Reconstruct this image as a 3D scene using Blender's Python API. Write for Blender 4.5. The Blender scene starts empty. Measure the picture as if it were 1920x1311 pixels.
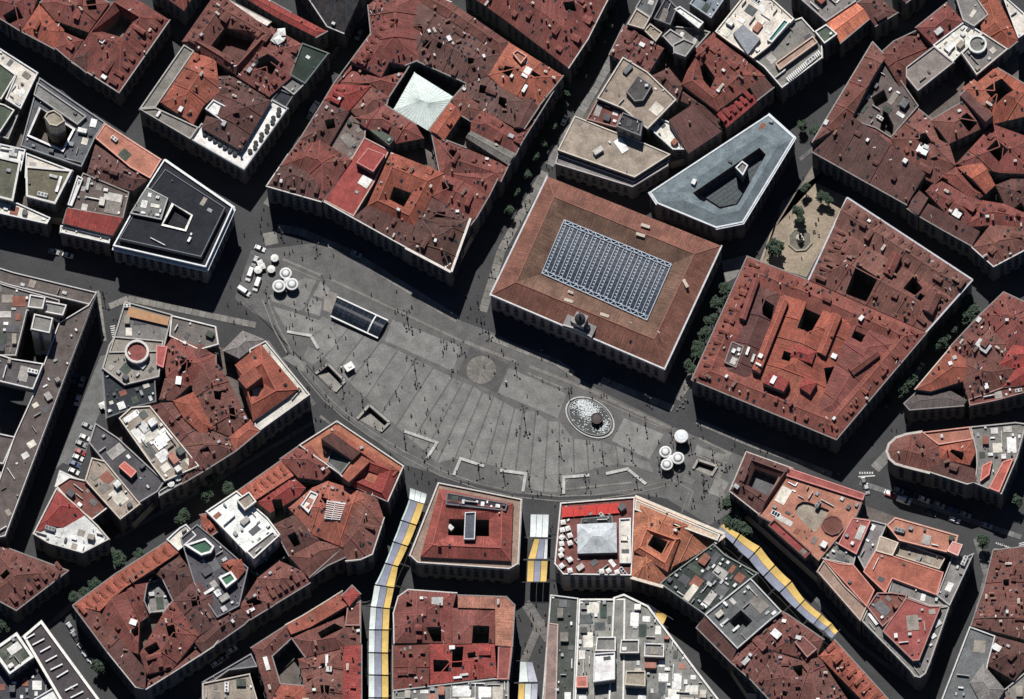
import bpy, bmesh, math, random
from mathutils import Vector, Matrix
random.seed(7)
SC = bpy.context.scene
# ------------------------------------------------------------------ camera
DIST, TILT, ROLL, MPP = 6000.0, math.radians(18.0), math.radians(4.0), 0.2
CAM = Vector((0, -math.sin(TILT), math.cos(TILT))) * DIST
FWD = (-CAM).normalized()
R0 = Vector((1, 0, 0)); U0 = R0.cross(FWD).normalized()
RGT = R0 * math.cos(ROLL) - U0 * math.sin(ROLL)
UPV = R0 * math.sin(ROLL) + U0 * math.cos(ROLL)
cd = bpy.data.cameras.new('camera'); cam = bpy.data.objects.new('camera', cd)
SC.collection.objects.link(cam); SC.camera = cam
cd.sensor_width = 36.0; cd.lens = 36.0 * DIST / (1920 * MPP)
cd.clip_start = 100.0; cd.clip_end = 12000.0
cam.matrix_world = Matrix(((RGT.x, UPV.x, -FWD.x, CAM.x), (RGT.y, UPV.y, -FWD.y, CAM.y), (RGT.z, UPV.z, -FWD.z, CAM.z), (0, 0, 0, 1)))

def W(px, py, z=0.0):
    d = FWD + RGT * ((px - 960.0) * MPP / DIST) + UPV * ((655.5 - py) * MPP / DIST)
    t = (z - CAM.z) / d.z
    p = CAM + d * t
    return Vector((p.x, p.y, z))

# ------------------------------------------------------------------ light
EXPOSURE, SUN_STRENGTH, SKY_STRENGTH, SUN_ELEV = -0.17, 5.0, 0.05, math.radians(59.0)
sd = (W(960 + 0.17 * 100, 755) - W(960, 655)).normalized()      # direction in which shadows fall
sdir = Vector((sd.x * math.cos(SUN_ELEV), sd.y * math.cos(SUN_ELEV), -math.sin(SUN_ELEV)))
sl = bpy.data.lights.new('sun', 'SUN'); sl.energy = SUN_STRENGTH; sl.angle = math.radians(0.53); sl.color = (1.0, 0.97, 0.93)
so = bpy.data.objects.new('sun', sl); SC.collection.objects.link(so)
so.rotation_euler = sdir.to_track_quat('-Z', 'Y').to_euler(); so.location = (0, 0, 400)
wd = bpy.data.worlds.new('World'); SC.world = wd; wd.use_nodes = True
wn = wd.node_tree.nodes; wl = wd.node_tree.links
sky = wn.new('ShaderNodeTexSky'); sky.sky_type = 'NISHITA'; sky.sun_disc = False
sky.sun_elevation = SUN_ELEV; sky.sun_rotation = math.atan2(-sdir.x, -sdir.y)
sky.air_density = 0.6; sky.dust_density = 0.1; sky.ozone_density = 4.0
wl.new(sky.outputs[0], wn['Background'].inputs[0]); wn['Background'].inputs[1].default_value = SKY_STRENGTH
SC.view_settings.view_transform = 'Standard'; SC.view_settings.look = 'None'
SC.view_settings.exposure = EXPOSURE; SC.view_settings.gamma = 1.0; SC.view_settings.use_curve_mapping = False
SC.cycles.max_bounces = 4; SC.cycles.diffuse_bounces = 1

# ------------------------------------------------------------------ materials
MATS = {}
def mat(name, col=None, rough=0.85, metal=0.0, var=0.25, scale=0.35, fine=3.0, bump=0.0, spec=0.3, coat=None, detail=5.0, kind=None, emit=None):
    """col None -> colour comes from the object's own colour; noise of two sizes breaks it up."""
    if name in MATS: return MATS[name]
    m = bpy.data.materials.new(name); m.use_nodes = True; MATS[name] = m
    nt = m.node_tree; N = nt.nodes; L = nt.links; b = N['Principled BSDF']
    b.inputs['Roughness'].default_value = rough; b.inputs['Metallic'].default_value = metal
    b.inputs['Specular IOR Level'].default_value = spec
    if col is None:
        base = N.new('ShaderNodeObjectInfo').outputs['Color']
    else:
        rgb = N.new('ShaderNodeRGB'); rgb.outputs[0].default_value = (*col, 1); base = rgb.outputs[0]
    geo = N.new('ShaderNodeNewGeometry')
    if kind == 'tile':
        uv = N.new('ShaderNodeUVMap').outputs[0]
        mp = N.new('ShaderNodeMapping'); mp.inputs['Scale'].default_value = (1.7, 0.14, 1); L.new(uv, mp.inputs[0])
        st = N.new('ShaderNodeTexNoise'); st.inputs['Scale'].default_value = 1.0; st.inputs['Detail'].default_value = 3; L.new(mp.outputs[0], st.inputs['Vector'])
        sp = N.new('ShaderNodeSeparateXYZ'); L.new(uv, sp.inputs[0])
        wv = N.new('ShaderNodeMath'); wv.operation = 'MULTIPLY'; wv.inputs[1].default_value = 2 * math.pi / 0.95; L.new(sp.outputs[0], wv.inputs[0])
        sn = N.new('ShaderNodeMath'); sn.operation = 'SINE'; L.new(wv.outputs[0], sn.inputs[0])
        a = N.new('ShaderNodeTexNoise'); a.inputs['Scale'].default_value = 0.16; a.inputs['Detail'].default_value = 6; a.inputs['Roughness'].default_value = 0.65; L.new(geo.outputs['Position'], a.inputs['Vector'])
        f = N.new('ShaderNodeTexNoise'); f.inputs['Scale'].default_value = 3.4; f.inputs['Detail'].default_value = 5; L.new(geo.outputs['Position'], f.inputs['Vector'])
        def mr(o, lo, hi, i0=0.3, i1=0.7):
            r = N.new('ShaderNodeMapRange'); r.inputs[1].default_value = i0; r.inputs[2].default_value = i1; r.inputs[3].default_value = lo; r.inputs[4].default_value = hi; L.new(o, r.inputs[0]); return r.outputs[0]
        def mul(x, y):
            q = N.new('ShaderNodeMath'); q.operation = 'MULTIPLY'; L.new(x, q.inputs[0]); L.new(y, q.inputs[1]); return q.outputs[0]
        k = mul(mul(mr(a.outputs[0], 0.62, 1.4), mr(f.outputs[0], 0.45, 1.55)), mul(mr(st.outputs[0], 0.75, 1.25), mr(sn.outputs[0], 0.95, 1.05, -1, 1)))
        hs = N.new('ShaderNodeVectorMath'); hs.operation = 'SCALE'; L.new(base, hs.inputs[0]); L.new(k, hs.inputs['Scale'])
        # lichen and dust: patches that lean to grey
        g2 = N.new('ShaderNodeTexNoise'); g2.inputs['Scale'].default_value = 0.45; g2.inputs['Detail'].default_value = 5; L.new(geo.outputs['Position'], g2.inputs['Vector'])
        mx = N.new('ShaderNodeMix'); mx.data_type = 'RGBA'; L.new(mr(g2.outputs[0], 0.0, 0.4, 0.45, 0.75), mx.inputs[0]); L.new(hs.outputs[0], mx.inputs[6]); mx.inputs[7].default_value = (0.12, 0.078, 0.066, 1)
        L.new(mx.outputs[2], b.inputs['Base Color'])
        bp = N.new('ShaderNodeBump'); bp.inputs['Strength'].default_value = 0.12; bp.inputs['Distance'].default_value = 0.1; L.new(sn.outputs[0], bp.inputs['Height']); L.new(bp.outputs[0], b.inputs['Normal'])
        return m
    a = N.new('ShaderNodeTexNoise'); a.inputs['Scale'].default_value = scale; a.inputs['Detail'].default_value = detail; a.inputs['Roughness'].default_value = 0.6; L.new(geo.outputs['Position'], a.inputs['Vector'])
    f = N.new('ShaderNodeTexNoise'); f.inputs['Scale'].default_value = fine; f.inputs['Detail'].default_value = 3; L.new(geo.outputs['Position'], f.inputs['Vector'])
    r1 = N.new('ShaderNodeMapRange'); r1.inputs[1].default_value = 0.3; r1.inputs[2].default_value = 0.7; r1.inputs[3].default_value = 1 - var; r1.inputs[4].default_value = 1 + var; L.new(a.outputs[0], r1.inputs[0])
    r2 = N.new('ShaderNodeMapRange'); r2.inputs[1].default_value = 0.3; r2.inputs[2].default_value = 0.7; r2.inputs[3].default_value = 1 - var * .7; r2.inputs[4].default_value = 1 + var * .7; L.new(f.outputs[0], r2.inputs[0])
    q = N.new('ShaderNodeMath'); q.operation = 'MULTIPLY'; L.new(r1.outputs[0], q.inputs[0]); L.new(r2.outputs[0], q.inputs[1])
    hs = N.new('ShaderNodeVectorMath'); hs.operation = 'SCALE'; L.new(base, hs.inputs[0]); L.new(q.outputs[0], hs.inputs['Scale'])
    L.new(hs.outputs[0], b.inputs['Base Color'])
    if bump:
        bp = N.new('ShaderNodeBump'); bp.inputs['Strength'].default_value = bump; bp.inputs['Distance'].default_value = 0.1; L.new(f.outputs[0], bp.inputs['Height']); L.new(bp.outputs[0], b.inputs['Normal'])
    return m
M_TILE = mat('roof_tile', kind='tile', rough=0.9)
M_FLAT = mat('flat_roof', rough=0.9, var=0.3, scale=0.25, fine=1.6)
M_WALL = mat('wall_render', rough=0.9, var=0.16, scale=0.2)
M_STONE = mat('cornice_stone', rough=0.8, var=0.16, scale=0.6, fine=2.5)
M_ANY = mat('painted', rough=0.6, var=0.12, scale=1.0)
M_GLASS = mat('window_glass', (0.02, 0.026, 0.034), rough=0.08, var=0.2, spec=0.5)
M_SHADE = mat('dark_void', (0.02, 0.02, 0.022), rough=0.9)
M_METAL = mat('grey_metal', (0.32, 0.34, 0.36), rough=0.45, metal=0.6, var=0.15)
M_WHITE = mat('white_paint', (0.72, 0.72, 0.70), rough=0.5, var=0.08)
M_DARK = mat('dark_metal', (0.045, 0.048, 0.052), rough=0.5, var=0.15)
M_LEAF = mat('foliage', (0.045, 0.070, 0.045), rough=0.7, var=0.55, scale=0.9, fine=4.0)
M_BARK = mat('bark', (0.10, 0.075, 0.055), rough=0.95, var=0.3, scale=3)
M_FABRIC = mat('fabric', rough=0.85, var=0.13, scale=0.5, fine=1.8, bump=.5)
M_PAVE = mat('granite_slab', rough=0.85, var=0.27, scale=0.22, fine=1.6, detail=9)
M_ROAD = mat('asphalt', (0.056, 0.057, 0.060), rough=0.9, var=0.2, scale=0.09, fine=1.2, detail=8)
M_SKIN = mat('skin', (0.40, 0.24, 0.17), rough=0.6, var=0.05)
M_HAIR = mat('hair', (0.03, 0.02, 0.015), rough=0.7, var=0.1)
M_RUBBER = mat('rubber', (0.02, 0.02, 0.02), rough=0.8, var=0.1)
M_CARPAINT = mat('car_paint', rough=0.25, var=0.04, spec=0.5)

# ------------------------------------------------------------------ mesh helpers
class MB:
    def __init__(s): s.v = []; s.f = []; s.m = []; s.uv = []
    def face(s, pts, mi=0, uv=None):
        i = len(s.v); s.v.extend([tuple(p) for p in pts]); s.f.append(tuple(range(i, i + len(pts)))); s.m.append(mi)
        s.uv.append(uv if uv else [(p[0], p[1]) for p in pts])
    def prism(s, poly, z0, z1, mi=0, bottom=False, top=True):
        n = len(poly)
        A = [(p[0], p[1], z0) for p in poly]; B = [(p[0], p[1], z1) for p in poly]
        for i in range(n):
            j = (i + 1) % n; s.face([A[i], A[j], B[j], B[i]], mi)
        if top: s.face(B, mi)
        if bottom: s.face(A[::-1], mi)
    def box(s, cx, cy, z0, sx, sy, sz, mi=0, rot=0.0, bottom=True):
        c, q = math.cos(rot), math.sin(rot)
        P = [(-sx/2, -sy/2), (sx/2, -sy/2), (sx/2, sy/2), (-sx/2, sy/2)]
        s.prism([(cx + x*c - y*q, cy + x*q + y*c) for x, y in P], z0, z0 + sz, mi, bottom)
    def beam(s, a, b, w, hgt, mi=0):
        a = Vector(a); b = Vector(b); d = b - a
        if d.length < 1e-4: return
        d.normalize(); u = Vector((0, 0, 1)) if abs(d.z) < 0.95 else Vector((1, 0, 0))
        r = d.cross(u).normalized(); u = r.cross(d).normalized()
        r *= w / 2; u *= hgt / 2
        A = [a - r - u, a + r - u, a + r + u, a - r + u]; B = [p + (b - a) for p in A]
        for i in range(4):
            j = (i + 1) % 4; s.face([A[i], A[j], B[j], B[i]], mi)
        s.face(A[::-1], mi); s.face(B, mi)
    def lathe(s, prof, n=16, cx=0, cy=0, mi=0, sx=1.0, sy=1.0, rot=0.0):
        c, q = math.cos(rot), math.sin(rot)
        def P(r, z, k):
            t = 2 * math.pi * k / n; x, y = r * sx * math.cos(t), r * sy * math.sin(t)
            return (cx + x*c - y*q, cy + x*q + y*c, z)
        for (r0, z0), (r1, z1) in zip(prof[:-1], prof[1:]):
            for k in range(n):
                if r0 < 1e-4 and r1 < 1e-4: continue
                if r1 < 1e-4: s.face([P(r0, z0, k), P(r0, z0, k+1), (cx, cy, z1)], mi)
                elif r0 < 1e-4: s.face([(cx, cy, z0), P(r1, z1, k+1), P(r1, z1, k)], mi)
                else: s.face([P(r0, z0, k), P(r0, z0, k+1), P(r1, z1, k+1), P(r1, z1, k)], mi)
    def mesh(s, name, mats):
        me = bpy.data.meshes.new(name); me.from_pydata(s.v, [], s.f)
        for m in mats: me.materials.append(m)
        me.polygons.foreach_set('material_index', s.m)
        ul = me.uv_layers.new(name='UVMap'); flat = [c for u in s.uv for p in u for c in p]
        ul.data.foreach_set('uv', flat)
        me.update(); return me
    def weld(s, me, d=1e-4):
        bm = bmesh.new(); bm.from_mesh(me); bmesh.ops.remove_doubles(bm, verts=bm.verts, dist=d); bmesh.ops.recalc_face_normals(bm, faces=bm.faces); bm.to_mesh(me); bm.free(); return me
    def build(s, name, mats, parent=None, color=None, loc=(0, 0, 0), rz=0.0):
        if not s.f: return None
        if not isinstance(mats, (list, tuple)): mats = [mats]
        return place(name, s.mesh(name, mats), parent, loc, rz, color)
def place(name, me, parent=None, loc=(0, 0, 0), rz=0.0, color=None, rx=0.0, scale=None):
    o = bpy.data.objects.new(name, me); SC.collection.objects.link(o)
    o.parent = parent; o.location = loc; o.rotation_euler = (rx, 0, rz)
    if color: o.color = (*color[:3], 1)
    if scale: o.scale = scale if isinstance(scale, (tuple, list)) else (scale,) * 3
    return o
def empty(name, loc=(0, 0, 0), rz=0.0):
    o = bpy.data.objects.new(name, None); SC.collection.objects.link(o); o.location = loc; o.rotation_euler = (0, 0, rz); o.empty_display_size = 1; return o
def tag(o, label, cat, group=None):
    o['label'] = label; o['category'] = cat
    if group: o['group'] = group
    return o
def copy_tree(o, parent=None):
    c = o.copy(); SC.collection.objects.link(c); c.parent = parent
    for ch in o.children: copy_tree(ch, c)
    return c
def struct(o): o['kind'] = 'structure'; return o

# ------------------------------------------------------------------ plane geometry
def area(p): return sum(p[i][0]*p[(i+1) % len(p)][1] - p[(i+1) % len(p)][0]*p[i][1] for i in range(len(p))) / 2
def clip(poly, a, b, c):                       # keep a*x+b*y+c <= 0
    out = []; n = len(poly)
    for i in range(n):
        p, q = poly[i], poly[(i+1) % n]; fp = a*p[0]+b*p[1]+c; fq = a*q[0]+b*q[1]+c
        if fp <= 1e-9: out.append(p)
        if (fp < -1e-9 and fq > 1e-9) or (fp > 1e-9 and fq < -1e-9):
            t = fp / (fp - fq); out.append((p[0]+(q[0]-p[0])*t, p[1]+(q[1]-p[1])*t))
    return out
def inside(p, poly):
    x, y = p[0], p[1]; r = False; n = len(poly)
    for i in range(n):
        x1, y1 = poly[i][0], poly[i][1]; x2, y2 = poly[(i+1) % n][0], poly[(i+1) % n][1]
        if (y1 > y) != (y2 > y) and x < (x2-x1)*(y-y1)/(y2-y1)+x1: r = not r
    return r
def edist(p, a, b):
    dx, dy = b[0]-a[0], b[1]-a[1]; l = math.hypot(dx, dy)
    if l < 1e-9: return 1e9
    return abs((p[0]-a[0])*dy - (p[1]-a[1])*dx) / l
def offset(poly, d):                            # CCW polygon, d>0 shrinks
    n = len(poly); out = []
    for i in range(n):
        a, b, c = poly[i-1], poly[i], poly[(i+1) % n]
        def nrm(p, q):
            dx, dy = q[0]-p[0], q[1]-p[1]; l = math.hypot(dx, dy) or 1; return (-dy/l, dx/l)
        n1, n2 = nrm(a, b), nrm(b, c); k = 1 + n1[0]*n2[0] + n1[1]*n2[1]; k = max(k, 0.35)
        out.append((b[0] + d*(n1[0]+n2[0])/k, b[1] + d*(n1[1]+n2[1])/k))
    return out
def subtract(face, well):                       # face minus a convex CCW well
    out = []; cur = face; n = len(well)
    for i in range(n):
        a, b = well[i], well[(i+1) % n]; A, B = b[1]-a[1], a[0]-b[0]; C = -(A*a[0]+B*a[1])   # >0 outside
        o = clip(cur, -A, -B, -C)
        if len(o) > 2 and abs(area(o)) > 0.02: out.append(o)
        cur = clip(cur, A, B, C)
        if len(cur) < 3 or abs(area(cur)) < 0.02: return out if False else out + ([] if len(cur) < 3 else [])
    return out
# ------------------------------------------------------------------ buildings: engine
KX = 1542 / 400.0
OX = [0, 0, 380, 760, 1140, 1520]; OY = [0, 0, 320, 640, 971]
def px(t, s):
    pts = [tuple(float(c) for c in w.split(',')) for w in s.split()]
    if not t: return pts
    ox, oy = OX[int(t[1])], OY[int(t[0])]
    return [(ox + x / KX, oy + y / KX) for x, y in pts]
COL = dict(r=(.192, .063, .053), o=(.300, .092, .063), d=(.110, .053, .047), p=(.265, .053, .047), s=(.37, .165, .115), g=(.125, .125, .13), k=(.035, .038, .045),
           b=(.30, .255, .205), c=(.66, .62, .54), w=(.74, .73, .70), n=(.085, .105, .08), z=(.19, .215, .245), t=(.30, .21, .17), y=(.20, .19, .18), m=(.168, .069, .058))
WALLS = [(.125, .122, .12), (.15, .148, .142), (.115, .108, .105), (.14, .14, .142), (.13, .115, .112), (.165, .162, .156)]
LOTS = []
class Lot: pass
def B(label, t, h, s, kind='h', col='r', **o):
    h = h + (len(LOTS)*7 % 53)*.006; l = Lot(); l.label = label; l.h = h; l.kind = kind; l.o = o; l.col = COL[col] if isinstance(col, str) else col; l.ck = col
    p = [W(x, y, h).xy[:] for x, y in px(t, s)]
    l.rev = area(p) < 0
    if l.rev: p = p[::-1]
    l.poly = p
    l.wells = []
    for w in o.get('wells', []):
        q = [W(x, y, h + 1.0).xy[:] for x, y in px(w[0], w[1])]
        if area(q) < 0: q = q[::-1]
        l.wells.append((q, w[2] if len(w) > 2 else 3.0))
    if 'inner' in o:
        q = [W(x, y, o.get('iz', h)).xy[:] for x, y in px(o.get('it', t), o['inner'])]
        if l.rev: q = q[::-1]
        l.inner = q
    if 'ins' in o: l.inner = offset(l.poly, o['ins'])
    if 'ridge' in o:
        q = [W(x, y, o['rz']).xy[:] for x, y in px(o.get('it', t), o['ridge'])]
        if l.rev: q = q[::-1]
        l.ridge = q
    l.rs = random.Random(len(LOTS) * 13 + 5)
    LOTS.append(l); return l
def eidx(l, i):
    n = len(l.poly); return (n - 2 - i) % n if l.rev else i

# --- shared small pieces (roofs carry them as sub-parts)
SLOPE = 0.48
def small_meshes():
    D = {}
    def chim(w, d, hgt, cap):
        b = MB(); b.box(0, 0, -1.2, w, d, hgt + 1.2, 0); b.box(0, 0, hgt, w + .24, d + .24, .14, 1)
        if cap:
            for k in range(cap): b.lathe([(.14, hgt + .14), (.12, hgt + .5), (0, hgt + .5)], 6, (k - (cap - 1) / 2) * .45, 0, 1)
        return b.mesh('chimney', [M_ANY, M_STONE])
    D['chim'] = [chim(.8, .6, 1.5, 1), chim(1.5, .6, 1.7, 3), chim(.6, .6, 2.1, 0), chim(2.2, .7, 1.4, 4)]
    def dormer(w, hf):
        b = MB(); dp = hf / SLOPE; hw = w / 2; rh = hw * .5; e = .12
        # front at y=0 (facing -y), body runs +y into the roof, z=0 at roof surface at front
        b.face([(-hw, 0, -.1), (hw, 0, -.1), (hw, 0, hf), (0, 0, hf + rh), (-hw, 0, hf)], 1)
        b.face([(-hw, 0, -.1), (-hw, 0, hf), (-hw, dp + .2, hf)], 1); b.face([(hw, 0, -.1), (hw, dp + .2, hf), (hw, 0, hf)], 1)
        L = dp + rh / SLOPE + .3
        b.face([(-hw - e, -e, hf - .05), (0, -e, hf + rh), (0, L, hf + rh), (-hw - e, L, hf - .05)], 0); b.face([(hw + e, -e, hf - .05), (hw + e, L, hf - .05), (0, L, hf + rh), (0, -e, hf + rh)], 0)
        b.face([(-hw * .6, -.03, .2), (hw * .6, -.03, .2), (hw * .6, -.03, hf - .1), (-hw * .6, -.03, hf - .1)], 2)
        return b.mesh('dormer', [M_TILE, M_WALL, M_GLASS])
    def attic(w, d, hh):
        b = MB(); hw, hd = w/2, d/2
        for a, c in (((-hw, -hd), (hw, -hd)), ((hw, -hd), (hw, hd)), ((hw, hd), (-hw, hd)), ((-hw, hd), (-hw, -hd))): b.face([(a[0], a[1], -2), (c[0], c[1], -2), (c[0], c[1], hh), (a[0], a[1], hh)], 1)
        e = .2; b.face([(-hw-e, -hd-e, hh-.05), (hw+e, -hd-e, hh-.05), (hw+e, 0, hh+d*.17), (-hw-e, 0, hh+d*.17)], 0); b.face([(hw+e, hd+e, hh-.05), (-hw-e, hd+e, hh-.05), (-hw-e, 0, hh+d*.17), (hw+e, 0, hh+d*.17)], 0)
        for x in (-hw, hw): b.face([(x, -hd, hh), (x, hd, hh), (x, 0, hh+d*.17)], 1)
        return b.mesh('attic', [M_TILE, M_WALL])
    D['attic'] = [attic(2.6, 2.0, 1.3), attic(3.6, 2.2, 1.6), attic(1.8, 1.6, 1.5), attic(5.0, 2.4, 1.2)]
    D['dorm'] = [dormer(1.5, 1.35), dormer(1.15, 1.1)]
    b = MB(); b.box(0, 0, -.3, .95, 1.35, .42, 0)
    b.face([(-.36, -.55, .135), (.36, -.55, .135), (.36, .55, .135), (-.36, .55, .135)], 1); D['sky'] = b.mesh('skylight', [M_DARK, M_GLASS])
    b = MB(); b.lathe([(.13, -.6), (.13, .8), (.26, .8), (.26, .95), (0, 1.1)], 8); D['vent'] = b.mesh('vent_pipe', [M_METAL])
    def ac(w, d, hh, nf):
        b = MB(); b.box(0, 0, .15, w, d, hh, 0)
        for sx in (-1, 1): b.box(sx * w * .38, 0, -.05, .12, d, .22, 1)
        for k in range(nf): b.lathe([(0, hh + .165), (min(d, w / nf) * .36, hh + .165)], 10, (k - (nf - 1) / 2) * w / nf, 0, 1); b.lathe([(min(d, w / nf) * .4, hh + .15), (min(d, w / nf) * .4, hh + .28), (min(d, w / nf) * .34, hh + .28)], 10, (k - (nf - 1) / 2) * w / nf, 0, 0)
        return b.mesh('air_conditioner', [M_ANY, M_DARK])
    D['ac'] = [ac(1.3, 1.0, 1.1, 0), ac(2.6, 1.3, 1.3, 2), ac(3.8, 1.6, 1.5, 3), ac(.9, .5, .8, 0), ac(2.1, 1.5, 1.0, 0)]
    # stair head / lift housing
    b = MB(); b.box(0, 0, -.2, 3.2, 2.6, 2.7, 0); b.box(0, 0, 2.5, 3.5, 2.9, .18, 1); b.box(-.7, -1.31, 0, .9, .06, 2.0, 2); D['head'] = b.mesh('stair_housing', [M_WALL, M_FLAT, M_DARK])
    b = MB(); b.box(0, 0, 0, 2.6, 1.5, .35, 0)
    for k in range(3): b.face([(-1.15 + k*.8, -.6, .36), (-.45 + k*.8, -.6, .36), (-.45 + k*.8, .6, .36), (-1.15 + k*.8, .6, .36)], 1)
    D['flsky'] = b.mesh('roof_light', [M_METAL, M_GLASS])
    b = MB(); b.beam((0, 0, 0), (2.6, 0, 0), .35, .35); b.beam((2.6, 0, 0), (2.6, 1.6, 0), .35, .35); b.beam((0, 0, 0), (0, 0, -.5), .35, .35); D['duct'] = b.mesh('duct', [M_METAL])
    b = MB(); b.prism([(-.5, -.5), (.5, -.5), (.5, .5), (-.5, .5)], -.05, .96); b.prism([(-.53, -.53), (.53, -.53), (.53, .53), (-.53, .53)], .96, 1.0, 0, True); D['unit'] = b.mesh('roof_box', [M_FLAT])
    b = MB(); b.beam((0, 0, -.3), (0, 0, 3.4), .07, .07)
    for k in range(4): b.beam((-.6 + k*.06, 0, 3.3 - k*.3), (.6 - k*.06, 0, 3.3 - k*.3), .05, .05)
    D['aer'] = b.mesh('aerial', [M_METAL])
    # window with surround, pane and balcony
    b = MB(); w, hh, fr = 1.25, 2.3, .16
    b.box(-w/2 - fr/2, .06, 0, fr, .16, hh, 0); b.box(w/2 + fr/2, .06, 0, fr, .16, hh, 0); b.box(0, .09, hh, w + fr*2.4, .24, .22, 0)
    b.face([(w/2, .03, 0), (-w/2, .03, 0), (-w/2, .03, hh), (w/2, .03, hh)], 1); b.box(0, .05, 0, .07, .05, hh, 0)
    b.box(0, .32, -.16, w + .7, .68, .15, 0)
    for k in range(7): b.box(-.9 + k*.3, .60, 0, .05, .05, .95, 2)
    b.box(0, .60, .95, w + .7, .07, .06, 2)
    D['win'] = [b.mesh('window', [M_STONE, M_GLASS, M_DARK])]
    b = MB(); hh = 1.7
    b.box(-w/2 - fr/2, .05, 0, fr, .14, hh, 0); b.box(w/2 + fr/2, .05, 0, fr, .14, hh, 0); b.box(0, .07, hh, w + fr*2, .18, .18, 0); b.box(0, .1, -.14, w + .5, .26, .14, 0)
    b.face([(w/2, .03, 0), (-w/2, .03, 0), (-w/2, .03, hh), (w/2, .03, hh)], 1); b.box(0, .05, 0, .07, .05, hh, 0)
    D['win'].append(b.mesh('window', [M_STONE, M_GLASS]))
    b = MB(); w, hh = 2.3, 3.0
    b.box(-w/2 - .12, .05, 0, .24, .2, hh, 0); b.box(w/2 + .12, .05, 0, .24, .2, hh, 0); b.box(0, .1, hh, w + .7, .34, .5, 0)
    b.face([(w/2, .02, 0), (-w/2, .02, 0), (-w/2, .02, hh), (w/2, .02, hh)], 1)
    D['win'].append(b.mesh('shopfront', [M_STONE, M_GLASS]))
    return D
SM = small_meshes()

def roof_faces(l):
    """-> list of (poly2d, (a,b,c) plane z=a x+b y+c, eave dir)"""
    P = l.poly; n = len(P); h = l.h; o = l.o; F = []; RID = []
    s = o.get('sl', SLOPE)
    if l.kind == 'f':
        F = [(list(P), (0, 0, h), (1, 0))]
    elif l.kind == 's':                      # shed: rises from edge e
        e = eidx(l, o.get('e', 0)); a, b = P[e], P[(e+1) % n]; L = math.hypot(b[0]-a[0], b[1]-a[1]); nx, ny = -(b[1]-a[1])/L, (b[0]-a[0])/L
        F = [(list(P), (s*nx, s*ny, h - s*(nx*a[0]+ny*a[1])), ((b[0]-a[0])/L, (b[1]-a[1])/L))]
    elif l.kind == 'h':
        gab = {eidx(l, g) for g in o.get('gab', [])}; pl = []
        for i in range(n):
            a, b = P[i], P[(i+1) % n]; L = math.hypot(b[0]-a[0], b[1]-a[1])
            if i in gab or L < .3: continue
            nx, ny = -(b[1]-a[1])/L, (b[0]-a[0])/L
            pl.append(((s*nx, s*ny, h - s*(nx*a[0]+ny*a[1])), ((b[0]-a[0])/L, (b[1]-a[1])/L)))
        pl.append(((0, 0, h + o.get('cap', 4.6)), (1, 0)))
        for i, (q, d) in enumerate(pl):
            f = list(P)
            for j, (r, _) in enumerate(pl):
                if j != i:
                    f = clip(f, q[0]-r[0], q[1]-r[1], q[2]-r[2])
                    if len(f) < 3: break
            if len(f) >= 3 and abs(area(f)) > .05: F.append((f, q, d))
    return F
def zat(F, x, y):
    for f, q, d in F:
        if inside((x, y), f): return q[0]*x+q[1]*y+q[2], q, d
    return None

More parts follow.
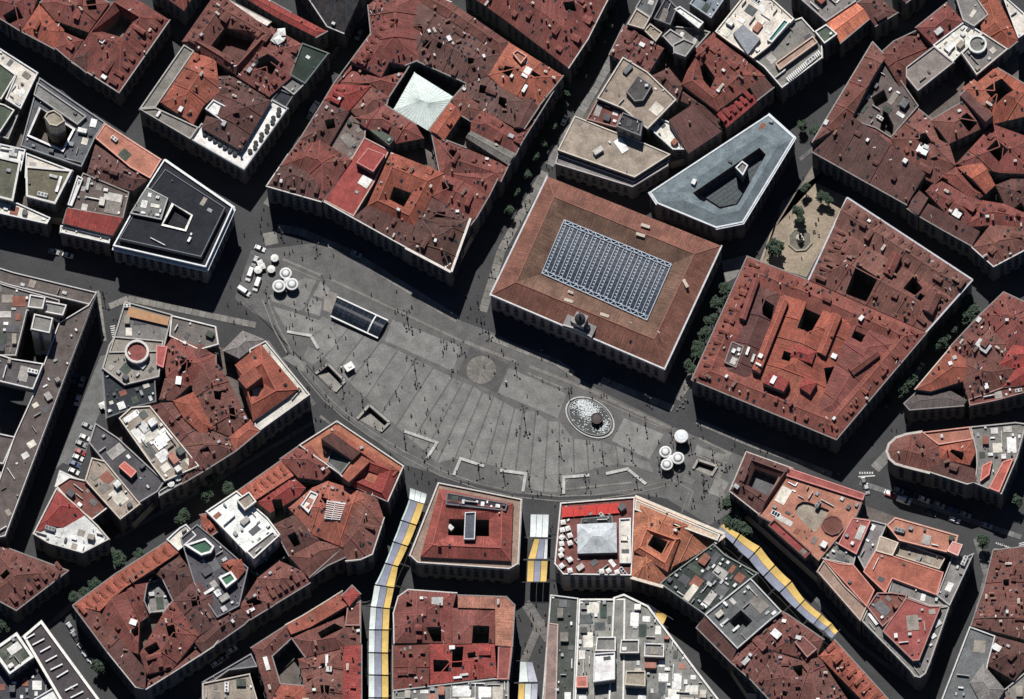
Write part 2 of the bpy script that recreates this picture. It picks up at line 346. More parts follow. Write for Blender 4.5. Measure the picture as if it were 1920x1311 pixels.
CAMH = Vector((CAM.x, CAM.y)).normalized()
def build_lot(l):
    P = l.poly; n = len(P); h = l.h; o = l.o; rs = l.rs
    cx = sum(p[0] for p in P)/n; cy = sum(p[1] for p in P)/n
    root = empty('building', (cx, cy, 0)); tag(root, l.label, 'building', o.get('group'))
    wallc = o.get('wall', WALLS[rs.randrange(len(WALLS))])
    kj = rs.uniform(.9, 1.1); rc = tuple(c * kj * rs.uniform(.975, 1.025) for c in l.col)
    tile = l.ck in ('r', 'o', 'd', 'p', 'm') and l.kind != 'f'
    if l.kind == 'ring' and not isinstance(l.ck, str): tile = True
    if 'tile' in o: tile = o['tile']
    rm = M_TILE if tile else M_FLAT
    loc3 = lambda p, z: (p[0]-cx, p[1]-cy, z)
    wb = MB(); rb = MB()
    def wall(a, b, za, zb, z0): wb.face([loc3(a, z0), loc3(b, z0), loc3(b, zb), loc3(a, za)])
    zb = o.get('zb', 0.0)
    if l.kind == 'ring':
        I = l.inner; iz = o.get('iz', h); rz = o.get('rz', h + 4); t = o.get('rt', .5)
        Rg = getattr(l, 'ridge', None) or [(P[i][0]+(I[i][0]-P[i][0])*t, P[i][1]+(I[i][1]-P[i][1])*t) for i in range(n)]
        F = []; rb2 = MB()
        for i in range(n):
            j = (i+1) % n
            for kk, (A, B2, za, C, D, zc) in enumerate(((P[i], P[j], h, Rg[j], Rg[i], rz), (Rg[i], Rg[j], rz, I[j], I[i], iz))):
                L = math.hypot(B2[0]-A[0], B2[1]-A[1]) or 1; ux, uy = (B2[0]-A[0])/L, (B2[1]-A[1])/L
                pts = [loc3(A, za), loc3(B2, za), loc3(C, zc), loc3(D, zc)]
                uv = [((p[0]*ux+p[1]*uy), (-p[0]*uy+p[1]*ux)) for p in pts]
                tb_ = rb2 if (kk and 'icol' in o) else rb; tb_.face(pts[:3], 0, uv[:3]); tb_.face([pts[0], pts[2], pts[3]], 0, [uv[0], uv[2], uv[3]])
                nx, ny = -uy, ux; dd = (C[0]-A[0])*nx+(C[1]-A[1])*ny; dd = dd if abs(dd) > .1 else .1
                sl = (zc-za)/dd
                F.append(([A, B2, C, D], (sl*nx, sl*ny, za-sl*(nx*A[0]+ny*A[1])), (ux, uy)))
            wall(P[i], P[j], h, h, zb); wall(I[j], I[i], iz, iz, o.get('wz', 3))
        fl = MB(); fl.face([loc3(p, o.get('wz', 3)) for p in I]); fo = fl.build('courtyard_floor', M_FLAT, root, color=COL[o.get('wcol', 'g')])
        inn = [(I[(i+1) % n], I[i]) for i in range(n)]; ih = iz
        rid = MB()
        for i in range(n):
            j = (i+1) % n; rid.beam(loc3(Rg[i], rz+.03), loc3(Rg[j], rz+.03), .4, .16); rid.beam(loc3(P[i], h+.05), loc3(Rg[i], rz+.05), .36, .14)
    else:
        F = roof_faces(l); inn = []; ih = h
        rid = MB(); seen = set()
        A0 = abs(area(P))
        if tile and l.kind == 'h' and A0 > 260 and zb == 0 and o.get('auto', True):       # small light wells between the party walls
            for _ in range(int(A0/330)):
                for _t in range(12):
                    wx, wy = rs.uniform(min(p[0] for p in P), max(p[0] for p in P)), rs.uniform(min(p[1] for p in P), max(p[1] for p in P))
                    e0 = max(range(n), key=lambda e: math.dist(P[e], P[(e+1) % n])); aa = math.atan2(P[(e0+1) % n][1]-P[e0][1], P[(e0+1) % n][0]-P[e0][0]); hx, hy = rs.uniform(.9, 1.9), rs.uniform(.8, 1.6)
                    q4 = [(wx+x*math.cos(aa)-y*math.sin(aa), wy+x*math.sin(aa)+y*math.cos(aa)) for x, y in ((-hx, -hy), (hx, -hy), (hx, hy), (-hx, hy))]
                    if all(inside(p, P) and all(edist(p, P[e], P[(e+1) % n]) > 3.2 for e in range(n)) for p in q4) and not any(inside(p, w) for p in q4 for w, _z in l.wells) and not any(math.dist((wx, wy), w[0]) < 6 for w, _z in l.wells):
                        l.wells.append((q4, max(2.0, h-8))); break
        W2 = [w for w, _ in l.wells]
        strips = []; cuts = []
        if tile and A0 > 200 and o.get('auto', True):
            e0 = max(range(n), key=lambda e: math.dist(P[e], P[(e+1) % n])); a, b = P[e0], P[(e0+1) % n]; L0 = math.dist(a, b); ud = ((b[0]-a[0])/L0, (b[1]-a[1])/L0)
            us = [p[0]*ud[0]+p[1]*ud[1] for p in P]; k = min(us)+rs.uniform(6, 11)
            while k < max(us)-5: cuts.append(k); k += rs.uniform(7, 14)
        bnd = [-1e6]+cuts+[1e6]
        for k in range(len(bnd)-1):
            v = rs.uniform(.84, 1.14) if cuts else 1.0; j = rs.uniform(.94, 1.14) if cuts else 1.0; strips.append((bnd[k], bnd[k+1], MB(), (rc[0]*v, rc[1]*v*j, rc[2]*v*j)))
        for f, q, d in F:
            k = len(f)
            for i in range(k):
                a, b = f[i], f[(i+1) % k]
                if l.kind == 'h' and not any(edist(a, P[e], P[(e+1) % n]) < .01 and edist(b, P[e], P[(e+1) % n]) < .01 for e in range(n)):
                    key = (round((a[0]+b[0])*2), round((a[1]+b[1])*2))
                    if key not in seen and math.dist(a, b) > .6 and not any(inside(((a[0]+b[0])/2, (a[1]+b[1])/2), w) for w in W2):
                        seen.add(key); za = q[0]*a[0]+q[1]*a[1]+q[2]; z2 = q[0]*b[0]+q[1]*b[1]+q[2]; rid.beam(loc3(a, za+.02), loc3(b, z2+.02), .36, .14)
            ps = [f]
            for w in W2: ps = [r for x in ps for r in subtract(x, w)]
            ps2 = []
            for f2 in ps:
                for k, (lo, hi, mb_, _c) in enumerate(strips):
                    g_ = f2
                    if cuts:
                        g_ = clip(clip(f2, ud[0], ud[1], -hi), -ud[0], -ud[1], lo)
                    if len(g_) > 2 and abs(area(g_)) > .01: ps2.append((g_, mb_))
            for f2, rb_ in ps2:
                z = lambda p: q[0]*p[0]+q[1]*p[1]+q[2]
                pts = [loc3(p, z(p)) for p in f2]
                rb_.face(pts, 0, [((p[0]*d[0]+p[1]*d[1]), (-p[0]*d[1]+p[1]*d[0])) for p in pts])
                m = len(f2)
                for i in range(m):
                    a, b = f2[i], f2[(i+1) % m]
                    if math.dist(a, b) < .02: continue
                    hit = False
                    for e in range(n):
                        if edist(a, P[e], P[(e+1) % n]) < .004 and edist(b, P[e], P[(e+1) % n]) < .004:
                            wall(a, b, z(a), z(b), zb); hit = True; break
                    if hit: continue
                    for w, wz in l.wells:
                        for e in range(len(w)):
                            if edist(a, w[e], w[(e+1) % len(w)]) < .004 and edist(b, w[e], w[(e+1) % len(w)]) < .004:
                                wall(a, b, z(a), z(b), wz); hit = True; break
                        if hit: break
        for w, wz in l.wells:
            fl = MB(); fl.face([loc3(p, wz) for p in w]); fl.build('courtyard_floor', M_FLAT, root, color=COL[o.get('wcol', 'g')])
            inn += [(w[(i+1) % len(w)], w[i]) for i in range(len(w))]
    wo = wb.build('wall', M_WALL, root, wallc)
    if l.kind == 'ring': ro = rb.build('roof', rm, root, rc)
    else:
        ro = None
        for lo, hi, mb_, c_ in strips:
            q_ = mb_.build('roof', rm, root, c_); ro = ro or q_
        for k in cuts:
            ln = clip(clip(list(P), ud[0], ud[1], -k-.01), -ud[0], -ud[1], k-.01)
            if len(ln) < 3: continue
            vd = (-ud[1], ud[0]); e = sorted(ln, key=lambda p: p[0]*vd[0]+p[1]*vd[1]); A_, B_ = e[0], e[-1]; m_ = max(2, int(math.dist(A_, B_)/1.2)); prev = None; pw = MB()
            for i in range(m_+1):
                t_ = .01+.98*i/m_; p = (A_[0]+(B_[0]-A_[0])*t_, A_[1]+(B_[1]-A_[1])*t_); q_ = zat(F, *p)
                if q_ is None or any(inside(p, w) for w, _ in l.wells):
                    prev = None; pw.build('party_wall', M_STONE, ro, rc); pw = MB(); continue
                c3 = (p[0]-cx, p[1]-cy, q_[0]+.12)
                if prev: pw.beam(prev, c3, .3, .55)
                prev = c3
            pw.build('party_wall', M_STONE, ro, tuple(c*rs.uniform(.9, 1.5) for c in rc))
    if l.kind == 'ring' and rb2.f: rb2.build('inner_roof', rm, root, o['icol'])
    if rid.f and tile: rid.build('ridge_cap', M_STONE, ro, tuple(min(1, c*1.25) for c in rc))
    # which edges look on to open space
    street = []
    for e in range(n):
        a, b = P[e], P[(e+1) % n]; L = math.dist(a, b)
        if L < .6: street.append(True); continue
        ux, uy = (b[0]-a[0])/L, (b[1]-a[1])/L; nx, ny = uy, -ux; cnt = 0
        for tt in (.15, .5, .85):
            q = (a[0]+(b[0]-a[0])*tt+nx*2.2, a[1]+(b[1]-a[1])*tt+ny*2.2)
            if not any(m is not l and m.h > h - 5 and inside(q, m.poly) for m in LOTS): cnt += 1
        far = 0
        for dist in (6.5, 8.5):
            for tt in (.2, .5, .8):
                q = (a[0]+(b[0]-a[0])*tt+nx*dist, a[1]+(b[1]-a[1])*tt+ny*dist)
                if not any(m is not l and m.h > h - 5 and inside(q, m.poly) for m in LOTS): far += 1
        street.append(cnt >= 2 and far >= 4)
    l.street = street
    cc = o.get('cor', (.25, .23, .22))
    if l.kind == 'f' or o.get('par'):
        pt = o.get('pt', .38); ph = o.get('ph', .85); pin = offset(P, pt); pb = MB(); po = offset(P, -.06)
        for i in range(n):
            j = (i+1) % n; z1 = h + ph
            pb.face([loc3(po[i], z1), loc3(po[j], z1), loc3(pin[j], z1), loc3(pin[i], z1)]); pb.face([loc3(po[i], h-.5), loc3(po[j], h-.5), loc3(po[j], z1), loc3(po[i], z1)])
            pb.face([loc3(pin[j], h+.01), loc3(pin[i], h+.01), loc3(pin[i], z1), loc3(pin[j], z1)])
        pb.build('parapet', M_STONE, root, o.get('pc', tuple(min(.7, c*1.5+.1) for c in rc)))
    if o.get('cornice', True) and zb == 0:
        cb = MB(); cw = o.get('cw', .3)
        for e in range(n):
            if not street[e]: continue
            a, b = P[e], P[(e+1) % n]; L = math.dist(a, b)
            if L < .2: continue
            ux, uy = (b[0]-a[0])/L, (b[1]-a[1])/L; nx, ny = uy, -ux; jz = .006*e; ins = .12
            q = [(a[0]-ux*.25-nx*ins, a[1]-uy*.25-ny*ins), (a[0]-ux*.25+nx*cw, a[1]-uy*.25+ny*cw), (b[0]+ux*.25+nx*cw, b[1]+uy*.25+ny*cw), (b[0]+ux*.25-nx*ins, b[1]+uy*.25-ny*ins)]
            cb = MB(); cb.prism([(p[0]-cx, p[1]-cy) for p in q][::-1], h-.55-jz+o.get('cz', 0), h+.10+jz+o.get('cz', 0), 0, True)
            cb.build('cornice', M_STONE, root, cc)
    # windows on walls that the view can see
    def windows(a, b, ztop, zbot, inner=False):
        L = math.dist(a, b)
        if L < 3.2: return
        ux, uy = (b[0]-a[0])/L, (b[1]-a[1])/L; nx, ny = uy, -ux
        if nx*CAMH.x + ny*CAMH.y < .12: return
        sp = o.get('wsp', 3.1); k = int((L-1.0)/sp)
        if k < 1: return
        off = (L-(k-1)*sp)/2; ang = math.atan2(-ny, -nx) - math.pi/2 + math.pi
        ang = math.atan2(ny, nx) - math.pi/2
        z = ztop - 3.3; fl = 0
        while z > zbot + (4.0 if not inner else .5) and fl < 6:
            me = SM['win'][1 if (inner or fl == 0) else 0]
            for i in range(k):
                x, y = a[0]+ux*(off+i*sp), a[1]+uy*(off+i*sp)
                if any(m is not l and m.h > z + 1.0 and inside((x+nx*.5, y+ny*.5), m.poly) for m in near): continue
                place('window', me, root, (x-cx+nx*.01, y-cy+ny*.01, z), ang, tuple(min(.4, c*1.35) for c in wallc))
            z -= 3.6; fl += 1
        if not inner and zbot == 0:
            sp2 = 4.2; k = int((L-.8)/sp2); off = (L-(k-1)*sp2)/2
            for i in range(k):
                x, y = a[0]+ux*(off+i*sp2), a[1]+uy*(off+i*sp2)
                if any(m is not l and inside((x+nx*.5, y+ny*.5), m.poly) for m in near): continue
                place('shopfront', SM['win'][2], root, (x-cx+nx*.01, y-cy+ny*.01, .1), ang, tuple(min(.4, c*1.2) for c in wallc))
    near = [m for m in LOTS if m is not l and math.dist((cx, cy), (sum(p[0] for p in m.poly)/len(m.poly), sum(p[1] for p in m.poly)/len(m.poly))) < 90]
    if o.get('win', True):
        for e in range(n):
            if street[e] or zb > 0 or True:
                windows(P[e], P[(e+1) % n], h, zb)
        for a, b in inn:
            if math.dist(a, b) > 5: windows(a, b, ih, max(0, ih-9), True)
    # dormers
    def put(me, x, y, z, rz, name, col=None, rx=0.0, sc=None): return place(name, me, ro, (x-cx, y-cy, z), rz, col, rx, sc)
    occ = []
    def free(x, y, r):
        if any(math.dist((x, y), (q[0], q[1])) < r+q[2] for q in occ): return False
        if any(inside((x, y), w) for w, _ in l.wells): return False
        return True
    dm = o.get('dorm', 0)
    edges = []
    if dm and not isinstance(dm, (list, tuple)): edges = [(e, None) for e in range(n) if street[e]]
    elif dm: edges = [(eidx(l, q[0]), q[1]) for q in dm]
    for e, cnt in edges:
        a, b = P[e], P[(e+1) % n]; L = math.dist(a, b); ux, uy = (b[0]-a[0])/L, (b[1]-a[1])/L; nx, ny = -uy, ux
        k = cnt or int((L-4)/dm)
        for i in range(k):
            s = L*(i+.5)/k if cnt else 3 + (L-6)*(i+.5)/k
            for r in range(o.get('drow', 1)):
                ins = o.get('din', 2.0) + r*3.4
                x, y = a[0]+ux*s+nx*ins, a[1]+uy*s+ny*ins; q = zat(F, x, y)
                if q is None or not free(x, y, .4): continue
                put(SM['dorm'][rs.random() < .3], x, y, q[0]-.05, math.atan2(uy, ux), 'dormer', rc); occ.append((x, y, 1.1))
    # scattered roof furniture
    A = abs(area(P)); cl = o.get('cl', 1.0)
    if l.kind == 'ring': A -= abs(area(l.inner))
    xs = [p[0] for p in P]; ys = [p[1] for p in P]
    def rnd(r):
        for _ in range(30):
            x, y = rs.uniform(min(xs), max(xs)), rs.uniform(min(ys), max(ys))
            if not inside((x, y), P) or (l.kind == 'ring' and inside((x, y), l.inner)): continue
            if any(edist((x, y), P[e], P[(e+1) % n]) < r*.8 for e in range(n)) or not free(x, y, r): continue
            if l.kind == 'ring' and any(edist((x, y), l.inner[e], l.inner[(e+1) % n]) < r*.6 for e in range(n)): continue
            if any(m is not l and m.h > h - 1 and inside((x, y), m.poly) for m in near): continue
            q = zat(F, x, y)
            if q: occ.append((x, y, r)); return x, y, q
        return None
    def fits(x, y, rz, hx, hy):
        c, q = math.cos(rz), math.sin(rz)
        for ax, ay in ((-hx, -hy), (hx, -hy), (hx, hy), (-hx, hy)):
            p = (x+ax*c-ay*q, y+ax*q+ay*c)
            if not inside(p, P) or any(inside(p, w) for w, _ in l.wells) or (l.kind == 'ring' and inside(p, l.inner)): return False
            if any(m is not l and m.h > h - 1 and inside(p, m.poly) for m in near): return False
        return True
    ea = P[0], P[1]; ori = math.atan2(ea[1][1]-ea[0][1], ea[1][0]-ea[0][0])
    if tile:
        for _ in range(int(A/62*cl+rs.random())):
            g = rnd(.7)
            if g: k_ = rs.uniform(.55, 1.05); put(SM['chim'][rs.choice([0, 0, 1, 2, 2, 3])], g[0], g[1], g[2][0], ori+rs.choice([0, math.pi/2]), 'chimney', sc=(k_*rs.uniform(.8, 1.3), k_, rs.uniform(.6, 1.15)), col= rs.choice([rc, rc, (.30, .17, .13), (.24, .15, .12), (.55, .5, .44), (.2, .14, .12)]))
        for _ in range(int(A/125*cl+rs.random())):
            g = rnd(1.5)
            if g:
                q = g[2][1]; az = math.atan2(q[1], q[0]) if math.hypot(q[0], q[1]) > .01 else ori
                az += rs.choice([0, 0, math.pi/2]); ai = rs.randrange(4); hx = (1.3, 1.8, .9, 2.5)[ai]
                if fits(g[0], g[1], az, hx+.4, 1.5): kv = rs.uniform(.8, 1.25); put(SM['attic'][ai], g[0], g[1], g[2][0]-rs.uniform(0, .5), az, 'attic', tuple(c*kv for c in rc), 0, (rs.uniform(.6, 1.1), rs.uniform(.6, 1.15), rs.uniform(.75, 1.1)))
        for _ in range(int(A/90*cl+rs.random())):
            g = rnd(.7)
            if g:
                q = g[2][1]; sl = math.hypot(q[0], q[1]); az = math.atan2(q[1], q[0])-math.pi/2 if sl > .01 else ori
                put(SM['sky'], g[0], g[1], g[2][0]+.02, az, 'skylight', None, math.atan(sl))
        for _ in range(int(A/120*cl+rs.random())):
            g = rnd(.4)
            if g: put(SM['vent'], g[0], g[1], g[2][0], 0, 'vent_pipe')
        for _ in range(int(A/420*cl+rs.random())):
            g = rnd(.9)
            if g: put(SM['ac'][rs.choice([0, 3, 0, 4])], g[0], g[1], g[2][0]+.1, ori, 'air_conditioner', rs.choice([(.55, .56, .55), (.7, .7, .68), (.35, .36, .37)]))
        for _ in range(int(A/300*cl+rs.random())):
            g = rnd(.5)
            if g: put(SM['aer'], g[0], g[1], g[2][0], rs.uniform(0, 3), 'aerial')
    else:
        big = A > 80
        PAL = [(.30, .27, .23), (.14, .14, .145), (.5, .48, .44), (.72, .71, .68), (.22, .20, .18), (.07, .085, .07), (.26, .11, .08), (.62, .58, .5), (.10, .10, .11), (.36, .34, .32)]
        if o.get('pal') == 'w': PAL = [(.76, .75, .72), (.72, .70, .64), (.76, .76, .74), (.66, .63, .56), (.06, .08, .07), (.12, .125, .12), (.74, .73, .7), (.36, .17, .13), (.5, .46, .4), (.10, .11, .11)]
        def block(nm, n_, sx, sy, sz, rad, pal=PAL):
            for _ in range(n_):
                g = rnd(rad)
                if not g: continue
                x0, y0, z0 = rs.uniform(*sx), rs.uniform(*sy), rs.uniform(*sz)
                rz_ = ori + rs.choice([0, math.pi/2])
                if not fits(g[0], g[1], rz_, x0/2+.5, y0/2+.5): x0 *= .5; y0 *= .6
                if not fits(g[0], g[1], rz_, x0/2+.3, y0/2+.3): continue
                put(SM['unit'], g[0], g[1], g[2][0], rz_, nm, rs.choice(pal), 0, (x0, y0, z0))
        block('roof_deck', int(A/75*min(cl, 2)+rs.random()*.8), (2.5, 6.5), (2, 4.5), (.12, .3), 2.0)
        block('plant_room', int(A/150*min(cl, 2.5)+rs.random()*.6), (1.8, 4.2), (1.6, 3.0), (1.2, 2.8), 1.9)
        block('screen_wall', int(A/(90 if o.get('pal') != 'w' else 38)*min(cl, 2)+rs.random()*.6), (2.5, 7 if o.get('pal') == 'w' else 6), (.22, .34), (.8, 1.5), 1.4, [(.7, .69, .66), (.5, .48, .45), (.3, .28, .26)])
        block('roof_box', int(A/45*cl+rs.random()), (.6, 1.9), (.5, 1.3), (.4, 1.3), .9, [(.72, .72, .7), (.5, .51, .5), (.3, .31, .32), (.12, .12, .13), (.75, .75, .74)])
        for _ in range(int(A/160*cl+rs.random())):
            g = rnd(1.5)
            if g: put(SM['ac'][rs.choice([0, 1, 4, 2] if big else [0, 3, 0])], g[0], g[1], g[2][0], ori+rs.choice([0, math.pi/2]), 'air_conditioner', rs.choice([(.5, .51, .5), (.72, .72, .70), (.25, .26, .27)]))
        for _ in range(int(A/420*cl+rs.random()*.6)):
            g = rnd(1.6)
            if g: put(SM['flsky'], g[0], g[1], g[2][0], ori, 'roof_light', None, 0, (rs.uniform(.7, 1.5), rs.uniform(.7, 1.3), 1))
        for _ in range(int(A/500*cl+rs.random()*.5)):
            g = rnd(1.4)
            if g: put(SM['duct'], g[0], g[1], g[2][0]+.5, ori+rs.choice([0, 1.57, 3.14]), 'duct', None, 0, (rs.uniform(.6, 1.5), rs.uniform(.5, 1.6), 1))
        for _ in range(int(A/130*cl+rs.random())):
            g = rnd(.4)
            if g: put(SM['vent'], g[0], g[1], g[2][0], 0, 'vent_pipe')
    for s in o.get('chims', []):                 # chimneys read from the photograph
        t, ss = s
        for x, y in px(t, ss):
            p = W(x, y, h + 2); q = zat(F, p.x, p.y)
            if q: put(SM['chim'][3], p.x, p.y, q[0], ori, 'chimney', (.66, .58, .48))
    l.root = root; l.roof = ro; l.F = F; l.base = (cx, cy)
    return l
# ------------------------------------------------------------------ buildings: every lot of every block (roof outline read at eave height)
# block at the top left corner
B('brown tiled corner house with a row of dormers, top left block', '11', 17, '985,-10 1225,145 860,668 520,450', 'ring', 'r', inner='790,50 965,150 880,270 690,215', rt=.8, rz=21, wz=9, wcol='y', dorm=[(1, 9)], cor=(.34,.32,.30))
B('dark brown tiled house beside the corner house, top left block', '11', 17, '505,430 625,525 725,365 600,290', 'h', 'd')
B('small red tiled house with a slatted skylight, top left block', '11', 17.5, '400,345 505,435 600,290 460,230', 'h', 'r')
B('orange tiled house with hipped roof facing the dark street, top left', '11', 17, '150,225 395,355 465,215 400,150 290,20', 'h', 'o')
B('red tiled rear house with deep light well, top left block', '11', 18, '290,20 400,150 640,235 790,20 640,-60 380,-60', 'h', 'r', wells=[('11', '620,10 690,-10 700,70 640,80')])
B('brown house at the very top left corner of the picture', '11', 17, '-120,-80 300,-80 235,90 150,225 60,170 -120,60', 'h', 'r', wells=[('11', '20,110 130,60 170,130 60,170')])
B('dark tiled house end at the top edge between two dark streets', '11', 18, '1090,-90 1330,78 1520,-200 1250,-280', 'h', 'r')
# block below it, left edge
B('green flat roof with white parapet at the left edge', '11', 19, '-80,400 115,545 10,720 -80,700', 'f', 'n', pc=(.7,.68,.62), cl=.2)
B('pale roof terrace house with stacked white furniture, left edge', '11', 19, '0,355 275,530 150,790 40,720 115,545 -60,420', 'f', 'c', cl=1.8)
B('flat house with small green court beside the left edge', '11', 18.5, '-80,730 30,760 105,800 0,960 -80,960', 'f', 'n', pc=(.7,.68,.62), cl=.3)
B('narrow dark house between the pale terrace and the tower court', '11', 15, '40,740 150,790 60,1010 -20,980', 'f', 'y', cl=.4)
B('grey flat roofed block round a court with a rounded tower', '11', 17, '285,565 760,890 690,995 590,1210 150,1060 250,690', 'f', (.10,.105,.115), wells=[('11', '295,785 525,935 450,1080 210,975', 4)], wcol='b', cl=.5)
B('beige roof strip along the street above the rounded tower court', '11', 18.2, '270,600 625,845 560,905 245,690', 'f', 'y', zb=15, cl=.2)
B('tall cream tower with rounded end rising from its court', '11', 28, '322,850 345,815 390,800 440,835 468,878 410,915 360,905', 'f', 'b', wall=(.50,.44,.35), pc=(.5,.44,.36), cl=.3)
B('white rim round the rounded tower court', '11', 18.2, '283,770 545,930 457,1098 193,982', 'ring', 'w', inner='295,785 525,935 450,1080 210,975', rt=.5, rz=18.3, iz=18.2, wz=4, wcol='b', zb=16, tile=False, cl=0, cornice=False, win=False)
B('salmon plastered flat roof beside the dark corner building', '11', 18, '760,895 1165,1155 1085,1290 940,1210 690,1000', 'f', 's', ph=.4, cl=.15)
B('brown tiled rear houses below the salmon roof', '11', 17, '690,1040 950,1215 1085,1290 960,1380 620,1280', 'h', 'd', cl=2)
B('white roofed house with roof clutter, left edge', '11', 18, '-60,1030 185,1085 150,1240 -60,1200', 'f', 'w', cl=1.8)
B('white parapet house with pale terrace below the tower court', '11', 17.5, '190,1110 530,1240 500,1320 180,1290', 'f', 'c', cl=1.6)
B('flat grey green roof framed in white at the left edge', '21', 19, '-60,-110 150,-60 95,225 -60,185', 'f', (.12,.12,.09), pc=(.66,.64,.6), pt=.7, cl=.2)
B('olive flat roof framed by a broad white parapet', '21', 19, '185,-30 525,0 400,245 190,190', 'f', (.14,.125,.09), pc=(.66,.64,.6), pt=.7, cl=.25)
B('pale terrace tier of the house on the dark avenue, left edge', '21', 15, '-60,200 130,240 365,345 340,390 -60,300', 'f', 'c', cl=1.5)
B('dark red shed roof above a row of glazed dormers', '21', 18, '485,280 890,352 815,470 455,380', 's', 'p', e=2, cl=.1, sl=.25)
B('grey brown roof court between white terraces', '21', 17, '600,20 935,160 890,350 490,275', 'f', (.13,.10,.095), cl=1.5)
B('long white terrace with plants beside the grey court', '21', 18, '560,40 600,60 520,260 490,250', 'f', 'w', zb=14, cl=1)
B('step of white dormers below the dark red shed roof', '21', 15.5, '440,400 800,485 790,530 435,450', 'f', 'c', cl=2)
B('dark slate corner building with white stepped cornices', '', 19, '308,300 437,389 386,502 212,462 262,372', 'f', (.022,.024,.030), pc=(.80,.82,.82), pt=.45, ph=.9, cl=.0, cor=(.7,.72,.72), cw=1.0, cz=-1.6, wall=(.2,.2,.21))
B('upper dark tier of the slate corner building with framed court', '', 21.5, '310,318 422,390 377,482 224,448 264,380', 'f', (.022,.025,.032), pc=(.16,.18,.2), pt=.25, ph=.5, zb=18, wells=[('', '326,384 358,404 346,430 306,420', 8)], wcol='b', cl=.15)
B('white framed rim of the court on the slate building', '', 22.2, '322,380 362,403 349,434 302,423', 'ring', 'w', inner='326,384 358,404 346,430 306,420', rt=.5, rz=22.3, iz=22.2, wz=8, zb=20, tile=False, cl=0, cornice=False, win=False)
B('heap of white machinery on the party roof of the slate building', '21', 23, '1060,120 1215,200 1165,355 940,310', 'f', (.2,.2,.2), zb=17, cl=6, pal='w', ph=.3)
# block B, top
B('brown tiled house round a dark court, second block from left', '12', 19, '-150,300 100,-60 540,250 240,540', 'ring', 'm', inner='60,330 160,200 385,275 260,450', rt=.5, rz=22.5, wz=12, wcol='d', dorm=[(0, 7), (1, 8)])
B('pale translucent gallery roof along the upper street', '12', 17.5, '140,-25 495,160 465,195 120,0', 's', 'c', e=0, cl=0, tile=False)
B('long dark red roof at the top edge over the narrow street', '12', 18, '370,-60 640,90 900,225 820,270 540,130 230,-60', 'h', 'p', cl=.7)
B('dark roofed house under scaffolding at the top edge', '12', 19, '640,-200 1240,-200 1150,-40 1020,240 900,190', 'h', 'k', tile=True, cor=(.5,.45,.45), cl=.4)
B('red tiled house with white tent and light well, second block', '12', 18.5, '490,190 720,320 640,560 480,700 235,545 395,330', 'h', 'r', wells=[('12', '400,430 470,400 560,460 500,550 380,500')], cl=1.6)
B('netted dark green corner house of the second block', '12', 18, '720,315 912,388 740,610 630,545', 'f', (.03,.045,.035), cl=.3)
B('small dark flat roofed house on the diagonal street', '12', 17, '630,545 740,610 660,690 560,620', 'f', 'y', cl=1)
B('sunken dark roof beside the white terrace, second block', '12', 16, '560,650 660,690 600,785 500,720', 'f', 'k', cl=.5)
B('rear roofs and white boxes in the middle of the second block', '12', 17, '-60,560 235,545 480,700 360,830 100,740', 'h', 'd', cl=2.2)
B('grey band roof along the left street, second block', '', 18, '262,205 345,85 364,97 292,202', 'f', (.20,.18,.165), cl=.1)
B('grey band roof with white oval tank, second block', '', 18, '262,206 292,203 372,240 357,262', 'f', (.20,.18,.165), cl=.1)
B('orange hipped roof framed by grey bands, second block', '', 19.5, '301,192 364,98 405,112 412,172 382,198 362,232', 'h', 'o', zb=15)
B('white roof terrace with two rows of round tables, second block', '', 17, '357,262 378,232 446,285 510,188 540,204 458,320', 'f', 'w', cl=0, pc=(.4,.4,.4), cor=(.4,.4,.42))
B('brown attic roof enclosed by the white roof terrace', '', 20, '378,240 400,180 450,170 508,188 452,283', 'h', 'd', zb=15, cl=1)
B('white rooftop box in the middle of the second block', '', 22, '385,205 400,188 432,205 418,229', 'f', 'w', zb=16, cl=.5)
# block C, the large one above the square
B('red tiled house with cream dormers at the top of the diagonal street', '12', 20, '1360,-20 1240,210 1430,300 1560,60 1440,-60', 'h', 'r', dorm=[(0, 5)])
B('red tiled house with long dormers facing the diagonal street', '12', 19.5, '1240,210 1070,440 1290,560 1430,300', 'h', 'r', dorm=[(0, 5)], cl=1.3)
B('brown tiled house backing on to the white canopy court', '12', 19, '1070,440 945,610 1200,600 1345,700 1490,480 1290,560', 'h', 'r', wells=[('12', '1220,600 1330,680 1270,710 1190,650')])
B('bright red dormered house on the diagonal street', '12', 19.5, '945,610 880,720 1060,800 1220,620', 'h', 'p', dorm=[(0, 3)])
B('dark roofed house with pale terrace, diagonal street side', '12', 19, '880,720 700,1010 910,1060 1070,790', 'h', 'd', wells=[('12', '880,880 950,860 960,920 900,940')], cl=1.4)
B('brown tiled house beside the red plaster roof', '12', 19.5, '700,1010 560,1200 830,1311 960,1240 910,1060', 'h', 'r', wells=[('12', '770,1100 880,1070 850,1170 790,1190')])
B('striped dark corner house facing the paved junction', '', 19, '500,349 540,290 610,330 602,378', 'h', 'd', dorm=[(3, 4)], cor=(.6,.58,.55))
B('red tiled house behind the striped corner house', '', 19.5, '540,292 600,262 660,300 606,376', 'h', 'r')
B('long brown roof along the upper street of the large block', '13', 20, '120,-70 330,15 748,303 690,392 390,190 60,-20', 'h', 'm', cor=(.6,.56,.5), cl=.8)
B('patchwork brown roofs behind the white canopy court', '13', 19.5, '60,-20 390,190 690,392 600,545 440,600 60,430 -60,200', 'h', 'd', wells=[('13', '50,190 120,180 130,270 60,250'), ('13', '445,420 500,430 490,475 440,460')], cl=2, sl=.3)
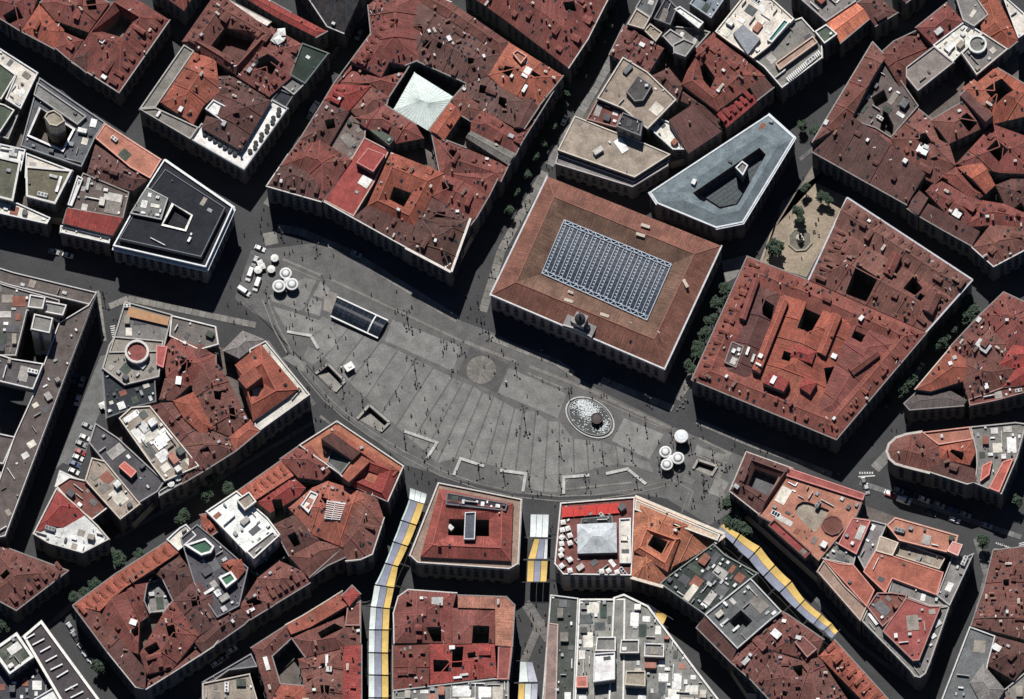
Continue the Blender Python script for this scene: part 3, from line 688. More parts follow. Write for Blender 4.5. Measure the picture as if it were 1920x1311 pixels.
B('brown roofs at the top edge left of the large block', '', 19.5, '690,10 740,-30 790,-10 790,110 760,122 700,110', 'h', 'r', cl=1.5)
B('orange tiled corner house with salmon roof terrace', '13', 20, '748,305 1140,548 960,772 700,640 600,545 690,395', 'h', 'o', cl=1.2, wells=[('13', '720,480 800,510 760,570 700,530')])
B('salmon roof terrace box on the upper street corner', '13', 24, '775,390 810,365 880,410 835,465', 'f', 's', zb=18, cl=.1)
B('brown roof with three small light wells, right of the canopy', '13', 19, '600,545 820,630 900,730 790,920 560,800 430,690 440,600', 'h', 'd', wells=[('13', '540,610 590,620 580,680 530,670'), ('13', '680,700 740,720 720,790 670,750'), ('13', '450,700 540,730 510,800 440,770')], cl=1.5, sl=.25)
B('dark ribbed roof above the tree lined street', '13', 20.5, '860,690 965,772 860,930 780,920', 'h', 'd', gab=[0, 2], cl=.4)
B('narrow house with white terrace clutter on the tree lined street', '13', 19, '860,930 965,775 1060,645 1070,660 850,1012 780,940', 'h', 'r', cl=1.6)
B('brown gabled house right of the dark canopy yard', '13', 19, '475,880 560,790 780,930 850,1012 800,1110 470,950', 'h', 'r', cl=1)
B('pale grey roofed house on the tree lined street', '13', 19.5, '435,995 475,945 800,1110 745,1195', 'h', 'y', tile=True, gab=[0, 2], cl=.6)
B('orange roof ridge right beside the white canopy', '13', 20, '325,735 405,830 280,1015 170,940', 'h', 'o', gab=[0, 2], cl=.4)
B('red brown house with square light well above the orange roof', '13', 19, '190,960 290,1012 440,1070 745,1195 690,1311 250,1260', 'h', 'r', wells=[('13', '300,1110 345,1080 390,1110 340,1170')], cl=1.2)
B('red plaster flat roof with raised red box', '', 19, '683,258 730,282 700,345 663,406 606,376 655,305', 'f', (.27,.062,.056), pc=(.5,.36,.32), ph=.35, cl=.1)
B('raised red box on the red plaster roof', '', 23, '668,305 690,278 722,290 700,322', 'f', (.27,.062,.056), zb=18, ph=.2, cl=.1)
B('bright orange hipped roof with square court', '', 19.5, '733,285 832,325 778,428 688,386', 'ring', 'o', inner='738,350 772,362 757,388 730,374', rt=.5, rz=22.5)
B('brown roof between the red dormered house and the white canopy', '12', 18.3, '1060,795 1210,615 1345,700 1325,770 1180,905', 'h', 'm', cl=1.2)
B('cluttered yard roofs left of the red plaster roof', '12', 17, '910,1060 1065,800 1180,910 1175,1000 1090,1135 960,1245', 'f', (.16,.12,.105), cl=2)
B('brown roof squeezed between the canopy and three small wells', '13', 18.4, '332,722 440,600 560,800 480,880 400,832', 'h', 'm', cl=1)
B('long pale skylight roof below the brown houses', '12', 18, '1170,910 1220,900 1390,1030 1350,1085', 's', 'n', tile=False, cl=.1)
B('brown house over the courtyard side of the white canopy', '12', 19, '1080,850 1320,760 1542,900 1600,1000 1390,1040 1170,920', 'h', 'r', cl=1, wells=[('12', '1060,830 1130,830 1150,880 1080,890')])
B('dark dormered roof band over the square facade, left part', '', 19, '606,377 663,407 690,387 778,427 762,464', 's', 'd', e=4, sl=.25, cor=(.62,.60,.56), cl=1.2)
B('dark roof on the plaza corner with pale terrace', '', 20, '762,464 785,405 880,410 845,508', 'h', 'd', cor=(.7,.66,.6), cw=.8, wells=[('23', '260,640 320,610 340,660 290,700', 18)], wcol='c', cl=1.2)
B('red tiled house with cluttered yard on the tree lined street', '23', 19, '250,20 420,70 600,190 510,345 390,300 190,185', 'h', 'r', wells=[('23', '260,80 350,110 340,160 270,140')])
B('brown pair of houses below the pale grey roof', '23', 19.5, '260,20 700,-10 600,192 420,80', 'h', 'r', cl=1)
B('brown rear roof touching the orange court roof', '23', 19, '60,400 180,190 400,290 510,345 440,430 140,430', 'h', 'd', wells=[('23', '200,310 290,300 290,370 220,380')], cl=1)
# top strip right of the large block
B('red tiled houses across the upper street, top edge', '13', 19, '430,-60 700,130 1180,490 1320,280 1440,40 1580,-220 600,-260', 'h', 'r', cl=1.5, wells=[('13', '1140,40 1220,30 1240,100 1160,100')], cor=(.5,.47,.44))
# block F, right of the tree lined street
B('beige flat roof of the corner shop with white edge', '', 17, '1046,282 1078,218 1140,243 1206,268 1257,290 1190,333', 'f', 'b', pc=(.62,.56,.48), ph=.5, cl=.15)
B('lower shadowed tier in front of the beige corner shop', '', 13.5, '1041,308 1046,290 1190,341 1255,300 1252,312 1186,352', 'f', 'y', cl=0)
B('upper beige roof deck with dark pavilion', '', 20, '1120,185 1168,108 1214,136 1268,188 1214,243 1168,205', 'f', (.29,.235,.185), pc=(.6,.56,.5), cl=.3)
B('dark slatted pavilion with white vents on the beige deck', '', 22.5, '1174,172 1196,141 1223,160 1206,188 1190,190', 'f', (.075,.07,.068), zb=19, ph=.2, cl=.3)
B('dark plant tower crowded with fan units', '', 23, '1156,238 1168,212 1206,228 1201,256', 'f', (.06,.06,.065), zb=12, cl=4)
B('pink and dark yard roof left of the plant tower', '', 17.5, '1100,225 1122,185 1168,207 1156,240', 'f', 'm', cl=2)
B('brown tiled house left of the beige decks', '14', 19, '115,180 405,350 290,535 10,395', 'h', 'm', cl=2.4, sl=.28)
B('beige flat box roof at the tree lined street, top', '14', 21, '205,65 305,130 260,215 140,180', 'f', 'b', cl=.1)
B('second smaller beige flat box roof at the top', '14', 20, '305,175 392,240 345,305 262,225', 'f', 'b', cl=.1)
B('grey roof with fan units at the top edge', '14', 19, '200,60 270,-60 380,-40 310,130', 'f', 'g', cl=3)
B('dark roof with rows of fans at the top edge', '14', 20, '330,140 420,-20 500,60 450,185', 'f', 'k', cl=3.5)
B('white and red awning roof at the top edge', '14', 20, '480,70 520,50 690,165 655,210', 'f', 'w', cl=.4)
B('solar panelled grey roof at the top edge', '14', 20, '590,30 660,-60 880,-60 745,135', 'f', 'z', cl=3)
B('lower grey yard roofs between the beige boxes', '14', 15, '430,190 650,210 740,235 640,350 400,245', 'f', 'y', cl=2)
B('tall plain grey roof box beside the red tiled court house', '14', 23, '470,325 550,285 632,322 560,415 475,385', 'f', 'y', cl=.1)
B('plain grey roof box behind the taller grey box', '14', 21, '395,265 450,215 555,280 470,345', 'f', 'y', cl=.15)
B('red tiled house round a deep dark court', '14', 18, '640,350 762,235 1135,550 790,805 530,610', 'ring', 'r', inner='650,490 700,455 775,560 740,640 690,580', rt=.5, rz=20.5, cl=1.6)
B('row of red dormers over the dark triangle street', '14', 16, '800,820 1062,680 1080,735 855,925', 's', 'p', e=2, sl=.3, dorm=[(2, 6)], cl=.2)
B('small brown end house on the triangle street', '14', 17, '1022,635 1130,560 1198,632 1078,725', 's', 'd', e=2, sl=.2, cl=.3)
B('broad plain brown roof above the grey triangle building', '14', 18, '440,885 612,770 822,950 580,1112', 's', 'd', e=2, sl=.18, cl=.3)
B('white awning terrace between the deck and the plain brown roof', '14', 16.5, '300,900 370,855 440,885 560,1085 470,1085 330,960', 'f', 'c', cl=1.5)
B('brown roof patch between deck and court house', '14', 17, '310,550 440,490 545,620 500,740', 'h', 'd', cl=1.6)
B('dark lane houses under the court house', '14', 15, '530,640 790,805 830,930 620,770 510,720', 'h', 'd', cl=1)
# bright terraces top right
B('cream roof terraces with long turquoise skylight', '14', 20, '775,232 985,-30 1180,-10 1345,140 1165,335 1050,425 880,310', 'f', 'c', pc=(.78,.74,.64), cl=1.2, pal='w')
PERG = B('terraced pale building with slatted pergola roof', '14', 18, '1050,430 1345,150 1400,130 1545,290 1550,420 1258,640 1128,490', 'f', 'y', pc=(.7,.68,.64), cl=.5)
B('turquoise long skylight on the cream terraces', '14', 21, '1150,292 1272,140 1312,165 1185,312', 'f', (.10,.27,.25), zb=19, pc=(.75,.74,.7), pt=.5, cl=0)
B('grey tent roof with white straps on the cream terraces', '14', 22, '905,240 975,178 1102,280 1010,395', 'h', (.24,.26,.28), zb=19, tile=False, sl=.15, cl=0)
B('long pink cream roof strip above the pergola', '14', 20, '1210,460 1480,265 1515,310 1240,510', 'f', 't', zb=16, cl=.1)
B('salmon orange gabled roof beside the white turret', '15', 18, '112,165 330,20 432,130 215,312', 'h', (.60,.20,.12), gab=[1, 3], tile=True, cl=.2)
B('white parapet turret at the end of the orange roof', '15', 21, '30,232 112,180 192,250 100,318', 'f', 'n', pc=(.75,.73,.7), zb=0, cl=.6)
B('brown roof at the top edge right of the salmon orange gable', '15', 18, '335,20 450,-60 630,90 468,190', 'h', 'd')
B('dark roofed house crossing the top edge near the right', '15', 20, '560,-300 960,-300 800,-60 690,20 600,-40', 'h', 'd')
B('dark flats with white terraces at the top edge', '15', 18, '-140,-60 320,-60 325,15 110,160 20,80', 'f', 'y', cl=1.5)
# large right hand block
B('long brown tiled wing with a line of skylights, left of big block', '15', 18, '12,1028 448,305 545,410 290,870', 'h', 'm', gab=[2], cl=.5, cor=(.3,.3,.28))
B('dark brown tiled wing with skylights over the dark street', '', 18, '1523,285 1596,226 1645,258 1735,332 1700,384', 's', 'd', e=4, sl=.3, cl=.6)
B('ribbed dark rooftop court inside the long tiled wings', '15', 16, '290,870 540,420 780,770 580,1000 470,930', 'f', (.12,.095,.09), wells=[('15', '530,760 600,900 590,1000 500,930'), ('15', '440,700 530,640 560,720 470,770')], cl=1)
B('brown tiled roofs beside the plain grey deck', '15', 18, '500,390 600,300 800,205 885,320 690,480 690,620 640,610', 'h', 'm', cl=1.2)
B('grey deck roof with two dark slots', '15', 20, '690,490 892,338 1035,455 775,662 690,560', 'f', (.22,.20,.185), cl=.4)
B('red brown roof behind the watermark corner, top right', '15', 19, '760,200 985,20 1110,160 890,330', 'h', 'r')
B('grey flat roof near the top right corner', '15', 20, '1040,-40 1195,-20 1285,110 1180,195 1100,150', 'f', 'y', cl=.4)
B('long reddish roof falling to the round terrace, top right', '15', 19, '1200,-60 1340,-40 1505,290 1430,352 1235,235', 'h', 'o', gab=[0], cl=.5)
B('pale deck with white ringed round terrace', '15', 21, '1090,388 1245,240 1425,358 1200,545', 'f', 'y', pc=(.6,.56,.5), cl=.6)
B('white ringed round terrace, top right corner', '15', 23, '1273,322 1268,347 1253,368 1231,382 1205,387 1179,382 1157,368 1142,347 1137,322 1142,297 1157,276 1179,262 1205,257 1231,262 1253,276 1268,297', 'f', (.2,.2,.19), zb=20, pc=(.7,.72,.68), pt=.7, ph=.8, cl=.5)
B('cluttered white roof beside the round terrace', '15', 19, '885,330 1110,160 1240,240 1090,388 1030,450', 'f', 'c', cl=3)
B('bright white roof in the top right corner', '15', 20, '1380,-40 1542,100 1560,240 1500,280', 'f', 'c', cl=1)
B('orange roof round a square dark court, right edge', '15', 18, '1092,640 1315,470 1600,640 1600,830 1310,900 1200,825', 'h', 'o', wells=[('15', '1255,660 1380,570 1465,660 1340,765')], cl=.8)
B('brown roof with lozenge court in the big right block', '15', 18, '870,870 1092,740 1312,895 1000,1040', 'h', 'm', wells=[('15', '1065,870 1130,815 1205,890 1145,950')], cl=.8)
B('dark shed wing between two courts, right block', '15', 18.6, '1080,690 1120,650 1318,880 1265,930', 's', 'd', e=0, cl=.2)
B('reddish roof with court and white awning, right edge', '15', 18.5, '1050,1185 1318,898 1600,1000 1600,1260 1370,1250', 'h', 'r', wells=[('15', '1270,1090 1340,1020 1430,1100 1360,1175')], cl=1)
B('patch of brown roofs in the heart of the right block', '15', 17.5, '580,1000 780,790 880,870 1000,1040 1050,1190 900,1330 700,1235', 'h', 'm', wells=[('15', '750,1000 830,970 880,1040 810,1080'), ('15', '880,900 960,960 1000,1040 930,1010')], cl=1.6)
B('brown roofs with pale dormer below the ribbed court', '15', 18, '290,870 470,940 580,1010 700,1240 560,1180', 'h', 'm', cl=.8)
B('orange gabled roof running down the right block', '25', 18.5, '1060,-20 1215,-90 1335,105 1265,170', 'h', 'o', gab=[1, 3], cl=.3)
B('brown roof with white awning terrace, right block', '25', 18, '830,150 925,50 1140,185 1245,215 1120,405 1000,330', 'h', 'r', cl=1.3)
B('dark street wing below the white awning terrace', '25', 17.5, '785,330 850,248 1225,452 1165,545 940,420', 's', 'd', e=4, sl=.3, cl=.8)
B('small dark brown roof at the end of the long wing', '25', 18, '700,275 770,130 850,205 778,328', 's', 'd', e=0, sl=.2, cl=.4)
B('pointed red brown corner roof on the crossing, right block', '25', 18, '1168,555 1300,388 1600,420 1600,545 1322,692', 'h', 'm', cl=1.2, cor=(.6,.58,.56))
B('broken red roofs with glass boxes, right edge', '25', 18, '1245,215 1400,240 1600,330 1600,430 1300,395 1125,405', 'h', 'r', cl=2.2, wells=[('25', '1230,470 1330,450 1350,500 1280,520')])
B('shaded roofs at the right edge below the dark court', '25', 17, '1335,105 1450,60 1600,60 1600,330 1400,240', 'h', 'd', cl=1.5, wells=[('25', '1420,300 1520,230 1560,280 1470,340')])
B('rear roofs between the white awning and the orange gable', '25', 17, '900,20 1070,-40 1265,170 1200,215 1140,185', 'h', 'r', cl=1)
# the two tiled blocks right of the post office building
B('brown tiled wing with comb of dormers and white gutter, sandy square block', '25', 18, '265,200 1165,790 1040,930 172,395', 'h', (.155,.072,.060), tile=True, dorm=[(0, 14)], gab=[3], cor=(.5,.5,.53), cw=.5, cl=1.0)
B('broad brown roof with two dark wells beside the sandy square', '25', 18, '172,395 1040,930 832,1165 -12,790', 'h', (.165,.072,.058), tile=True, sl=.36, wells=[('25', '335,690 490,790 402,945 250,885'), ('25', '740,760 810,850 755,912 668,862')], dorm=[(3, 6), (1, 4)], cor=(.5,.5,.53), cw=.5, cl=1.1)
B('orange red tiled block facing the square, with rows of dormers', '', 18, '1297,712 1401,481 1511,524 1737,624 1568,824', 'ring', (.215,.073,.056), ins=10.5, rt=.5, rz=20.5, iz=18.3, wz=2, dorm=[(0, 11), (1, 4), (3, 9)], cor=(.24,.22,.21), cl=1.0)
B('red inner roof with small yard on the left of the tiled block', '', 18.3, '1352,702 1422,530 1466,547 1402,722', 'h', 'd', zb=2, sl=.36, wells=[('', '1428,560 1452,572 1446,600 1430,590')], cl=1.3, cornice=False)
B('orange inner roof with three wells in the tiled block', '', 18.3, '1466,547 1512,556 1602,597 1528,775 1402,722', 'h', 'o', zb=2, sl=.3, cap=4, wells=[('', '1513,566 1545,580 1520,630 1495,618'), ('', '1545,690 1568,685 1568,706 1550,720'), ('', '1470,660 1486,667 1480,682 1465,676')], cl=1.2, cornice=False)
B('red inner roof with dark yard at the right of the tiled block', '', 18.3, '1602,597 1702,640 1569,788 1528,775', 'h', 'r', zb=2, sl=.34, wells=[('', '1606,610 1629,618 1615,644 1596,632')], cl=1.2, cornice=False)
B('orange attic ridge on the tiled block facing the square', '', 22.6, '1463,560 1478,566 1425,700 1410,692', 'h', 'o', zb=19, gab=[0, 2], cl=.1)
B('narrow red attic gable near the top corner of the tiled block', '', 21.6, '1412,520 1424,524 1398,600 1386,596', 'h', 'r', zb=18, gab=[0, 2], cl=.3)
B('long orange attic gable beside the right well of the tiled block', '', 22.0, '1560,585 1578,593 1548,668 1531,660', 'h', 'o', zb=18, gab=[0, 2], cl=.3)
B('short red attic gable above the lower corner of the tiled block', '', 21.8, '1590,690 1640,655 1650,666 1600,704', 'h', 'r', zb=18, gab=[1, 3], cl=.3)
B('stepped red attic in the middle of the tiled block', '', 22.4, '1490,645 1530,660 1522,682 1482,668', 'h', 'p', zb=18, cl=.4)
B('dark machine yard with fan units on the tiled block', '', 19.8, '1372,640 1395,650 1380,690 1358,680', 'f', (.10,.07,.065), zb=17, ph=.4, cl=4)
B('red attic ridge between the wells of the brown roof', '', 21.8, '1672,470 1690,480 1672,520 1656,510', 'h', 'r', zb=18, gab=[0, 2], cl=.3)
B('brown attic ridge near the right end of the brown roof', '', 21.5, '1745,545 1765,555 1748,590 1730,580', 'h', 'm', zb=18, gab=[0, 2], cl=.3)
B('red square penthouse on the tiled block facing the square', '34', 24, '1120,300 1172,212 1312,285 1270,362', 'h', 'p', zb=18, sl=.15, cl=0)
B('red attic with glazed end on the tiled block, lower right', '34', 22.5, '1385,335 1420,250 1510,300 1460,385', 'h', 'p', zb=18, cl=.2)
# right edge, middle
B('red roofs with white awnings at the right edge', '', 18, '1836,592 1882,548 1950,580 1950,655 1886,655', 'h', 'r', cl=1.5)
B('brown and white terraced roofs along the leafy street', '', 17.5, '1780,652 1836,592 1900,645 1858,702', 'h', 'm', cl=2.2)
B('orange roof with cream edge band on the leafy street', '', 18, '1716,730 1782,652 1835,690 1805,715 1745,734', 'h', 'o', cl=.5, cor=(.6,.52,.44))
B('dark low roof over the columned front, right side', '35', 15.5, '676,450 765,370 1000,350 1130,425 1105,465 715,495', 'h', (.10,.085,.08), tile=True, sl=.2, cl=.2)
B('brown jumble of roofs behind the columned front', '35', 17.5, '1050,130 1270,90 1490,190 1390,330 1140,420 1090,260', 'h', 'm', wells=[('35', '1240,150 1320,120 1360,170 1290,210')], cl=2)
B('pink and dark roof end behind the rounded nose block', '35', 17, '1140,425 1390,335 1600,310 1600,360 1350,430 1150,470', 'f', 'm', cl=1)
B('red roofs of the right edge above the rounded block', '35', 18, '1390,330 1490,190 1600,150 1600,310', 'h', 'p', cl=1.2)
B('red roof strip of the right edge beside white awnings', '', 18.5, '1900,645 1950,655 1950,700 1900,690 1860,702', 'h', 'p', cl=.8)
B('rounded nose building with brown roof and dormer windows', '35', 19, '805,660 690,678 620,702 572,745 556,795 575,845 615,880 700,905 860,945 935,885 925,760', 'h', 'm', cap=2.5, cl=.6, cor=(.5,.46,.42), cw=.8)
B('salmon terrace strip of the rounded building', '35', 18.6, '805,662 1150,622 1172,712 925,752', 'f', 's', cl=.3)
B('orange roof with square well on the rounded building', '35', 19, '925,762 1172,715 1192,805 1150,895 935,850', 'h', 'o', wells=[('35', '1005,800 1020,780 1110,810 1095,860')], cl=.6)
B('brown sloping roof over the ornate lower facade', '35', 19, '865,945 935,855 1185,930 1200,1010 1130,1030', 's', 'd', e=4, sl=.25, cl=.5, cor=(.5,.47,.43))
B('grey rear terraces of the rounded block', '35', 18, '1155,622 1480,590 1560,600 1490,850 1380,1110 1185,1030 1200,900 1195,800', 'f', 'y', cl=2)
B('long red roof at the right end of the rounded block', '35', 20, '1390,870 1465,848 1362,1092 1288,1062', 'f', (.42,.12,.09), zb=16, ph=.3, cl=.2)
B('short red roof beside the long red roof', '35', 20, '1242,900 1312,865 1290,965 1225,1015', 'f', (.40,.11,.085), zb=16, ph=.3, cl=.2)
# lower right triangular block
B('dark brown corner roof round a sunken court, lower right block', '34', 18, '1000,800 1335,920 1100,1255 880,1082', 'ring', 'd', inner='1062,920 1240,990 1160,1120 1010,1040', rt=.6, rz=21, wz=14, cor=(.5,.45,.41))
B('salmon flat roof with a long stadium shaped light court', '', 18, '1462,892 1622,927 1605,968 1535,1052 1470,992 1422,966', 'f', 's', wells=[('', '1491,952 1496,944 1505,939 1516,940 1555,955 1545,975 1528,997 1505,977 1493,962', 16.8)], ph=.4, pc=(.35,.2,.16), wcol='b', cl=.5)
B('red parapet band along the shaded avenue, lower right block', '', 19, '1480,878 1622,926 1618,938 1474,892', 'f', (.34,.10,.085), zb=10, ph=.2, cl=0)
B('round turret roof on the triangular block', '', 18.5, '1540,985 1546,973 1558,967 1570,969 1579,978 1580,990 1573,1000 1560,1004 1547,998', 'f', 'm', cl=.8, ph=.35, pc=(.2,.1,.085))
B('dark yard roof below the salmon flat roof, triangular block', '45', 16.8, '-60,120 60,90 200,190 330,265 310,345 100,305 -40,250', 'f', 'y', cl=1.2)
B('sunken red strip beside the stadium shaped court', '', 18.5, '1440,986 1452,975 1521,1036 1510,1048', 'f', (.27,.06,.06), zb=16, ph=.9, pc=(.16,.08,.07), cl=.6)
B('red roof with two black slots, triangular block', '45', 19, '198,190 300,0 435,20 330,265', 'f', (.36,.12,.10), ph=.3, cl=.8)
B('dark slot yard roof between two red roofs', '45', 16.5, '330,265 435,20 550,50 470,240 390,380', 'f', 'y', cl=1)
B('salmon street roof with black vents, triangular block', '45', 18.5, '550,55 612,0 1065,130 1030,262 640,165', 'f', 's', ph=.5, cl=.4)
B('beige roof patch beside the black glazed well', '45', 18, '500,130 635,180 592,275 470,240', 'f', (.40,.31,.24), ph=.2, cl=.05)
B('orange seamed roof with glazed well, triangular block', '45', 17.5, '380,390 468,240 592,275 960,395 912,560 590,440 540,545', 'f', (.33,.115,.08), ph=.3, cl=.25)
B('glazed well floor between the salmon and orange roofs', '45', 15, '600,270 650,175 975,290 930,375', 'f', 'b', cl=.6)
B('orange long roof strip along the awning street', '45', 18, '95,300 205,330 310,340 462,525 405,645', 'f', (.33,.115,.08), ph=.3, cl=.3)
B('grey roof strip ends of the triangular block', '45', 17, '45,390 95,310 250,500 405,645 360,750', 'f', 't', cl=.1)
B('pink box on the corner of the salmon street roof', '45', 22, '985,240 1025,170 1098,195 1065,275', 'f', (.48,.22,.19), zb=17, ph=.2, cl=0)
B('white edged roof strip with tall awnings, triangular block', '45', 17, '912,565 1030,262 1110,290 1180,260 1005,640', 'f', 'y', cl=.8)
B('brown yard roofs above the red terrace tip', '45', 17.5, '410,650 480,545 590,545 700,560 640,680 520,790', 'f', 'm', cl=1.2)
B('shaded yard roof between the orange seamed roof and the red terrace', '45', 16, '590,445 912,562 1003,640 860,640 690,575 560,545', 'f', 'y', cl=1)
B('red roof terrace at the pointed tip, lower right', '45', 19, '520,820 690,580 860,640 942,640 850,865 785,1030 740,1035', 'f', (.29,.085,.076), pc=(.36,.2,.17), ph=.4, cl=.6)
B('pointed base tier with white awnings round the red terrace', '45', 16, '370,750 415,650 540,700 1005,640 860,1060 830,1130 790,1160 750,1150 720,1110', 'f', 'y', pc=(.45,.42,.4), cl=1)
# far right bottom
B('brown tiled house at the lower right edge', '45', 17, '1160,778 1250,520 1320,235 1620,200 1620,900', 'h', 'm', cl=2, sl=.25)
B('grey flat roof with blue tarpaulin, lower right edge', '45', 18, '938,1340 1150,790 1335,858 1280,1060 1240,1360', 'f', (.15,.155,.16), pc=(.6,.6,.58), cl=.3)
B('beige hipped roof in the lower right corner', '45', 19, '1150,1190 1245,1055 1405,1240 1330,1360 1240,1360', 'h', 'y', tile=True, cl=0)
B('dark roof with white awning box, lower right edge', '45', 18, '1325,850 1620,930 1620,1000 1470,1175 1270,1062', 'h', 'd', cl=1.2)
B('pale roofs in the lower right corner', '45', 16, '1400,1245 1480,1180 1620,1060 1620,1400 1340,1400', 'f', 'y', cl=1)
# hotel with red canopy and its neighbours
B('hotel with parasol terrace and red canopy on the square', '', 20, '1051,944 1190,933 1184,1080 1056,1078 1040,1058', 'f', 'm', pc=(.7,.68,.64), cl=.5, wall=(.5,.44,.4))
B('glazed attic with grey hipped roof on the hotel', '', 23, '1082,983 1156,980 1157,1036 1083,1038', 'h', (.56,.58,.59), zb=19, cl=.1, tile=False, cap=5, sl=.45)
B('dark slatted pergola above the grey hipped hotel attic', '43', 21.6, '1275,5 1495,-15 1502,45 1262,55', 'f', (.06,.065,.065), zb=20, ph=.2, cl=3)
B('dark slatted pergola below the grey hipped hotel attic', '43', 21.4, '1262,192 1508,192 1505,238 1262,240', 'f', (.07,.075,.07), zb=20, ph=.2, cl=3)
B('cream boxes at the right end of the hotel terrace', '44', 21.2, '82,10 165,5 165,330 86,330', 'f', 'c', zb=20, cl=2.5, pal='w')
B('cream roof band along the square side of the orange house', '', 21.0, '1192,937 1350,1003 1345,1014 1190,956', 'f', (.60,.44,.34), zb=18, ph=.3, cl=.1)
B('orange roofed house with cream street band beside the hotel', '', 20, '1191,933 1357,1003 1340,1016 1262,1062 1243,1098 1184,1081', 'h', (.46,.165,.10), tile=True, cap=2.6, cl=.2, cor=(.68,.60,.50), cw=1.0, wells=[('44', '285,205 330,130 450,190 392,272', 12)])
B('orange raised roof round a square court', '44', 22, '185,240 240,62 522,150 430,390', 'ring', (.46,.165,.10), inner='285,205 330,130 450,190 392,272', rt=.45, rz=24.2, zb=19, tile=True, cl=.05, cornice=False)
B('dark flat roof full of machines by the awning street', '44', 19, '430,430 762,190 842,268 1085,405 700,705 375,480', 'f', (.045,.055,.05), pc=(.22,.24,.22), cl=3.5)
B('grey stepped roof with framed skylight by the awning street', '44', 20, '700,705 1030,440 1255,680 1165,750 935,950', 'f', (.12,.125,.125), wells=[('44', '870,740 960,660 1045,740 955,830', 14)], pc=(.55,.55,.55), cl=.9)
B('red roof strip below the grey stepped roof', '44', 17.5, '640,795 705,715 935,955 890,1045', 's', 'd', e=3, cl=.4)
B('brown tiled roof with white boxes by the awning street', '44', 18, '935,955 1165,755 1260,690 1330,760 1200,965 1050,1185 890,1045', 'h', 'm', cl=2.2)
B('brown tiled roof with pink box in the lower right middle', '44', 18, '1260,680 1300,700 1560,880 1490,1050 1350,1000 1200,960', 'h', 'm', cl=1.6)
B('pink plaster box with scribbled roof marks', '44', 21, '1350,900 1410,855 1510,950 1440,1010', 'f', 'm', zb=17, ph=.3, cl=.3)
B('brown tiled roofs with dark yard at the lower edge, awning street', '44', 18, '1050,1190 1200,970 1490,1060 1542,1200 1500,1400 1250,1400', 'h', 'm', wells=[('44', '1320,1080 1400,1060 1450,1130 1380,1160')], cl=1.8)
B('orange tiled roof with big dormers at the lower edge', '45', 18, '60,1000 172,882 640,1400 470,1420', 'h', 'o', dorm=[(1, 9)], gab=[2], cl=.8)
B('brown roof with glass frames at the lower edge', '45', 17.5, '-60,920 20,850 60,1000 340,1400 -60,1400', 'h', 'm', cl=2.2)
# white block at the bottom
B('dark green strip roof with pink walkway at the bottom', '43', 19, '1050,560 1250,585 1215,1400 985,1400', 'f', (.075,.085,.075), pc=(.6,.6,.58), cl=.6)
B('pink grey walkway roof along the middle street', '43', 20, '1030,760 1105,770 1090,1400 1000,1400', 'f', (.27,.19,.165), zb=15, ph=.3, cl=0)
B('white cluttered department block at the bottom', '43', 19, '1255,590 1590,590 1580,1400 1220,1400', 'f', (.24,.235,.22), pc=(.75,.73,.68), cl=3.2, pt=.6, pal='w')
B('white framed terraces of the department block', '44', 19.5, '115,555 290,640 620,1080 880,1420 0,1420 40,580', 'f', (.24,.235,.22), pc=(.75,.73,.68), cl=3.2, pt=.6, pal='w')
B('tall white roof box on the department block', '43', 24, '1365,985 1515,975 1515,1170 1360,1190', 'f', 'w', zb=18, cl=.3)
B('grey framed roof box on the department block', '43', 22, '1385,865 1520,865 1520,965 1375,965', 'f', 'y', zb=18, pc=(.75,.73,.7), cl=.3)
B('tan roof box on the department block near the bottom edge', '44', 23, '130,1110 270,1110 270,1220 125,1210', 'f', 'b', zb=18, cl=0)
B('framed grey roof box pair on the department block', '44', 22, '95,885 225,885 225,980 85,980', 'f', 'y', zb=18, pc=(.7,.68,.64), cl=.2)
B('framed machine court on the department block', '44', 22, '265,910 405,915 405,1010 262,1005', 'f', 'y', zb=18, pc=(.7,.68,.64), cl=2)
B('red roof box on the department block', '43', 22, '1235,1150 1315,1145 1318,1225 1235,1225', 'f', (.42,.16,.12), zb=18, ph=.2, cl=0)
# between the two striped awning streets
B('red tiled house with octagon corner between awning streets', '43', 18, '-85,690 -50,570 20,520 370,545 345,640 335,905 -80,905', 'h', 'r', cor=(.6,.58,.55), wells=[('43', '150,800 260,790 260,890 200,890')], cl=1.2)
B('salmon roof front of the house on the middle street', '43', 18.5, '380,560 730,572 790,632 650,660 380,652', 's', 's', e=0, sl=.1, tile=True, cl=.2)
B('salmon roof side strip on the middle street', '43', 18.5, '650,660 790,632 772,932 650,925', 's', 's', e=1, sl=.1, tile=True, cl=.2)
B('plain red roof with dark glazed well, middle street', '43', 18, '340,652 650,662 645,905 340,912', 'h', 'r', wells=[('43', '490,780 608,778 602,905 478,915')], sl=.2, cl=.4)
B('red seamed roof with two yards between the awning streets', '43', 17.5, '180,912 645,907 662,1150 180,1205', 'h', 'p', wells=[('43', '200,1020 320,1030 315,1110 205,1110'), ('43', '340,930 420,925 410,1080 335,1080')], sl=.15, cl=1)
B('flat red roof with three vents on the middle street', '43', 18, '672,932 772,925 745,1168 665,1168', 'f', (.25,.08,.07), ph=.3, cl=.3)
B('red roofs with skylight ladder beside the curved awnings', '43', 17.5, '-90,925 180,915 172,1212 -90,1245', 'h', 'r', sl=.15, cl=1.5)
B('glass and white awning roofs at the bottom edge', '43', 17, '-90,1250 640,1165 745,1172 745,1400 -90,1400', 'f', 'y', cl=2.0, pal='w')
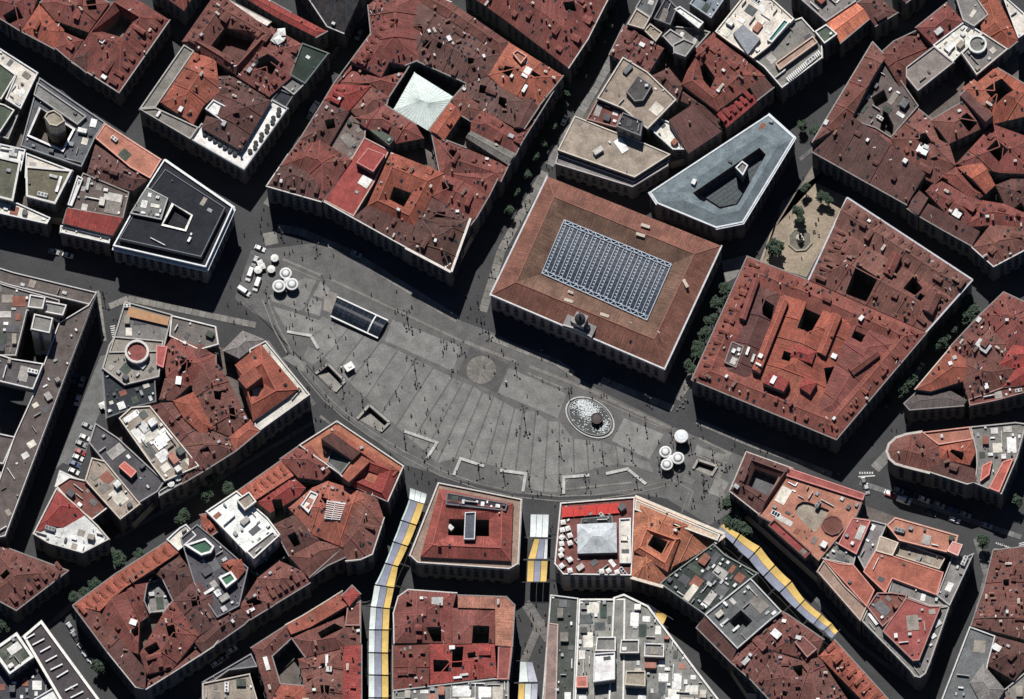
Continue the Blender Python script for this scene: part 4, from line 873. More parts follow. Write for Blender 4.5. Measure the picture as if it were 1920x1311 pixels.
# house round courtyard at the square
B('red attic house with glazed lift court facing the square', '', 17.5, '822,906 978,937 972,1058 955,1068 783,1056 768,1042', 'f', 't', pc=(.6,.56,.52), cl=.1, wells=[('', '842,973 917,975 917,1006 840,1004', 4)], cor=(.55,.52,.5))
B('red tiled ring attic of the courtyard house', '', 19.5, '824,916 962,944 958,1052 788,1044', 'ring', (.27,.075,.06), inner='842,973 917,975 917,1006 840,1004', rt=.45, rz=22.5, zb=17, tile=True, cl=.2, cornice=False)
B('glazed lift shaft standing in the court facing the square', '', 23, '872,962 892,961 890,1012 870,1012', 'f', (.10,.11,.13), pc=(.6,.62,.64), pt=.3, cl=.5)
B('dark machine deck on the courtyard house', '', 22.3, '838,924 952,944 948,958 836,946', 'f', (.045,.04,.05), zb=19, cl=5, ph=.3)
# long block lower left of the square
B('orange roof band of the corner house on the square', '32', 19, '695,755 970,578 1455,905 1340,1165 1060,1040 985,960', 'f', (.36,.14,.09), pc=(.6,.57,.53), cl=.1)
B('large brown shed roof over a grey sunken court', '32', 21, '860,740 940,690 1140,805 1080,860', 's', 'd', e=2, zb=17, cl=.1, cornice=False)
B('orange plaza facing roof slope above the sunken court', '32', 20.5, '960,640 1420,930 1380,980 1150,810 950,690 880,720', 's', 'o', e=0, sl=.3, zb=18, cl=.1, cornice=False)
B('grey sunken court with white rails on the corner house', '32', 19.3, '930,780 1085,855 1000,965 900,880', 'f', (.11,.115,.11), zb=17, cl=.2)
B('red ring roof over a lower court, corner house on the square', '32', 20, '1150,830 1420,930 1335,1155 1055,1035', 'ring', 'p', inner='1180,930 1270,960 1240,1030 1150,990', rt=.4, rz=22, wz=19, wcol='d', zb=17, tile=True, cl=.2, cornice=False)
B('orange roof lantern strip beside the sunken court', '32', 22.5, '1150,830 1210,870 1060,1040 1010,1000', 's', 'o', e=0, sl=.3, zb=18, cl=.1, cornice=False)
B('red tiled house with stripes of tile on the shaded street', '32', 18, '695,757 560,852 690,985 860,1005 960,910 790,700', 'h', 'r', cl=1.2)
B('orange tiled house with six dormers on the shaded street', '32', 18, '240,1092 568,862 660,985 385,1160', 's', 'o', e=0, sl=.3, dorm=[(0, 7)], cl=.3)
B('red hipped roof with black vents behind the six dormers', '32', 18.5, '385,1160 625,955 745,1060 700,1120 560,1205 490,1240', 'h', 'p', wells=[('32', '500,1150 570,1140 580,1190 520,1220')], cl=.8)
B('orange many sided roof with a glass grid skylight', '32', 19, '620,1205 790,1060 905,1010 1225,1112 1165,1320 1010,1490 800,1400', 'h', 'o', cap=4, cl=1)
GRID = B('glass grid skylight on the orange many sided roof', '32', 23, '900,1150 1035,1170 990,1295 880,1285', 'f', (.03,.035,.045), zb=20, ph=.2, pc=(.6,.62,.65), cl=0)
B('white machine court cut into the orange many sided roof', '32', 21.5, '710,1190 780,1085 835,1110 765,1245', 'f', 'c', zb=19, cl=3, pal='w')
B('white roofed tall building in the long block', '32', 23, '25,1232 245,1085 470,1280 560,1400 370,1590 190,1400', 'f', 'w', pc=(.8,.78,.72), cl=.8, wall=(.6,.57,.5))
B('white framed stair tower on the tall white building', '32', 26, '245,1150 335,1092 388,1162 305,1222', 'f', 'b', pc=(.8,.78,.74), zb=22, cl=0)
B('white slab end of the tall white building', '42', 25, '315,245 505,100 552,135 370,300', 'f', 'y', pc=(.82,.8,.76), zb=0, cl=1.5, wall=(.6,.57,.52))
B('dark brown roof behind the white slab', '42', 18.5, '485,60 700,-40 840,160 625,275 555,150', 'h', 'd', wells=[('42', '610,130 670,110 710,190 660,210')], cl=.8)
B('orange and brown roof end over the curved awning street', '42', 19, '840,160 1010,-60 1225,-250 1310,0 1225,262 1140,300 1035,310 1015,205', 'h', 'm', cl=.8, cor=(.55,.53,.5), cap=3.5)
B('brown roof with pale chimney above the narrow dark street', '42', 18.5, '620,275 840,165 1020,205 770,430 720,385', 'h', 'm', cl=.4)
B('long rounded brown roof along the narrow dark street', '42', 18, '725,380 1018,215 1030,285 900,345 775,432', 's', 'd', e=3, sl=.3, cl=.1)
B('brown tiled house with red hips on the narrow dark street', '42', 18, '395,435 555,310 720,385 775,470 520,625', 'h', 'm', dorm=[(3, 6)], cl=1.2)
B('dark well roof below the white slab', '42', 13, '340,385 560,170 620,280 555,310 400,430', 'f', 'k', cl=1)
B('dark grey flat roof with green and white boxes', '42', 18.5, '-160,150 -40,50 60,130 330,365 265,640 105,725 -60,480', 'f', (.085,.085,.095), cl=1.2)
B('green and white glass box, upper of the pair', '42', 21.5, '-130,200 20,150 85,210 60,255 -10,275', 'f', (.06,.14,.09), pc=(.8,.8,.78), pt=.7, zb=17, cl=0)
B('green and white glass box, lower of the pair', '42', 21.5, '115,435 205,390 248,450 170,510', 'f', (.06,.14,.09), pc=(.8,.8,.78), pt=.7, zb=17, cl=0)
B('red hip house between the two glass boxes', '42', 20, '130,340 200,300 280,300 310,380 250,450 200,395', 'h', 'o', zb=16, cl=.2)
B('orange roof beside the tall white building', '42', 19.5, '-20,-20 80,-40 145,75 60,130 0,70', 'h', 'o', cl=.4)
B('small white terraces on the shaded street, long block', '41', 18, '1205,160 1300,75 1345,50 1420,130 1290,240', 'f', 'c', cl=1.6)
B('dark roof row along the narrow dark street, long block', '42', 17.5, '105,725 265,645 340,730 300,770 0,980 -60,900', 'h', 'd', cl=1.4)
B('brown tile house with white terrace on narrow dark street', '42', 17.5, '265,640 395,440 525,625 345,735', 'h', 'm', wells=[('42', '310,600 400,560 430,620 340,650')], cl=1.6)
B('orange tiled wing with dark dormer slits, long block', '41', 18, '528,632 832,408 900,520 720,690', 's', 'o', e=0, sl=.3, dorm=[(0, 6)], cl=.6)
B('orange street wing of the long block', '41', 18, '832,408 1205,172 1292,262 1110,385 900,520', 's', 'o', e=0, sl=.3, dorm=[(0, 5)], cl=.6)
B('brown street wing at the left end of the long block', '41', 18, '530,640 720,690 865,880 770,962', 's', 'm', e=3, sl=.3, cl=1)
B('dark brown corner roof at the bottom left crossing', '41', 18, '770,962 865,880 1060,1110 1050,1235 980,1222', 's', 'd', e=4, sl=.28, cl=.8, cor=(.45,.43,.4))
B('red inner slope with white box, long block', '41', 18.5, '720,690 895,510 1010,760 1000,985 930,960', 'h', 'r', gab=[0, 2], wells=[('41', '940,820 1000,780 1000,850 960,870')], cl=.8)
B('red roof strip left of the grey court, long block', '41', 18.5, '895,510 1110,385 1060,480 1040,600 1080,690 1010,745', 'h', 'r', cl=1)
B('grey court roof with walkway in the long block', '41', 12, '1040,480 1170,440 1250,600 1190,680 1080,690', 'f', 'y', cl=1)
B('dark brown roof right of the grey court, long block', '41', 18, '1110,385 1292,262 1420,430 1250,598 1180,450', 'h', 'd', cl=1)
B('dark brown roofs beside the green boxes roof', '41', 18, '1250,600 1425,430 1560,570 1560,780 1440,850', 'h', 'd', wells=[('41', '1380,590 1440,570 1450,640 1390,650')], cl=1.2)
B('red roofs with round white vent yard, long block', '41', 18, '1010,980 1180,690 1250,600 1440,850 1250,1090 1060,1130', 'h', 'r', wells=[('41', '1200,790 1260,780 1280,880 1220,870'), ('41', '1040,940 1130,900 1160,960 1080,1000')], cl=1.4)
B('brown row at the lower edge of the long block', '41', 17.5, '1060,1130 1250,1090 1440,850 1560,780 1640,800 1542,930 1260,1110 1055,1238', 'h', 'm', cl=1.2, cor=(.45,.43,.4))
# bottom middle left
B('red tiled wing with curved pale street band, lower middle', '42', 17.5, '600,775 720,710 900,600 1010,530 1050,640 780,800 640,850', 's', 'o', e=0, sl=.3, cl=.4, cor=(.55,.5,.42))
B('square red roofed corner tower on the awning street', '42', 20, '1005,565 1080,490 1140,550 1060,640', 'h', 'p', sl=.15, cl=0)
B('orange tiled wing bent round a dark yard, lower edge', '42', 17.5, '350,940 600,780 640,870 490,1010 440,1100', 'h', 'm', cl=.6)
B('brown tiled arm going down to the lower edge', '42', 17.5, '380,1000 500,1000 560,1200 480,1340 440,1200', 'h', 'm', gab=[0], cl=.6)
B('pale front strip with dark window on the narrow street', '42', 15, '0,1190 350,985 395,1080 190,1105 60,1200', 'f', 'g', cl=.6)
B('beige flat roofs at the lower left middle edge', '42', 17, '0,1200 340,1130 420,1400 0,1400', 'f', 'b', cl=.8)
B('red tiled house with small yard beside curved awnings', '42', 18, '645,870 1020,690 1030,790 1140,780 1140,905 745,1010', 'h', 'm', wells=[('42', '830,830 950,750 1020,790 860,880')], cl=.8)
B('brown roof wall below the square tower, awning street', '42', 17.5, '1045,650 1140,600 1140,780 1030,780', 'f', 'm', ph=.4, cl=.4)
B('dark red street wing with white skylights beside curved awnings', '42', 18, '1022,935 1148,920 1148,1400 1008,1400', 's', 'p', e=1, sl=.2, cl=.8)
B('brown hipped roofs with white duct, lower edge', '42', 17.5, '690,1020 1022,935 1008,1400 780,1400', 'h', 'm', wells=[('42', '850,1220 920,1220 910,1290 860,1290')], cl=1.6)
B('orange striped roof at the lower edge', '42', 17, '480,1340 560,1200 740,1215 780,1400 470,1400', 'h', 'o', cl=.4)
# bottom left corner
RIB = B('grey ribbed roof with white frames, bottom left corner', '41', 18, '165,860 300,745 780,1400 480,1400', 'f', (.07,.06,.065), pc=(.82,.8,.74), pt=.9, cl=.1)
B('white framed flower terrace box, bottom left corner', '41', 20, '-60,960 122,832 245,1010 70,1135', 'f', (.12,.12,.1), pc=(.78,.76,.72), pt=1.0, cl=2)
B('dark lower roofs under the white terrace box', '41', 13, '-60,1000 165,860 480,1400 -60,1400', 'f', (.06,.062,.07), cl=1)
B('bright white roof corner at the bottom left edge', '41', 17, '250,1311 400,1225 480,1400 200,1400', 'f', 'w', cl=.4)
B('pointed brown hipped house at the left edge', '41', 17, '-80,195 70,225 492,382 118,668 -80,560', 'h', 'm', dorm=[(1, 4), (2, 7)], cl=.6)
# small red block above it
B('red hipped roof with white terrace on the left dark street', '', 17.5, '62,1002 106,916 145,950 182,985 205,1012 155,1038 92,1020', 'f', 'w', cl=1, pc=(.6,.55,.5))
B('red plaster roof slopes above the small white terrace', '', 19, '66,1000 108,920 150,955 168,975 140,990 92,985', 'h', 'p', zb=16, cl=.2)
# modern block on the left edge
MG = (.112,.094,.088)
B('top wing of the modern grey block along the dark avenue', '21', 19, '-60,690 100,740 700,885 650,972 70,832 -60,790', 'f', MG, pc=(.55,.53,.52), cl=.3, pt=.3, wall=(.2,.18,.17))
B('long right wing of the modern grey block with white edge', '', 19.2, '180,552 10,1006 -20,1012 -20,955 27,819 62,742 90,662 111,606 166,573', 'f', MG, pc=(.62,.60,.58), cl=.5, pt=.3, wall=(.13,.115,.11))
B('left inner roof of the modern grey block', '21', 18.6, '-60,800 70,840 430,940 430,1100 385,1070 195,1015 115,1340 -60,1340', 'f', (.13,.115,.11), pc=(.5,.48,.46), cl=1.4, pt=.3)
B('lower framed roof of the modern grey block at the left edge', '31', 19, '-60,660 110,695 25,890 -60,880', 'f', MG, pc=(.62,.6,.58), cl=.3)
B('lowest framed roof of the modern grey block at the left edge', '31', 18.6, '-60,930 5,950 -20,1180 -60,1180', 'f', MG, pc=(.62,.6,.58), cl=.3)
B('tall framed stair tower in the modern block', '21', 30, '250,1040 382,1070 358,1178 225,1150', 'f', 'y', pc=(.7,.68,.66), cl=.2, wall=(.42,.38,.33))
B('small framed tower of the modern block', '21', 27, '218,900 328,920 310,1002 203,990', 'f', 'y', pc=(.7,.68,.66), cl=.1)
B('low framed roof between the two towers, modern block', '21', 23, '330,945 482,975 455,1050 320,1025', 'f', 'y', pc=(.7,.68,.66), zb=18, cl=.4)
B('framed roof deck beside the deep court, modern block', '31', 22, '-60,80 90,130 315,165 240,350 -60,280', 'f', (.10,.09,.09), pc=(.7,.68,.66), zb=18, cl=.6)
# block left of the square with the round terrace
B('grey corner roof with tan awning by the dark avenue', '21', 18, '905,950 1245,1045 1180,1311 790,1320', 'f', (.17,.16,.155), pc=(.42,.40,.37), cl=.3)
B('house with ringed round roof terrace', '31', 18, '790,30 830,-30 1180,0 1150,260 900,320 740,200', 'f', (.30,.27,.24), pc=(.45,.42,.4), cl=.8)
B('round roof terrace with red floor and white ring wall', '31', 20, '1078,80 1071,112 1052,139 1024,157 990,164 956,157 928,139 909,112 902,80 909,48 928,21 956,3 990,-4 1024,3 1052,21 1071,48', 'f', (.22,.075,.065), zb=17, pc=(.62,.58,.55), pt=.8, ph=1.3, cl=.2)
B('dark plant roof with solar frame beside round terrace', '31', 17, '740,205 900,320 1120,260 1130,440 1010,470 770,560', 'f', 'k', cl=2.5)
B('dark grey roof band behind the plaza corner house', '21', 18, '1240,1050 1560,1130 1580,1260 1440,1300 1225,1200', 'f', (.16,.14,.13), pc=(.7,.68,.64), cl=.7)
B('red roofs between the round terrace and the corner house', '31', 18, '1180,60 1250,-40 1440,40 1560,100 1560,280 1330,330 1200,260', 'h', 'r', wells=[('31', '1300,150 1390,150 1380,210 1310,240')], cl=1.3)
B('red tower roof with dark lower part beside the round terrace', '31', 20, '1130,30 1210,40 1180,190 1130,170', 'f', (.33,.09,.085), zb=14, ph=.2, cl=0)
B('brown gabled house with dark yard, left block', '31', 18, '1190,270 1330,240 1360,330 1250,430 1150,420', 'h', 'm', cl=.6)
B('orange gable with dark slope in the left block', '31', 18.5, '1250,430 1400,365 1480,500 1560,620 1460,675 1330,560', 'h', 'o', gab=[2], cl=.6)
B('brown rear roofs in the left block', '32', 18, '-160,60 0,20 160,230 330,565 200,690 -20,600 -80,300', 'h', 'm', wells=[('32', '80,370 140,370 130,440 90,430'), ('32', '190,490 230,480 240,570 200,570'), ('32', '50,60 150,80 130,170 70,140')], cl=1.8)
B('orange pyramid roof on the shaded street, left block', '32', 18, '190,695 345,565 412,650 235,795', 'h', 'o', cl=.2)
B('brown roofs with dormers on the shaded street, left block', '32', 17.5, '-160,760 -20,600 190,695 235,795 20,930 -150,1030', 'h', 'm', wells=[('32', '-20,800 40,770 60,810 0,850')], cl=1.4)
B('cream terrace base of the orange corner house on the square', '', 18, '468,656 498,640 581,741 488,808 478,800', 'f', 'c', pc=(.62,.58,.55), cl=.4)
B('orange hipped corner house with raised roof block', '', 20, '441,684 489,645 560,730 475,790', 'ring', 'o', inner='468,728 495,720 484,744 470,742', rt=.55, rz=23.5, zb=16, cl=.3, cornice=False)
B('raised orange roof block on the corner house', '', 25, '446,712 478,688 492,706 462,729', 's', 'o', e=2, sl=.15, zb=18, cl=0)
B('pale grey hip roof beside the corner house', '32', 18.5, '150,70 290,-70 440,-10 265,125', 'h', 'y', tile=True, cl=.3)
B('cream terraces and awnings strip, left block', '31', 18.5, '860,560 950,480 1085,470 1440,905 1190,1015 1100,900', 'f', 'b', pc=(.66,.6,.52), cl=2.2, pal='w')
B('pale brown roof strip along the red roofs, left block', '31', 17, '1085,470 1250,440 1560,800 1440,905', 'h', 'm', gab=[0, 2], cl=.6)
B('dark grey flat roof with red box, left block', '31', 17, '690,595 850,700 1190,1015 1140,1090 1000,1175 645,740', 'f', (.075,.073,.078), pc=(.35,.33,.33), cl=.5)
B('red box on the dark grey roof, left block', '31', 20, '858,905 900,868 988,940 948,985', 'f', (.46,.13,.10), zb=16, ph=.1, cl=0)
B('beige roofs with black slots, left block', '31', 17.5, '665,845 760,870 1015,1180 870,1292 615,1010', 'f', 'b', cl=1.2)
B('white house wedge with red roof on the left dark street', '31', 15.5, '405,1050 505,985 620,1010 790,1200 665,1295 520,1180', 'f', 'm', pc=(.7,.66,.6), cl=1)
B('white plaster wedge roof on the left dark street', '31', 14, '432,935 572,1000 470,1092 398,1052', 'f', 'w', ph=.2, cl=0)
B('dark framed front strip of the left block on the shaded street', '31', 16, '1145,1090 1440,905 1460,950 1150,1125', 'f', 'y', cl=.4)
# post office building, grey triangle building (own details further down)
POST = B('post office palace with orange hipped roof round a glass roof', '', 17.5, '920,553 1027,331 1352,461 1245,692', 'ring', (.215,.098,.072), icol=(.165,.098,.070), ridge='968,529 1039,369 1302,476 1227,636', rz=22.5, inner='1016,513 1058,413 1259,496 1213,601', iz=19, rt=.5, wz=18.2, tile=True, cl=.02, cor=(.55,.55,.56), cw=.5, wsp=3.6, wall=(.24,.20,.19))
B('small white framed lift block in the triangular court', '14', 22, '922,1215 970,1168 1012,1200 975,1272', 'f', 'y', zb=12, pc=(.7,.72,.74), pt=.4, cl=0)
TRI = B('grey metal roofed triangular building with glazed court', '', 18.5, '1218,361 1441,215 1490,259 1393,418 1343,428 1232,382', 'ring', (.165,.20,.22), inner='1299,362 1424,277 1436,290 1383,384 1350,392 1312,375', rt=.62, rz=20.5, iz=19.5, wz=13, wcol='z', cl=.06, cor=(.66,.69,.72), cw=.6, tile=False, par=True, pt=.5, pc=(.66,.69,.72), ph=.5)
for l in LOTS: build_lot(l)
def bars(l, name, segs, t, w, hh, z, m):
    for a in segs:
        p, q = [W(x, y, z) for x, y in px(t, a)]; b = MB(); b.beam((p.x-l.base[0], p.y-l.base[1], z), (q.x-l.base[0], q.y-l.base[1], z), w, hh); b.build(name, m, l.root)
bars(RIB, 'rib', ('235,920 320,875', '290,972 365,930', '330,1040 412,995', '365,1100 452,1058', '410,1155 492,1105', '470,1250 562,1203', '510,1302 602,1255', '560,1350 640,1310', '180,880 250,840'), '41', .5, .6, 18.9, M_WHITE)
bars(GRID, 'glazing_bar', ['%d,%d %d,%d' % (898-i*2.2, 1158+i*15, 1032-i*4.6, 1178+i*14) for i in range(9)] + ['960,1158 932,1290'], '32', .25, .3, 23.5, M_WHITE)
bars(PERG, 'pergola_slat', ['%d,%d %d,%d' % (1290+i*12, 560-i*10.2, 1310+i*12, 588-i*10.2) for i in range(20)], '14', .45, .4, 19.6, M_WHITE)
# bright boxes, tanks and tents that the photograph shows on particular roofs
WB = '218,50,1.6,1.6,1 212,62,1.6,1.2,1 230,62,3.5,3,.8 192,82,1.6,1.6,1.2 297,214,4.5,1.8,1.4 522,78,4,4,2 885,250,3,3,1.5 880,282,4.5,2.2,1 862,150,2,1.2,1 988,140,4,2.4,.4 984,168,3,1.2,1 1265,52,4,2,1 1240,228,2,6,.6 1256,246,2.2,5,.6 1165,272,3,5.5,.4 1100,222,3,4,1 1795,402,4,3.6,1.2 1850,420,3,2.6,1 1878,355,5,2.6,.8 1730,287,4,3,1 1697,308,1.6,1.6,1.5 1780,88,3.4,2.6,1.5 1572,656,3,2.6,1 1564,668,2.6,2.4,1 1450,712,4,2,.8 1440,732,2.4,4,.8 1402,660,3,.9,1 1412,672,3,.9,1 1426,668,2,2,1.2 1422,684,3,.9,1 1838,648,3,2.6,.6 1848,656,3.6,3,.6 1790,672,1.4,1.4,1 1782,684,1.4,1.4,1 265,684,3,2,1 225,775,3.4,3,1.6 250,1168,3.4,2.8,1 328,1256,2.6,3,1 420,1142,2.6,2.4,1.4 392,1108,1,4,1 408,1112,2.4,2,1 505,1135,3,2,.8 470,1145,4,1.6,.5 465,1095,2,2,1 582,1022,1,3,1 613,1242,1,4.5,1 617,1258,2,2,1 845,990,2,1.6,2 818,1050,5,1.4,1 794,988,2,5,.8 806,955,1.6,3,.8 820,1130,4,3,.6 884,1272,4.5,5,.6 905,1275,2,4.5,1 870,1265,3,.8,.8 858,1270,3,.8,.8 820,1280,5,4,.4 786,1285,2.4,2.4,.8 1470,1165,3,2.4,1 1455,1190,3.4,2.6,1 1545,1022,2,2.2,2 1638,1160,5,1.6,1 1655,1168,3,2,1 1757,1168,3,4,.6 1750,1192,3,4,.6 1869,1216,3,2.2,1.2 1895,30,5,4,1 1905,42,3,3,1 1440,905,1.6,1.6,1.4 1360,1165,3,.8,1 1380,1178,3,.8,1 1320,1135,2.4,1,1 1255,1110,2,1,1 1275,1130,2,1,1 1290,1148,2,1,1 1300,1160,2,1,1 1330,1095,2,1.2,1 1345,1070,2,1.4,1 130,178,3,6,.4 105,170,2,5,.4 162,215,5,4.5,.4 175,230,4,3,.5 60,165,3,2,1 25,285,4,4,1 110,345,1,6,1 100,330,3,1,1 165,345,1.4,6,1.5 500,1245,5,1.5,.5 270,800,4,3,.5 250,815,3,2,1 300,830,4,4,.6 285,790,2,2,1 325,860,5,3,.5 345,880,5,3,.5 310,815,5,3,.5 205,770,2,2,1 335,715,2,3,1 1400,1240,1.6,4,.6 1760,60,3,2,1'
for w in WB.split():
    x, y, sx, sy, sz = map(float, w.split(',')); best = None
    for l in LOTS:
        p = W(x, y, l.h+1.0)
        if inside(p, l.poly) and (best is None or l.h > best[0].h):
            q = zat(l.F, p.x, p.y)
            if q: best = (l, p, q[0])
    if best:
        l, p, z = best; e0, e1 = l.poly[0], l.poly[1]; an = math.atan2(e1[1]-e0[1], e1[0]-e0[0]); ok = False
        for k in (1, .75, .5):
            hx, hy = sx*k/2+.35, sy*k/2+.35
            if all(inside((p.x+x*math.cos(an)-y*math.sin(an), p.y+x*math.sin(an)+y*math.cos(an)), l.poly) for x, y in ((-hx, -hy), (hx, -hy), (hx, hy), (-hx, hy))): sx *= k; sy *= k; ok = True; break
        if not ok: continue
        g = .78 if random.random() < .55 else .5
        place('roof_box', SM['unit'], l.roof, (p.x-l.base[0], p.y-l.base[1], z-.3), math.atan2(e1[1]-e0[1], e1[0]-e0[0]), (g, g, g*.975), 0, (sx, sy, sz+.3))
# low yard buildings fill the inside of each block between the lots
def fill(label, s, h=8.0):
    p = [W(x, y, h).xy[:] for x, y in px('', s)]
    if area(p) < 0: p = p[::-1]
    cx = sum(q[0] for q in p)/len(p); cy = sum(q[1] for q in p)/len(p)
    e = empty('yard_building', (cx, cy, 0)); tag(e, label, 'building')
    b = MB(); b.prism([(q[0]-cx, q[1]-cy) for q in p], 0, h, 0, False, False); b.build('wall', M_WALL, e, (.4, .36, .3))
    b = MB(); b.face([(q[0]-cx, q[1]-cy, h) for q in p]); b.build('roof', M_FLAT, e, (.13, .11, .10))
fill('low yard roofs glimpsed in the light wells of the top left block', '60,20 235,0 300,60 222,168 60,75')
fill('low yard roofs glimpsed between terraces of the second block', '280,215 350,110 420,40 600,110 460,320')
fill('low yard roofs glimpsed in the wells of the large block', '540,355 725,60 800,20 1035,160 850,505')
fill('low yard roofs glimpsed behind the salmon roof', '15,220 60,170 290,320 260,380 120,410 15,400')
fill('low yard roofs glimpsed between the beige decks', '1080,240 1210,40 1300,60 1420,190 1310,290 1200,320', 8)
fill('low yard roofs glimpsed in the big right block', '1540,290 1650,120 1780,40 1910,70 1910,440 1860,495 1700,390', 8)
fill('low yard roofs glimpsed in the triangular block', '1385,950 1420,900 1600,940 1790,1010 1780,1120 1720,1250')
fill('low yard roofs glimpsed right of the hotel', '1260,1090 1345,1020 1560,1250 1520,1311 1400,1300')
fill('low yard roofs glimpsed between the awning streets', '750,1160 945,1130 945,1300 750,1300')
fill('low yard roofs glimpsed in the long lower left block', '160,1150 400,1020 640,830 730,900 680,1030 260,1270')
fill('low yard roofs glimpsed in the left block', '215,640 320,610 480,680 540,740 330,900 250,980 170,930 210,800')
fill('low yard roofs glimpsed behind the lower edge houses', '490,1240 660,1140 665,1300 500,1300')
fill('low yard roofs glimpsed at the right edge', '1735,745 1850,620 1910,620 1910,735')
# ------------------------------------------------------------------ ground, square and paving
def wq(t, s, z=0.0): return [W(x, y, z) for x, y in px(t, s)]
def ccw(p): p = [tuple(q[:2]) for q in p]; return p if area(p) > 0 else p[::-1]
PITS = [('32', '1206,478 1338,592 1280,650 1130,565'), ('32', '905,180 1015,292 952,362 830,240'), ('34', '655,872 775,912 738,972 628,922')]
PITW = [ccw(wq(t, s)) for t, s in PITS]
gfaces = [[(-900, -900), (900, -900), (900, 900), (-900, 900)]]
for w in PITW: gfaces = [r for f in gfaces for r in subtract(f, w)]
g = MB()
for f in gfaces: g.face([(p[0], p[1], 0) for p in f])
struct(g.build('ground', M_ROAD))
PAVE_BASE = (.118, .117, .115)
pv = MB(); pp = ccw(wq('', '470,470 600,455 760,540 860,600 935,628 1010,668 1120,730 1262,800 1400,860 1372,960 1330,985 1250,935 1190,925 1050,932 960,925 850,898 760,872 690,815 620,760 560,690 515,610 480,590 440,560'))  # pale sheet ends near the cast shadow; darker asphalt beyond paints in deeper shade
fs = [pp]
for w in PITW: fs = [r for f in fs for r in subtract(f, w)]
for f in fs: pv.face([(p[0], p[1], .012) for p in f])
PLAZA = struct(pv.build('square_pavement', M_PAVE, None, PAVE_BASE))
SLABN = [0]; SLABK = [0]
def slab(t, s, col, z=.05, gap=.27, parent=None, name='paving_panel'):
    SLABK[0] += 1; z += .0012*SLABK[0]
    p = offset(ccw(wq(t, s)), gap); b = MB()
    if any(inside((sum(q[0] for q in p)/len(p), sum(q[1] for q in p)/len(p)), w) for w in PITW): return
    ps = [p]
    for w in PITW: ps = [r for f in ps for r in subtract(f, w)]
    for f in ps: b.face([(q[0], q[1], z) for q in f])
    n = len(p)
    for i in range(n): b.face([(p[i][0], p[i][1], .012), (p[(i+1) % n][0], p[(i+1) % n][1], .012), (p[(i+1) % n][0], p[(i+1) % n][1], z), (p[i][0], p[i][1], z)])
    return b.build(name, M_PAVE, parent or PLAZA, col)
rr = random.Random(3)
def pc(k=1.0): v = rr.uniform(.92, 1.08)*k; return (.190*v, .188*v, .180*v)
JL = [((605, 592), (572, 622)), ((632, 604), (590, 648)), ((655, 614), (607, 672)), ((684, 628), (632, 695)), ((714, 641), (655, 718)), ((746, 656), (685, 748)), ((780, 672), (716, 776)), ((813, 689), (742, 800)), ((849, 707), (772, 828)), ((868, 717), (797, 848)), ((888, 722), (818, 870)), ((905, 735), (852, 862)), ((926, 743), (880, 864)),
      ((944, 752), (911, 870)), ((965, 765), (938, 880)), ((981, 768), (966, 890)), ((1005, 771), (991, 918)), ((1028, 789), (1019, 924)), ((1049, 790), (1048, 924)), ((1075, 821), (1077, 890)), ((1100, 824), (1104, 884)), ((1127, 827), (1132, 876)), ((1154, 835), (1160, 872)), ((1180, 846), (1190, 876))]
for (a, b), (c, d) in zip(JL[:-1], JL[1:]):
    m1 = ((a[0]*.55+b[0]*.45), (a[1]*.55+b[1]*.45)); m2 = ((c[0]*.55+d[0]*.45), (c[1]*.55+d[1]*.45))
    slab('', f'{a[0]},{a[1]} {c[0]},{c[1]} {d[0]},{d[1]} {b[0]},{b[1]}', pc())
for s, k in [('735,598 868,650 849,698 720,640', 1.02), ('953,688 1064,738 1046,786 932,738', 1.06), ('640,566 668,572 628,548 606,540', .9)]: slab('', s, pc(k))
for t, s, k in [('34', '115,550 412,672 300,862 20,722', 1.1), ('34', '20,765 70,792 300,872 340,960 150,895', .95), ('34', '640,735 690,770 860,820 820,880 620,810', 1.05), ('34', '780,965 880,1020 820,1140 720,1100', 1.1), ('34', '550,960 640,1000 610,1045 520,1010', .9),
                ('22', '740,770 830,790 720,1025 500,950 480,900', .95), ('22', '850,790 930,860 870,935 790,905', 1.15), ('22', '785,915 870,945 850,1060 730,1020', 1.1), ('22', '500,975 700,1035 850,1080 900,1120 800,1190 600,1150', 1.12), ('22', '800,1195 905,1125 985,1240 920,1311 840,1290', 1.1), ('22', '915,1120 945,1110 1000,1190 975,1215', 1.1), ('22', '1000,1215 1040,1175 1090,1250 1055,1275', 1.15),
                ('32', '560,120 640,90 760,160 730,230', .98), ('32', '760,30 900,100 790,180 720,120', 1.0)]: slab(t, s, pc(k))
# long pale stone bands beside the carriageway
def strip(path, w, col, parent=PLAZA, z=.05, seg=None, name='stone_band', gap=.02):
    for (a, b) in zip(path[:-1], path[1:]):
        A, Bq = W(*a), W(*b); d = (Bq-A).to_2d(); L = d.length; d.normalize(); nrm = Vector((-d.y, d.x))*w/2
        k = max(1, int(L/seg)) if seg else 1
        for i in range(k):
            p0 = A.to_2d()+d*(L*i/k+gap); p1 = A.to_2d()+d*(L*(i+1)/k-gap)
            q = [p0-nrm, p1-nrm, p1+nrm, p0+nrm]; b2 = MB(); SLABN[0] += 1; b2.prism([tuple(v) for v in q], .012, z+.05+.0003*SLABN[0]); v = rr.uniform(.9, 1.1)
            b2.build(name, M_PAVE, parent, tuple(c*v for c in col))
BAND = (.19, .178, .165)
strip([(530, 486), (603, 517)], .9, BAND); strip([(540, 500), (600, 526)], .5, BAND); strip([(622, 525), (760, 590), (866, 640)], .9, BAND); strip([(871, 641), (968, 679)], 1.3, BAND); strip([(992, 687), (1112, 734), (1160, 758), (1262, 806)], 1.3, BAND); strip([(990, 700), (1055, 728)], .6, BAND)
strip([(1110, 745), (1250, 806)], .4, BAND); strip([(1310, 822), (1372, 852)], .9, BAND); strip([(1300, 850), (1350, 872)], .7, BAND)
